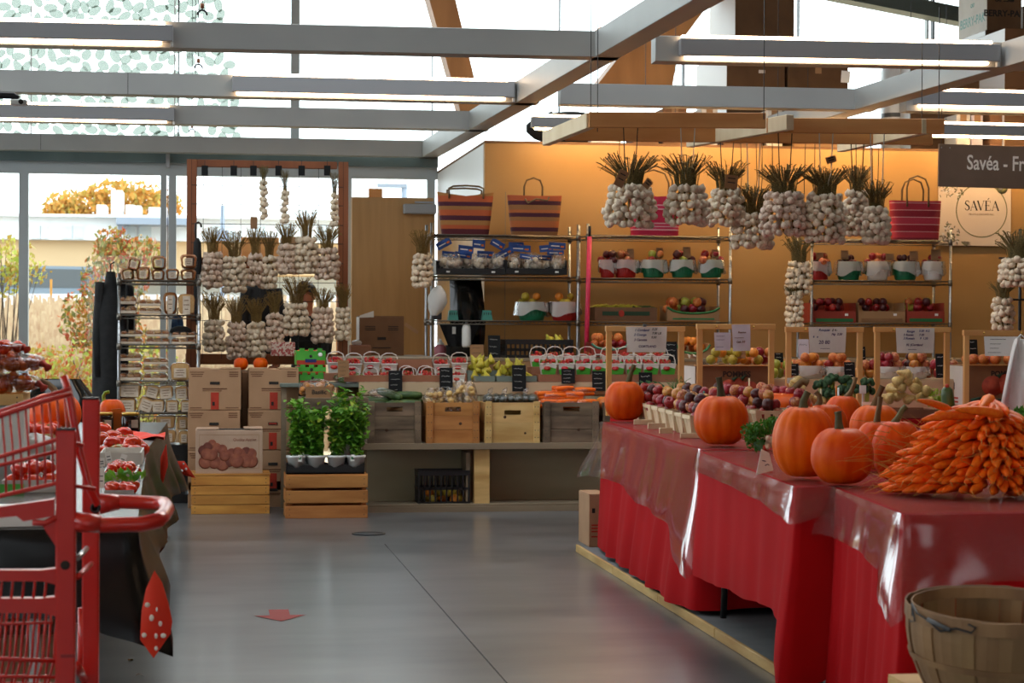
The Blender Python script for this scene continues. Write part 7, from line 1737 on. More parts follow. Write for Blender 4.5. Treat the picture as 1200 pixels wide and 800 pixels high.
# ---------------------------------------------------------------- pumpkins
def pumpkin_mesh(nr, squash, seed):
    rg = random.Random(seed); ph = [rg.uniform(-.12, .12) for _ in range(nr)]; n = nr * 6; mb = MB()
    def fn(u, v):
        a = 2 * pi * u; t = pi * (.02 + .96 * v); rib = abs(cos(nr * a / 2)) ** .7; k = int(u * nr) % nr
        s = sin(t); rr = .5 * s ** .82 * (1 - .034 * (1 - rib) * s ** .5) * (1 + .03 * ph[k]); z = .5 - .5 * cos(t)
        z = z - .09 * math.exp(-(rr / .13) ** 2) * (1 if v > .5 else -1) + .012 * rib * s * (1 if v > .5 else -1)
        return (rr * cos(a), rr * sin(a), z * squash)
    return mb.grid(fn, n, 20, closed=True).mesh('body', 'pumpkin')
PM = [pumpkin_mesh(11, 1.0, 1), pumpkin_mesh(13, 1.0, 2), pumpkin_mesh(10, 1.0, 3)]
def pumpkin(px, ybase, wpx, ytop, stem, mt, lab, k=0, z=RT + .008, dface=.5, group='orange pumpkins on the red tables'):
    """ybase: lowest row of the body in the photo; stem: [(px,py),...] from body to tip"""
    p0 = W(px, ybase, Z=z); s = mpp(p0); w = wpx * s; c = p0 + Vector((FWD.x, FWD.y, 0)).normalized() * w * .33
    s = mpp(c); w = wpx * s; h = (W(px, ytop, d=(c - CP).dot(FWD)).z - z)
    c = W(px, 500, d=(c - CP).dot(FWD)); c.z = z
    r = thing('pumpkin', lab, 'pumpkin', c, (0, 0, random.Random(int(px)).uniform(0, 6)), group)
    inst('body', PM[k % 3], r, (0, 0, 0), None, (w, w, h / .965))
    pts = [W(x, y, d=(c - CP).dot(FWD)) - c for x, y in stem]; r3 = Matrix.Rotation(-r.rotation_euler.z, 4, 'Z'); pts = [r3 @ q for q in pts]
    base = pts[0] - Vector((0, 0, .012)); P = [base]; R_ = [w * .10]; n = len(pts); P2_ = [base] + pts
    dense = []
    for i in range(len(P2_) - 1):
        for t in (0, .33, .66): dense.append(P2_[i].lerp(P2_[i + 1], t))
    dense.append(P2_[-1]); L = len(dense) - 1
    rad = [w * (.058 + .075 * (1 - i / L) ** 3.2 + (.008 if i == L else 0)) for i in range(L + 1)]
    m = MB().tube(dense, rad, 10)
    vs = m.v
    for i in range(len(vs)):
        ring, j = divmod(i, 10)
        if j % 2: q = dense[ring]; vs[i] = tuple(q + (Vector(vs[i]) - q) * .78)
    m.obj('stem', mt, r); return r
pumpkin(732, 494.5, 48, 447, [(736, 449), (738, 440), (741, 432), (743, 427)], 'pumpkin_stem', 'round pumpkin at the far corner of the red tables, below the first pine frame', 0)
pumpkin(845, 523.5, 64.5, 464, [(845, 465), (844, 455), (843, 447), (842, 442)], 'pumpkin_stem', 'scarred pumpkin beside the splint apple baskets, with a straight stem', 1)
pumpkin(917, 500, 72, 461, [(928, 461), (933, 453), (940, 446), (947, 449)], 'stem_brown', 'broad pumpkin behind the parsley bunch, with a curled brown stem', 2)
pumpkin(942, 562.5, 74, 477, [(942, 478), (942, 470), (945, 463), (947, 459)], 'pumpkin_stem', 'tallest pumpkin, standing beside the folded white card', 1)
pumpkin(968, 535, 52, 474, [(958, 476), (961, 470), (960, 463), (956, 459)], 'stem_brown', 'pumpkin hidden behind the tallest one, brown bent stem', 0)
pumpkin(987, 570, 74.5, 502, [(984, 504), (983, 495), (983, 488), (982, 482)], 'pumpkin_stem', 'foremost round pumpkin before all the others', 2)
pumpkin(988, 522, 47, 464, [(993, 465), (998, 458), (1001, 450), (1003, 442)], 'stem_brown', 'pumpkin in the rear of the group with a tall slanted brown stem', 0)
pumpkin(1026, 532, 62, 475, [(1024, 476), (1027, 468), (1031, 459), (1034, 452)], 'stem_brown', 'pumpkin by the white price stakes, with a dark leaning stem', 1)
pumpkin(1030, 553, 56, 494, [(1028, 495), (1029, 485), (1031, 474), (1032, 465)], 'stem_brown', 'pumpkin in the middle of the group with a thick fluted stem', 2)
pumpkin(1052, 566, 60, 494, [(1049, 495), (1053, 489), (1057, 481), (1062, 476)], 'pumpkin_stem', 'pumpkin partly behind the carrot pile, its green stem hooked over', 0)

pumpkin(64, 511, 62, 461, [(66, 463), (63, 456), (56, 450), (48, 446)], 'stem_brown', 'wide pumpkin with a thin bent stem on the left table, behind the cart basket', 1, LZ + .008, group=None)
pumpkin(131, 503, 32, 468, [(122, 470), (121, 464), (123, 460), (128, 459)], 'leaf_yellow', 'small pumpkin with a yellowish stem behind the jam jars', 2, LZ + .008, group=None)
hb = W(288, 434, Y=16.5); r = solid_box(262, 434, 316, 600, 16.35, .3, 'dark box behind the carton stacks, carrying two small pumpkins', 'carton_shade_dark', 'stock_box', kind_lid=False); r[0].location.z = 0; r[0].scale.z = hb.z / r[2]
for px, q in ((282, 'nearer the bread rack'), (305, 'nearer the green cartons')): pumpkin(px, 434, 17, 419, [(px, 420), (px + 1, 417)], 'stem_brown', 'small pumpkin half hidden behind the carton stacks, ' + q, 0, hb.z + .002, group='small pumpkins behind the cartons')
# ---------------------------------------------------------------- carrots, beets, greens
def carrot_mesh(seed):
    rg = random.Random(seed); m = MB(); pts = []; rad = []; b1, b2 = rg.uniform(-.05, .05), rg.uniform(-.05, .05)
    for i in range(9):
        t = i / 8; pts.append((b1 * sin(2.2 * t * pi) * .5 + b2 * t * t, b2 * sin(pi * t), -t)); rad.append((.07, .102, .106, .102, .096, .088, .078, .060, .022)[i])
    m.tube(pts, rad, 8); m.use(1); e = Vector(pts[-1]); m.tube([e, e + Vector((rg.uniform(-.12, .12), rg.uniform(-.1, .1), -.16)), e + Vector((rg.uniform(-.3, .3), rg.uniform(-.2, .2), -.32))], [.010, .005, .002], 3)
    return m.mesh('carrot', ['carrot', 'carrot_root'])
CM = [carrot_mesh(i) for i in range(7)]
rg = random.Random(33)
cb = W(1152, 580, Z=RT); cc = Vector((cb.x, cb.y, RT + .012))
NL = 10
for l in range(NL):
    t = l / (NL - 1); z = .020 + l * .0305; Rt = .385 - .20 * t ** 1.2
    th0, th1 = math.radians(168 + 6 * t), math.radians(306)
    n = int(Rt * (th1 - th0) / .041)
    for j in range(n + 1):
        th = th0 + (th1 - th0) * (j + .5 * (l % 2)) / max(1, n) + rg.uniform(-.05, .05); rr = Rt * rg.uniform(.93, 1.04)
        if l > 8 and th > math.radians(285): continue
        L = rg.uniform(.15, .215); pitch = -.05 + rg.uniform(-.14, .10) - .06 * t
        tip_dir = Vector((cos(th), sin(th) * .95, pitch)); tip_dir += Vector((-.22, -.05, 0)); tip_dir.normalize()
        tip = cc + Vector((rr * cos(th), rr * sin(th) * .80, max(.012, z + rg.uniform(-.008, .008))))
        root = tip - tip_dir * L
        e = (-tip_dir).to_track_quat('Z', 'Y').to_euler()
        o = inst('carrot', rg.choice(CM), None, root, e, (L * rg.uniform(.95, 1.2), L * rg.uniform(.95, 1.2), L), 'orange carrot in the big heap at the near table corner', 'carrot', 'carrots in the big heap')
for i, (x0, y0, x1, y1, lab) in enumerate(((1092, 480, 1076, 468.5, 'long carrot lying on top of the heap, tip towards the pumpkins'), (1152, 486, 1120, 480, 'thick carrot across the crown of the heap'), (1118, 486, 1082, 492, 'carrot on the upper flank of the heap, just under the top one'))):
    a, b = W(x0 + 22, y0, d=6.95), W(x1, y1, d=6.9); dv = (a - b); e = dv.normalized().to_track_quat('Z', 'Y').to_euler(); L = dv.length
    inst('carrot', CM[i], None, a, e, (L * .95, L * .95, L), lab, 'carrot')
hair = MB()
for k in range(16):
    a = W(1062 - rg.uniform(-8, 30), rg.uniform(500, 560), d=6.75); hair.tube([a, a + Vector((-.06, -.02, rg.uniform(-.01, .03))), a + Vector((-.12 - rg.uniform(0, .06), -.03, rg.uniform(-.05, .03)))], [.0016, .0012, .0007], 3)
hair.obj('carrot_root_hairs', 'carrot_root', None, label='fine pale root hairs sticking out of the carrot heap towards the pumpkins', cat='roots', kind='stuff')
def beet(px, py, d, k, lab):
    p = W(px, py, d=d); r = thing('beet', lab, 'beet', p, (rg.uniform(-.6, .6), rg.uniform(-.6, .6), 0), 'beets beside the carrot heap'); inst('root', shape('round', 'beet'), r, (0, 0, 0), None, k); MB().tube([(0, 0, -.5 * k), (.02, 0, -.8 * k), (.05, .01, -1.2 * k)], [.006, .004, .001], 4).obj('root_tail', 'beet', r)
bx = W(1205, 520, Z=RT)
for i in range(22):
    beet(1182 + (i % 5) * 11 + rg.uniform(-3, 3), 548 - (i // 5) * 12 + rg.uniform(-3, 3), 7.22 + .03 * (i // 5), .072, 'dark beet in the pile at the picture edge, beside the carrots')
m = MB(); c = W(1188, 497, d=7.4); leafcloud(m, c, (.16, .12, .06), 120, .03, rg); m.obj('beet_greens', 'leaf_parsley', None, label='green leaf tops over the beets at the picture edge', cat='greens', kind='stuff')
m = MB(); c = W(1148, 488, d=7.5); leafcloud(m, c, (.12, .1, .05), 70, .022, rg); m.obj('yellow_greens', 'leaf_yellow', None, label='yellowish leaf tops behind the carrot heap', cat='greens', kind='stuff')
p = W(1112, 478, d=7.35); r = thing('zucchini', 'zucchini standing upright behind the top of the carrot heap', 'zucchini', p, (.1, -.18, 0)); s = mpp(p)
MB().tube([(0, 0, -.31), (0, 0, 0), (0, 0, 16 * s), (.002, 0, 22 * s), (.002, 0, 25 * s)], [.02, .024, .023, .02, .012], 10).obj('fruit', 'zucchini', r); MB().lathe([(.009, 0), (.007, 4 * s), (0, 5 * s)], 8, T(.004, 0, 24 * s)).obj('red_tip', 'print_red', r)
# parsley, pale roots and folded card beside the tallest pumpkin
p = onR(888, 531); r = thing('parsley_bunch', 'curly parsley bunch lying beside the tallest pumpkin', 'parsley', p); m = MB()
for c_, rd in (((-.03, 0, .10), (.055, .05, .055)), ((.04, .03, .12), (.06, .05, .04)), ((.0, .02, .06), (.06, .05, .05)), ((.10, .06, .14), (.06, .05, .03))): leafcloud(m, c_, rd, 210, .011, rg, 0, 2)
m.obj('leaves', 'leaf_parsley', r)['kind'] = 'stuff'; MB().tube([(0, 0, .06), (.02, -.01, .02), (.03, -.02, .012)], [.03, .016, .012], 8).obj('stalks', 'leaf_chive', r)
MB().tube([(.016, -.022, .024), (.034, -.006, .024)], .019, 8).obj('red_band', 'print_red', r)
p = onR(903, 531); r = thing('ginger_root', 'knobbly pale root leaning on the tallest pumpkin', 'root', p); m = MB()
for k in range(11): m.blob((rg.uniform(-.035, .035), rg.uniform(-.02, .02), .02 + .085 * rg.random()), (rg.uniform(.014, .022),) * 3, 8)
m.obj('knobs', 'garlic', r)
p = onR(898, 556); s = mpp(p); r = thing('price_card', 'folded white card leaning before the tallest pumpkin', 'price card', p, (-.3, 0, .3))
MB().prism([(-14 * s, 0), (11 * s, 5 * s), (9 * s, 26 * s), (-1 * s, 31 * s)], .002).obj('card', 'paper_white', r); m = MB(); m.tube([(-3 * s, -.002, 17 * s), (2 * s, -.002, 16 * s)], .0016, 4).tube([(0, -.002, 11 * s), (4 * s, -.002, 12.5 * s), (6 * s, -.002, 11 * s)], .0016, 4); m.obj('writing', 'ink_blue', r)

# ---------------------------------------------------------------- splint baskets of apples
SPB = {}
def splint(c, rot, lab, fr, n, seed, first=True):
    r = thing('splint_basket', lab, 'basket', c, (0, 0, rot), 'pale splint apple baskets'); h, a, b, a2, b2 = .115, .062, .05, .085, .070
    if not SPB:
        m = MB().box((0, 0, .004), (2 * a, 2 * b, .006)); SPB['base'] = m.mesh('base', 'splint')
        def st(x0, y0, x1, y1, nx, ny, wd_):
            m = MB(); t = Vector((-ny, nx, 0)) * wd_ / 2; n_ = Vector((nx, ny, 0)) * .0025
            A, B = Vector((x0, y0, .002)), Vector((x1, y1, h)); V = []
            for P_ in (A, B):
                for q in (-1, 1):
                    for e in (0, 1): V.append(P_ + t * q + n_ * e)
            m.add(V, [(0, 2, 6, 4), (1, 5, 7, 3), (0, 4, 5, 1), (2, 3, 7, 6), (4, 6, 7, 5), (0, 1, 3, 2)]); return m.mesh('splint', 'splint')
        L = []
        for k in range(4): f = (k - 1.5) / 2; L += [st(a * f * 1.3, -b, a2 * f * 1.25, -b2, 0, -1, .034), st(a * f * 1.3, b, a2 * f * 1.25, b2, 0, 1, .034)]
        for k in range(3): f = (k - 1) * .66; L += [st(-a, b * f, -a2, b2 * f, -1, 0, .036), st(a, b * f, a2, b2 * f, 1, 0, .036)]
        SPB['s'] = L
        m = MB()
        for e in (1.0,):
            m.box((0, -b2 - .003, h - .010), (2 * a2 + .012, .004, .020)).box((0, b2 + .003, h - .010), (2 * a2 + .012, .004, .020)).box((-a2 - .003, 0, h - .010), (.004, 2 * b2 + .01, .020)).box((a2 + .003, 0, h - .010), (.004, 2 * b2 + .01, .020))
        SPB['rim'] = m.mesh('rim_band', 'splint')
    inst('base', SPB['base'], r); inst('rim_band', SPB['rim'], r)
    for q in SPB['s']: inst('splint', q, r)
    heap(fr, (c[0], c[1], c[2] + h - .045), .062, .05, n, 'apple heaped in the pale splint baskets on the far red table', 'apples in the splint baskets', 3, .068, seed, rot)
zb = RT + .012
row1 = [(757.5, 493.5), (765, 495.5), (773, 497.5), (781, 500), (789, 503), (800, 507), (814, 512)]
pA, pB = onR(750, 493.0), onR(812, 513.5)
ax = (pB - pA)
for i in range(8):
    c = pA + ax * (i / 7); splint((c.x + .05, c.y, zb), .10, 'pale splint apple basket at the aisle edge, %s from the first pumpkin' % NTH[i], 'mixed', 8, 500 + i)
for j in range(1, 4):
    for i in range(8 - j):
        c = pA + ax * ((i + .4) / 7) + Vector((.25 * j, .12, 0))
        if (j, i) in ((1, 6), (1, 5)): continue
        splint((c.x + .05, c.y, zb), rg.uniform(-.1, .2), 'splint apple basket in the %s row from the aisle, %s from the frames' % (NTH[j], NTH[i]), ['mixed', 'mixed', 'apple'][j - 1], 9, 540 + j * 10 + i)
for i, (a, y0, b, y1) in enumerate(((743, 492, 765, 499.5), (759.5, 496, 780.5, 504.5), (773, 501.5, 789, 510), (797.5, 508, 823, 515.5))):
    p, q = onR(a, y1), W(b, y0, d=(onR(a, y1) - CP).dot(FWD)); r = thing('wooden_block', 'small pale wooden block before the splint baskets, %s from the first pumpkin' % NTH[i], 'block', ((p.x + q.x) / 2, p.y, RT + .010), None, 'pale blocks before the baskets'); MB().box((0, .008, (q.z - RT) / 2 - .004), (q.x - p.x, .016, q.z - RT - .008), ch=.002).obj('block', 'splint', r)
for i, (px, y0, y1, mt) in enumerate(((825, 458, 472, 'basket_teal'), (878, 443, 456, 'splint'), (874, 445, 452, 'pine'), (917, 452, 462, 'splint'), (962, 455, 475, 'splint'), (980, 452, 465, 'flame_orange'), (982.5, 454, 466, 'paper_white'))):
    p = W(px, y1 + 12, Z=RT + .1); d = (p - CP).dot(FWD); a, b = W(px, y0, d=d), W(px, y1 + 8, d=d); r = thing('price_stake', 'thin upright stake among the apples, %s from the aisle side' % NTH[i], 'stake', b, None, 'stakes among the produce'); MB().tube([(0, 0, RT + .012 - b.z), a - b], .006, 5).obj('stick', mt, r)

# ---------------------------------------------------------------- pine sign frames and the rear display
FYR = 12.95
def frame(px0, px1, yt, yb, lab, pegs=True):
    a, b = W(px0, yt, Y=FYR), W(px1, yb, Y=FYR); w = b.x - a.x; h = W((px0 + px1) / 2, yt, Y=FYR).z - RT; r = thing('pine_frame', lab, 'sign frame', ((a.x + b.x) / 2, FYR, RT + .008), None, 'pine sign frames on the rear table'); t = .036; h -= .008
    for x in (-w / 2 + t / 2 + .006, w / 2 - t / 2 - .006): MB().box((x, 0, (h - t) / 2), (t, .03, h - t), ch=.002).obj('upright', 'pine', r)
    MB().box((0, 0, h - t / 2), (w, .034, t), ch=.002).obj('crossbar', 'pine', r)
    m = MB()
    for x in (-w * .25, w * .22): m.lathe([(0, 0), (.008, 0), (.006, .008), (0, .01)], 8, T(x, -.018, h - t * .5) @ Matrix.Rotation(pi / 2, 4, 'X'))
    m.obj('brass_screws', 'jar_lid', r)
    for x in (-w / 2 + .05, w / 2 - .05): MB().box((x * 1.0, 0, .012), (.06, .16, .024)).obj('foot', 'pine', r)
frame(709.5, 802.5, 382, 389, 'pine sign frame nearest the first pumpkin, wide crumpled paper on it'); frame(816, 908, 379.5, 387, 'pine sign frame with two lilac paper sheets'); frame(920, 1011.5, 383, 389.5, 'pine sign frame with a square handwritten white sheet'); frame(1024, 1113.5, 383, 390, 'pine sign frame above the yellow gourds, with a blue inked sheet'); frame(1128.5, 1222, 387, 394, 'pine sign frame at the picture edge, with a printed list')
PYR = FYR - .022
paper(733, 382.5, 781, 412.5, PYR, 'crumpled paper sheet handwritten with prices on the first pine frame', [('1 Cortland', .13, -.30, .36, 'ink_blue', .3), ('2 Courge', .13, -.32, .18, 'ink_blue', .3), ('3 Carotte', .13, -.32, -.02, 'ink_purple', .3), ('5.25', .12, .12, .40, 'ink_dark', .3), ('7.00 LB', .12, .12, .24, 'ink_dark', .3), ('9.50', .12, .10, .08, 'ink_dark', .3), ('CORTLAND', .13, -.20, -.28, 'ink_purple', .1)], wob=.008)
paper(836.5, 389.5, 856, 410.5, PYR + .01, 'small lilac sheet hung below the crossbar of the second pine frame', [('~~~~~~~~', .10, -.4, .3, 'ink_purple', 0), ('~~~~~~~~', .10, -.4, .1, 'ink_purple', 0), ('~~~~~~~', .10, -.4, -.3, 'ink_purple', 0)], 'paper_lilac', 0)
paper(857.5, 380, 879, 411, PYR, 'taller lilac sheet folded over the crossbar of the second pine frame', [('Pomme', .10, -.2, .2, 'ink_brown', .2), ('~~~~~~~', .09, -.4, .0, 'ink_brown', 0), ('Gala 3/5', .10, -.3, -.16, 'ink_brown', .2)], 'paper_lilac', -.03)
paper(947, 383, 991, 413, PYR, 'square white sheet reading 20 80 on the third pine frame', [('Rouquet', .13, -.25, .38, 'ink_blue', .3), ('$ 4.-', .12, .1, .38, 'ink_dark', .3), ('1kg  3.50', .12, .08, .22, 'ink_purple', .3), ('6   a', .12, -.4, .12, 'ink_blue', .2), ('20 80', .20, -.25, -.10, 'ink_purple', .1), ('~~~~~', .13, -.2, -.34, 'ink_purple', 0)], rot=.0)
paper(1049, 384, 1094.5, 413.5, PYR, 'blue inked white sheet on the fourth pine frame', [('Rouge', .13, -.24, .36, 'ink_blue', .3), ('2 Russet', .12, -.32, .22, 'ink_purple', .3), ('3 Romain', .12, -.32, .08, 'ink_blue', .3), ('5.00  KG', .12, .08, .38, 'ink_blue', .2), ('7.00', .12, .08, .22, 'ink_purple', .2), ('9  1.50', .12, .10, .08, 'ink_blue', .2), ('N. (Cortland', .13, -.25, -.18, 'ink_purple', .3), ('~~~~~', .12, -.2, -.36, 'ink_purple', 0)])
paper(1152.5, 394, 1196, 417, PYR, 'printed white list on the pine frame at the picture edge', [('~~~~~~~~~~~~', .12, -.35, .36, 'ink_dark', 0), ('~~~~~~~~~~~', .09, -.35, .12, 'ink_dark', 0), ('~~~~~~~~~', .09, -.35, -.1, 'ink_dark', 0), ('~~~~~~~~~~~~~', .09, -.4, -.32, 'ink_dark', 0)], 'paper_white', wob=.003)
p = W(755.5, 381, Y=PYR - .01); MB().box((0, 0, 0), (.022, .02, .02), ch=.003).obj('binder_clip', 'grey_plastic', None, (p.x, PYR - .012, p.z), label='small grey clip holding the crumpled paper on the first pine frame', cat='clip')
# apple cartons with the word POMMES
def pommes(px0, px1, yt, Y, lab, art, more):
    a, b = W(px0, yt, Y=Y), W(px1, yt, Y=Y); w, h = b.x - a.x, (a.z + b.z) / 2 - RT - .01; r = thing('pommes_box', lab, 'box', ((a.x + b.x) / 2, Y, RT + .009), None, 'cartons printed POMMES')
    m = MB().box((0, .21, h / 2), (w, .42, h), ch=.003); m.use(1).box((-w / 2 - .0006, .21, h / 2), (.001, .41, h - .01)); m.obj('body', ['cardboard_dark', 'cardboard_white'], r)  # left face coloured pale for the daylight falling on it
    MB().box((0, .0, h + .004), (w + .01, .03, .008)).obj('folded_rim', 'pine', r)
    m = MB().box((-w / 2 - .002, .18, h * .55), (.002, .04, .05)); m.use(1)
    for z in (.30, .22, .14): m.box((-w / 2 - .002, .2, h * z), (.001, .22, .012))
    m.obj('side_print', ['ink_dark', 'print_red'], r)
    text('lettering', 'POMMES', h * .16, 'ink_dark', r, (art[0] * w, -.001, h * .82), bold=.002)
    m = MB(); s = w / 90
    for cx_, cz_, ra in art[1]: m.use(0).lathe([(0, 0), (ra * s, 0), (ra * s, .0014), (0, .002)], 18, T(cx_ * s, -.0002, h - cz_ * s) @ Matrix.Rotation(pi / 2, 4, 'X'), sx=1.1)
    m.use(1)
    for x0, z0, x1, z1 in art[2]: m.tube([(x0 * s, -.002, h - z0 * s), (x1 * s, -.002, h - z1 * s)], [2.5 * s, .4 * s], 5)
    m.obj('apple_print', ['print_pommes', 'print_leaf'], r)
    if more:
        text('lettering', 'CANADA', h * .13, 'ink_dark', r, (art[0] * w, -.001, h * .20)); text('lettering', 'APPLES', h * .13, 'ink_dark', r, (art[0] * w, -.001, h * .07))
    return r, w, h
r1, w1_, h1_ = pommes(815, 906, 428.5, 13.35, 'carton printed POMMES behind the frame with lilac sheets', (.03, [(-6, 24, 9), (4, 23, 9), (18, 26, 9)], [(-2, 16, 4, 12), (8, 15, 14, 10)]), False)
r2, w2_, h2_ = pommes(1129, 1222, 428, 13.25, 'carton printed POMMES with a big apple, at the picture edge', (.02, [(-12, 22, 11), (4, 20, 11)], [(-36, 38, -16, 32), (-16, 37, -30, 40), (-6, 12, 0, 8), (10, 38, -10, 36)]), True)
zt1 = r1.location.z + h1_
p = W(845, 427, Y=13.4); r = thing('liner_sheet', 'crumpled pale liner on the POMMES carton behind the lilac sheets', 'paper', (p.x - .03, 13.5, zt1 + .002)); MB().grid(lambda u, v: ((u - .5) * .34, (v - .5) * .22, .006 + .07 * max(0, .35 - u) * 2.4 * (1 + .3 * sin(9 * v)) + .006 * sin(14 * u)), 16, 10).obj('sheet', 'liner', r)
heap('quince', (r1.location.x + .04, 13.52, zt1 + .012), w1_ * .34, .10, 13, 'dull yellow fruit on top of the POMMES carton behind the lilac sheets', 'yellow fruit on the POMMES carton', 2, .068, 5)
card(868, 411, 420, 12, 13.45, 'small kraft card among the fruit on the POMMES carton', lines=1)
c = W(897, 425, Y=13.6); heap('peach', (c.x, 13.72, zt1 + .004), .10, .06, 6, 'pinkish peach at the back corner of the POMMES carton', 'peaches on the POMMES carton', 2, .075, 6)
heap('peach', (r2.location.x + .05, 13.45, r2.location.z + h2_ + .008), w2_ * .38, .10, 14, 'red peach on the POMMES carton at the picture edge', 'peaches on the edge carton', 1, .075, 7)
# riser with lined fruit baskets
Yr = 13.42; zr = W(960, 444, Y=Yr).z; a, b = W(906, 444, Y=Yr), W(1126, 444, Y=Yr)
rs = thing('display_riser', 'cream fronted riser behind the middle pine frames', 'shelf', ((a.x + b.x) / 2, Yr, RT + .008)); w = b.x - a.x
MB().box((0, .008, (zr - RT) / 2 - .01), (w, .016, zr - RT - .02)).obj('front_board', 'cream_board', rs); MB().box((0, .24, zr - RT - .014), (w, .46, .012)).obj('shelf_top', 'cream_board', rs)
for x in (-w / 2 + .01, w / 2 - .01): MB().box((x, .24, (zr - RT) / 2 - .012), (.016, .44, zr - RT - .024)).obj('side_board', 'cream_board', rs)
for i, (px, yb, w_, hpx, Y_, fr, lab) in enumerate(((955, 443, 37, 15, Yr + .02, 'orange', 'wide pale lined basket of orange fruit behind the third pine frame'), (986, 443, 32, 14, Yr + .02, 'peach', 'pale lined basket of red fruit beside a chalkboard, third pine frame'), (1047, 443, 34, 14, Yr + .02, 'apple', 'pale lined basket of dark peaches behind the fourth pine frame, aisle side'), (1079, 443, 33, 14, Yr + .02, 'mixed', 'pale lined basket of mixed apples behind the fourth pine frame, far side'))):
    p = W(px, yb, Y=Y_); lined_basket(px, yb, w_, hpx, Y_, 'basket_white', lab, fr, 9, 'fruit heaped in the lined baskets behind the pine frames', 'lined baskets on the cream riser', 600 + i)
    bpy.data.objects[[o.name for o in bpy.data.objects if o.get('label') == lab][0]].location.z = zr + .002
for i, (px, n, fr, Y_, lab) in enumerate(((930, 6, 'peach', 13.75, 'red peaches heaped behind the third pine frame post'), (912, 5, 'green', 13.55, 'green and brown pears behind the second frame post'), (1020, 7, 'mixed', 13.7, 'apples heaped between the third and fourth pine frames'), (1105, 6, 'apple', 13.7, 'apples heaped right of the fourth pine frame'), (968, 6, 'peach', 13.78, 'red peaches at the back of the third pine frame'), (1062, 6, 'apple', 13.78, 'apples at the back of the fourth pine frame'))):
    p = W(px, 436, Y=Y_); heap(fr, (p.x, Y_, zr + .004), .10, .05, n, lab[:1].lower() + lab[1:], lab.split(' ')[0] + ' heap %s on the riser' % NTH[i], 2, .078, 620 + i)
for i, (px, y0, y1, w_, Y_, mt, lab) in enumerate(((913, 413, 424.5, 10.5, 13.6, 'chalkboard', 'small chalkboard between the second and third pine frames'), (931, 426, 440, 10.5, Yr - .02, 'chalkboard', 'small chalkboard at the post of the third pine frame, before the orange fruit'), (996, 424, 442, 13, Yr - .02, 'chalkboard', 'chalkboard at the far post of the third pine frame'), (1012, 406, 431, 6, 13.75, 'chalkboard', 'narrow dark chalkboard between the third and fourth pine frames'), (1103, 414, 442.5, 12, Yr - .02, 'chalkboard', 'chalkboard at the far post of the fourth pine frame'), (1141, 397.5, 419, 10.5, 13.6, 'chalkboard', 'tall dark chalkboard seen through the frame at the picture edge'), (1041, 411, 428, 16, 13.76, 'kraft', 'kraft card standing behind the fourth pine frame, aisle side'), (1071, 415, 424, 12, 13.7, 'kraft', 'kraft card standing behind the fourth pine frame, far side'), (943, 397, 443, 13, 13.8, 'paper_lilac', 'pinkish card behind the square white sheet'))):
    card(px, y0, y1, w_, Y_, lab, mt, lines=3)
# things on the rear table before the frames
p = W(777, 468, Y=12.65); r = thing('chive_bunch', 'dark green chives lying inside the first pine frame', 'chives', (W(775, 468, Y=12.7).x, 12.68, RT + .012)); m = MB()
for k in range(90):
    z = rg.uniform(.02, .16); a = rg.uniform(-.16, .0); m.tube([(a, rg.uniform(-.05, .08), z + .08), (a + .1, rg.uniform(-.05, .05), z * .8 + .03), (a + .22, rg.uniform(-.08, .0), z * .5)], [.003, .004, .003], 3)
m.obj('leaves', 'leaf_chive', r)['kind'] = 'stuff'
r = thing('dill_bunch', 'feathery green sprigs beside the chives in the first pine frame', 'herbs', (W(792, 468, Y=12.7).x, 12.66, RT + .012)); m = MB()
for k in range(70): a = rg.uniform(-.05, .05); z = rg.uniform(.05, .24); m.tube([(a * .3, 0, .01), (a, rg.uniform(-.03, .03), z), (a + rg.uniform(-.05, .05), rg.uniform(-.03, .03), z + rg.uniform(0, .06))], .0018, 3)
m.obj('sprigs', 'leaf_parsley', r)['kind'] = 'stuff'
def brocc(px, py, d, k, lab, seed):
    rg = random.Random(seed); p = W(px, py, d=d); r = thing('broccoli', lab, 'broccoli', p, None, 'broccoli heads behind the pumpkins'); m = MB()
    for q in range(16):
        a, e = rg.uniform(0, 6.28), rg.uniform(-.2, 1.4); m.blob((k * .7 * cos(a) * cos(e), k * .7 * sin(a) * cos(e), k * .5 * sin(e) + k * .3), (k * rg.uniform(.28, .42),) * 3, 8)
    m.obj('florets', 'broccoli', r); MB().tube([(0, 0, -k * .9), (0, 0, k * .3)], [k * .25, k * .3], 8).obj('stalk', 'apple_green', r)
for i, (px, py, k) in enumerate(((962, 456, .055), (975, 450, .06), (990, 452, .06), (970, 466, .06), (986, 464, .06), (1000, 460, .055), (1016, 462, .055), (1016, 452, .05))): brocc(px, py, 12.62 - .05 * (i > 2), k, 'dark green broccoli head behind the pumpkins, by the third pine frame', 700 + i)
def gourd(px, py, d, k, mt, lab, seed, grp):
    rg = random.Random(seed); p = W(px, py, d=d); return inst('gourd', shape('pear', mt), None, p, (rg.uniform(-1.8, 1.8), rg.uniform(-1.8, 1.8), rg.uniform(0, 6)), k * rg.uniform(.85, 1.15), lab, 'gourd', grp)
gl = 'shiny pale yellow gourd piled in the tray inside the fourth pine frame'
for i, (px, py) in enumerate(((1040, 466), (1053, 464), (1065, 467), (1078, 465), (1089, 468), (1046, 456), (1058, 453), (1071, 455), (1083, 458), (1053, 446), (1064, 445), (1074, 449), (1060, 438))): gourd(px, py, 12.55 + .02 * (i % 3), .075, 'squash_pale', gl, 720 + i, 'pale gourds in the tray')
for i, (px, py) in enumerate(((934, 446), (938, 458), (947, 464), (955, 468), (930, 455), (962, 470))): gourd(px, py, 12.55, .075, 'squash_pale', 'pale cream gourd behind the broad pumpkin, by the third pine frame post', 740 + i, 'pale gourds by the third frame')
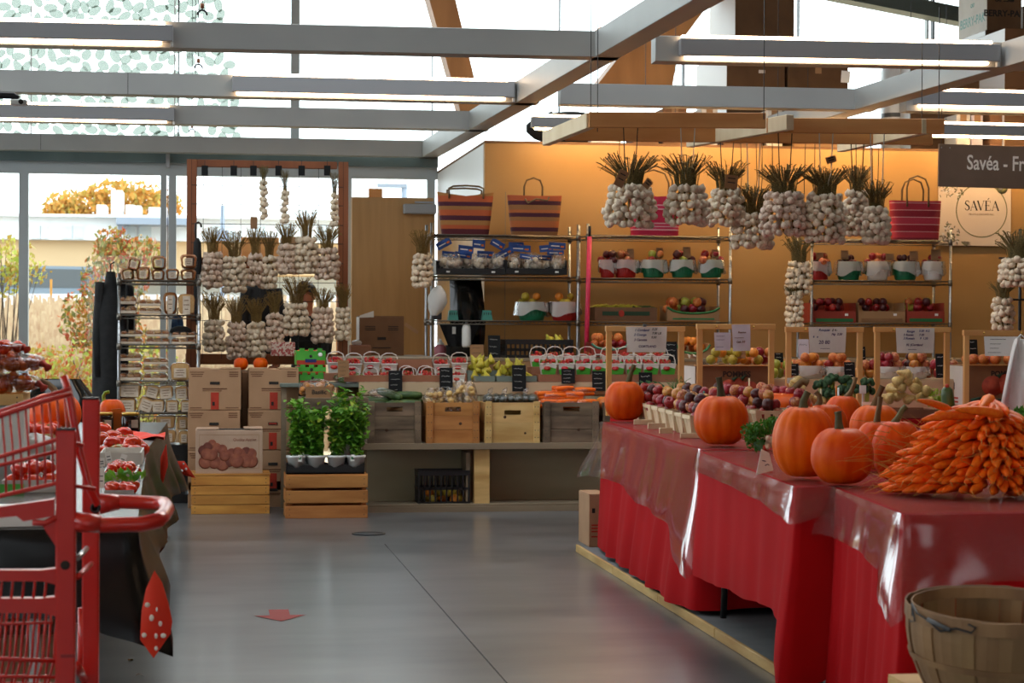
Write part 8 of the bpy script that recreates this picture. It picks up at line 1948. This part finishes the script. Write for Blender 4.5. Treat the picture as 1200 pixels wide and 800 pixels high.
r = carton(1042, 470, 1102, 480, 12.50, .3, 'low brown tray under the pale yellow gourds', 'carton_brown', 'gourd_tray'); r[0].location.z = RT + .01
r = thing('tray_stand', 'brown box raising the gourd tray', 'box', (r[0].location.x, 12.52, RT + .01)); 
bpy.data.objects.remove(r)
m = MB(); c = W(1098, 466, d=12.6); leafcloud(m, c, (.08, .08, .06), 80, .022, rg); m.obj('leafy_greens', 'leaf_yellow', None, label='yellow green leaves beside the pale gourds at the frame post', cat='greens', kind='stuff')
for i, (px, yb, hh, wv, Y_) in enumerate(((1011, 466, 14, 8, 10.6), (1022, 476, 5, 25, 9.2), (927, 452, 9, 9, 12.3))):
    p = W(px, yb, Y=Y_); s = mpp(p); r = thing('price_tag', ('white label on a stake behind the rear pumpkins', 'long white label lying behind the pumpkin with the dark stem', 'white tag among the apples before the third pine frame')[i], 'price tag', p); MB().box((0, 0, hh * s * .7), (wv * s, .004, hh * s * .7)).obj('tag', 'paper_white', r); MB().tube([(0, .003, RT + .012 - p.z), (0, .003, hh * s)], .004, 4).obj('stick', 'white_plastic', r)
# white apron at the picture edge
p = W(1199, 397, Y=12.8); r = thing('apron', 'white cloth apron hanging from the frame at the picture edge', 'apron', (p.x, 12.86, p.z)); s = mpp(p)
def fn(u, v):
    x = (-6 - 22 * v ** .8 + u * (16 + 40 * v)) * s; return (x, -.03 * sin(9 * u + 2 * v) - .02 * sin(17 * u) * v, -v * (92 + 8 * sin(7 * u)) * s)
MB().grid(fn, 24, 16).obj('cloth', 'paper_white', r); MB().tube([(-4 * s, 0, 0), (2 * s, .01, 5 * s), (8 * s, 0, 0)], .006, 5).obj('strap', 'paper_white', r)

# ---------------------------------------------------------------- bushel basket on a crate
dB = 5.2; c0 = W(1169, 707, d=dB); s = dB / F; RR = 106 * s; HB = .30; tilt = .075
# support crate
zt = .46; a_ = W(1041, 793, Z=zt)
k_ = slat_crate((a_.x + .36, a_.y - .52, .0), .72, .52, zt, 'pine_light', 'pale wooden crate under the bushel basket', 4, .012)
MB().box((0, .26, zt + .004), (.72, .52, .008)).obj('lid_board', 'pine_light', k_)
zb_ = zt + .022
bk = thing('bushel_basket', 'round weathered bushel basket with wire handle, before the near red cloth', 'basket', (c0.x, c0.y, zb_), (tilt, 0, 0))
HB = c0.z - zb_
prof = lambda t: RR * (.70 + .30 * sin(pi / 2 * min(1, t * 1.15 + .02)) ** .9)
NS = 24
for i in range(NS):
    m = MB(); a0 = 2 * pi * i / NS; hw = pi / NS * (1.0 if i % 2 else .985); rg_ = random.Random(i); off = .003 if i % 2 else -.002; V = []; n = 9
    for k in range(n):
        t = k / (n - 1); r0 = prof(t) + off
        for aa in (-1, 0, 1):
            for e in (0, -.004): V.append(((r0 + e + (.0025 if aa == 0 else 0)) * cos(a0 + aa * hw), (r0 + e + (.0025 if aa == 0 else 0)) * sin(a0 + aa * hw), t * HB * .985))
    fs = []
    for k in range(n - 1):
        b0 = k * 6; b1_ = b0 + 6
        fs += [(b0, b0 + 2, b1_ + 2, b1_), (b0 + 2, b0 + 4, b1_ + 4, b1_ + 2), (b0 + 3, b0 + 1, b1_ + 1, b1_ + 3), (b0 + 5, b0 + 3, b1_ + 3, b1_ + 5), (b0 + 1, b0, b1_, b1_ + 1), (b0 + 4, b0 + 5, b1_ + 5, b1_ + 4)]
    m.add(V, fs, False).obj('stave', 'basket_wood', bk)
def hoop(z0, z1, off, th, nm, jag=0):
    m = MB(); n = 56; V = []
    rgj = random.Random(3)
    for i in range(n):
        a = 2 * pi * i / n; tz = (z0 + z1) / 2 / HB; r0 = prof(min(1, z0 / HB)) + off; r1 = prof(min(1, z1 / HB)) + off; j = rgj.uniform(-jag, 0)
        V += [(r0 * cos(a), r0 * sin(a), z0), ((r0 + th) * cos(a), (r0 + th) * sin(a), z0), ((r1 + th) * cos(a), (r1 + th) * sin(a), z1 + j), (r1 * cos(a), r1 * sin(a), z1 + j)]
    fs = []
    for i in range(n):
        p, q = i * 4, ((i + 1) % n) * 4
        for k in range(4): fs.append((p + k, q + k, q + (k + 1) % 4, p + (k + 1) % 4))
    return m.add(V, fs, False).obj(nm, 'basket_wood', bk)
hoop(HB - .034, HB + .004, .004, .004, 'rim_hoop', .004); hoop(HB - .030, HB + .002, -.012, .004, 'inner_hoop', .002); hoop(HB * .43, HB * .43 + .016, .006, .004, 'middle_hoop')
MB().lathe([(0, .006), (RR * .69, .006), (RR * .69, .016), (0, .016)], 24).obj('bottom', 'basket_wood', bk)
# wire bail folded down over the rim on the aisle side
def rimp(a, z, o=.0): return Vector(((prof(min(1, z / HB)) + o) * cos(a), (prof(min(1, z / HB)) + o) * sin(a), z))
m = MB(); aL = math.radians(196)
m.tube([rimp(aL - .2, HB - .02, .010), rimp(aL - .2, HB + .012, .012), rimp(aL - .05, HB - .005, .018), rimp(aL + .10, HB - .012, .018), rimp(aL + .28, HB - .035, .016), rimp(aL + .46, HB - .020, .016), rimp(aL + .62, HB - .026, .014), rimp(aL + .66, HB - .012, .013), rimp(aL + .58, HB - .006, .012)], .0028, 6)
m.tube([rimp(aL - .2, HB + .012, .012), rimp(aL - .12, HB - .03, .013), rimp(aL - .22, HB - .035, .013)], .0025, 6)
m.obj('wire_handle', 'steel_dark', bk)
MB().tube([rimp(aL + .12, HB - .012, .018), rimp(aL + .40, HB - .026, .018)], .006, 8).obj('wire_wrap', 'grey_plastic', bk)

# ---------------------------------------------------------------- cartons stored on the storeroom roof
ZS = BZ + .023
def roofbox(px0, px1, yt, Y, dep, lab, mt='carton_shade_dark', side='white_panel', z0=ZS, words=None, wm='ink_dark', nm='storage_carton', sidew=None):  # shade on fronts and daylight on left faces are put into the colours
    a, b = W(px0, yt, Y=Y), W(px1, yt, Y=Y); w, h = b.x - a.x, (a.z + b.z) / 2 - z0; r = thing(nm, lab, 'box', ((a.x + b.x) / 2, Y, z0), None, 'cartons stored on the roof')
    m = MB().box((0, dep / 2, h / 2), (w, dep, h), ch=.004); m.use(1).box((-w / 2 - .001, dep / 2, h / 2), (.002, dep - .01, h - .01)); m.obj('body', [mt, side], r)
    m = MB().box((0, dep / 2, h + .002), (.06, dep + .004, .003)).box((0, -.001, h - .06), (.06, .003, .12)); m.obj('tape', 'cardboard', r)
    for tx, x, z, sz_ in words or []: text('lettering', tx, sz_, wm, r, (x * w, -.001, z * h), bold=.003)
    for tx, y, z, sz_ in sidew or []: text('lettering', tx, sz_, 'basket_teal', r, (-w / 2 - .0025, y * dep, z * h), (pi / 2, 0, -pi / 2), bold=.002)
    return r, w, h
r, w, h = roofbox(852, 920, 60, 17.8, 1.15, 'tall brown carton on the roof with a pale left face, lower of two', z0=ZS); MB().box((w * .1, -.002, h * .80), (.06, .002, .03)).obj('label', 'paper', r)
zt_ = r.location.z + h + .006
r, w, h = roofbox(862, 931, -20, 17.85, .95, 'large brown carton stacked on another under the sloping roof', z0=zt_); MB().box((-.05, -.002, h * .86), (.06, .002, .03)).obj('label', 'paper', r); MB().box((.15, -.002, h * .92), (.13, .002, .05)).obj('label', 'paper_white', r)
r, w, h = roofbox(924, 994, 71, 17.8, .8, 'brown carton with a white label on the roof, beside the tall one', side='cardboard_dark'); MB().box((w * .38, -.002, h * .85), (.085, .002, .11), M=Matrix.Rotation(.06, 4, 'Y')).obj('label', 'paper_white', r)
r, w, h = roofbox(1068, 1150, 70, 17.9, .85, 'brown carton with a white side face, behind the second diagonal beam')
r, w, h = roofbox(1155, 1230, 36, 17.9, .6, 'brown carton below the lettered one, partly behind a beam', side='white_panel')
roofbox(1178, 1240, 33.5, 17.3, .7, 'smaller brown carton with white side, before the lettered carton', z0=ZS)
zz = W(1170, 50, Y=18.65).z
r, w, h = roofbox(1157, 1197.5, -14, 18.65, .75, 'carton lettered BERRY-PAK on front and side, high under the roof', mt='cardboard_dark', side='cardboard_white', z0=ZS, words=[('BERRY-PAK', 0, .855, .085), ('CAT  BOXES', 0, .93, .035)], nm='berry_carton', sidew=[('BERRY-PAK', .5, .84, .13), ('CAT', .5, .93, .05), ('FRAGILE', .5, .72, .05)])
roofbox(1199, 1260, 8, 18.6, .6, 'brown carton at the picture edge beside the lettered one', z0=ZS)
for i, (a, b, yt, wd_, mt) in enumerate(((693, 728, 146, None, 'white_panel'), (777, 805, 127, None, 'cardboard_dark'), (822, 841, 127, 'L. Boit', 'cardboard_white'), (899, 917, 129, 'Mini bas', 'cardboard_white'), (1121, 1137, 134, 'A. Bout', 'cardboard_white'), (1139, 1152, 135, None, 'paper_lilac'), (742, 772, 140, None, 'cardboard_dark'), (848, 894, 138, None, 'cardboard_dark'), (930, 985, 128, None, 'cardboard'), (1160, 1250, 128, None, 'cardboard_dark'))):
    roofbox(a, b, yt, 17.35 + .0 * i, .3, 'small %s box at the roof edge, %s from the aisle side' % ('lettered white' if wd_ else 'plain', NTH[i]), mt, mt, words=[(wd_, 0, .72, .05)] if wd_ else None)
p = W(672, 160, Y=17.5); r = thing('black_bundle', 'black wrapped bundle lying on the roof edge behind the timber rack', 'bundle', (p.x, 17.6, ZS)); MB().blob((0, 0, .16), (.42, .2, .16), 14).obj('wrap', 'black_cloth', r); MB().tube([(-.2, -.19, .1), (-.2, -.1, .30), (-.2, .1, .30)], .01, 5).obj('strap', 'grey_plastic', r)
p = W(1042, 80, Y=18.3); r = thing('roof_duct', 'pale upright duct on the roof beside the second diagonal beam', 'duct', (W(1048, 100, Y=18.3).x, 18.3, ZS)); MB().lathe([(0, 0), (.115, 0), (.115, .9), (0, .9)], 16).obj('pipe', 'white_panel', r); MB().lathe([(.12, .4), (.12, .44)], 16, cap=False).obj('band', 'grey_plastic', r)
# ---------------------------------------------------------------- lettering becomes plain mesh
bpy.context.view_layer.update(); _dg = bpy.context.evaluated_depsgraph_get()
_done = [(bpy.data.meshes.new_from_object(o.evaluated_get(_dg)), o, a) for o, *a in TXT]
for me, o, (name, parent, loc, rot, sx, k) in _done:
    mt = o.data.materials[0]; bpy.data.objects.remove(o)
    if not me.materials: me.materials.append(mt)
    inst(name, me, parent, loc, rot, (sx, 1, 1), **k)
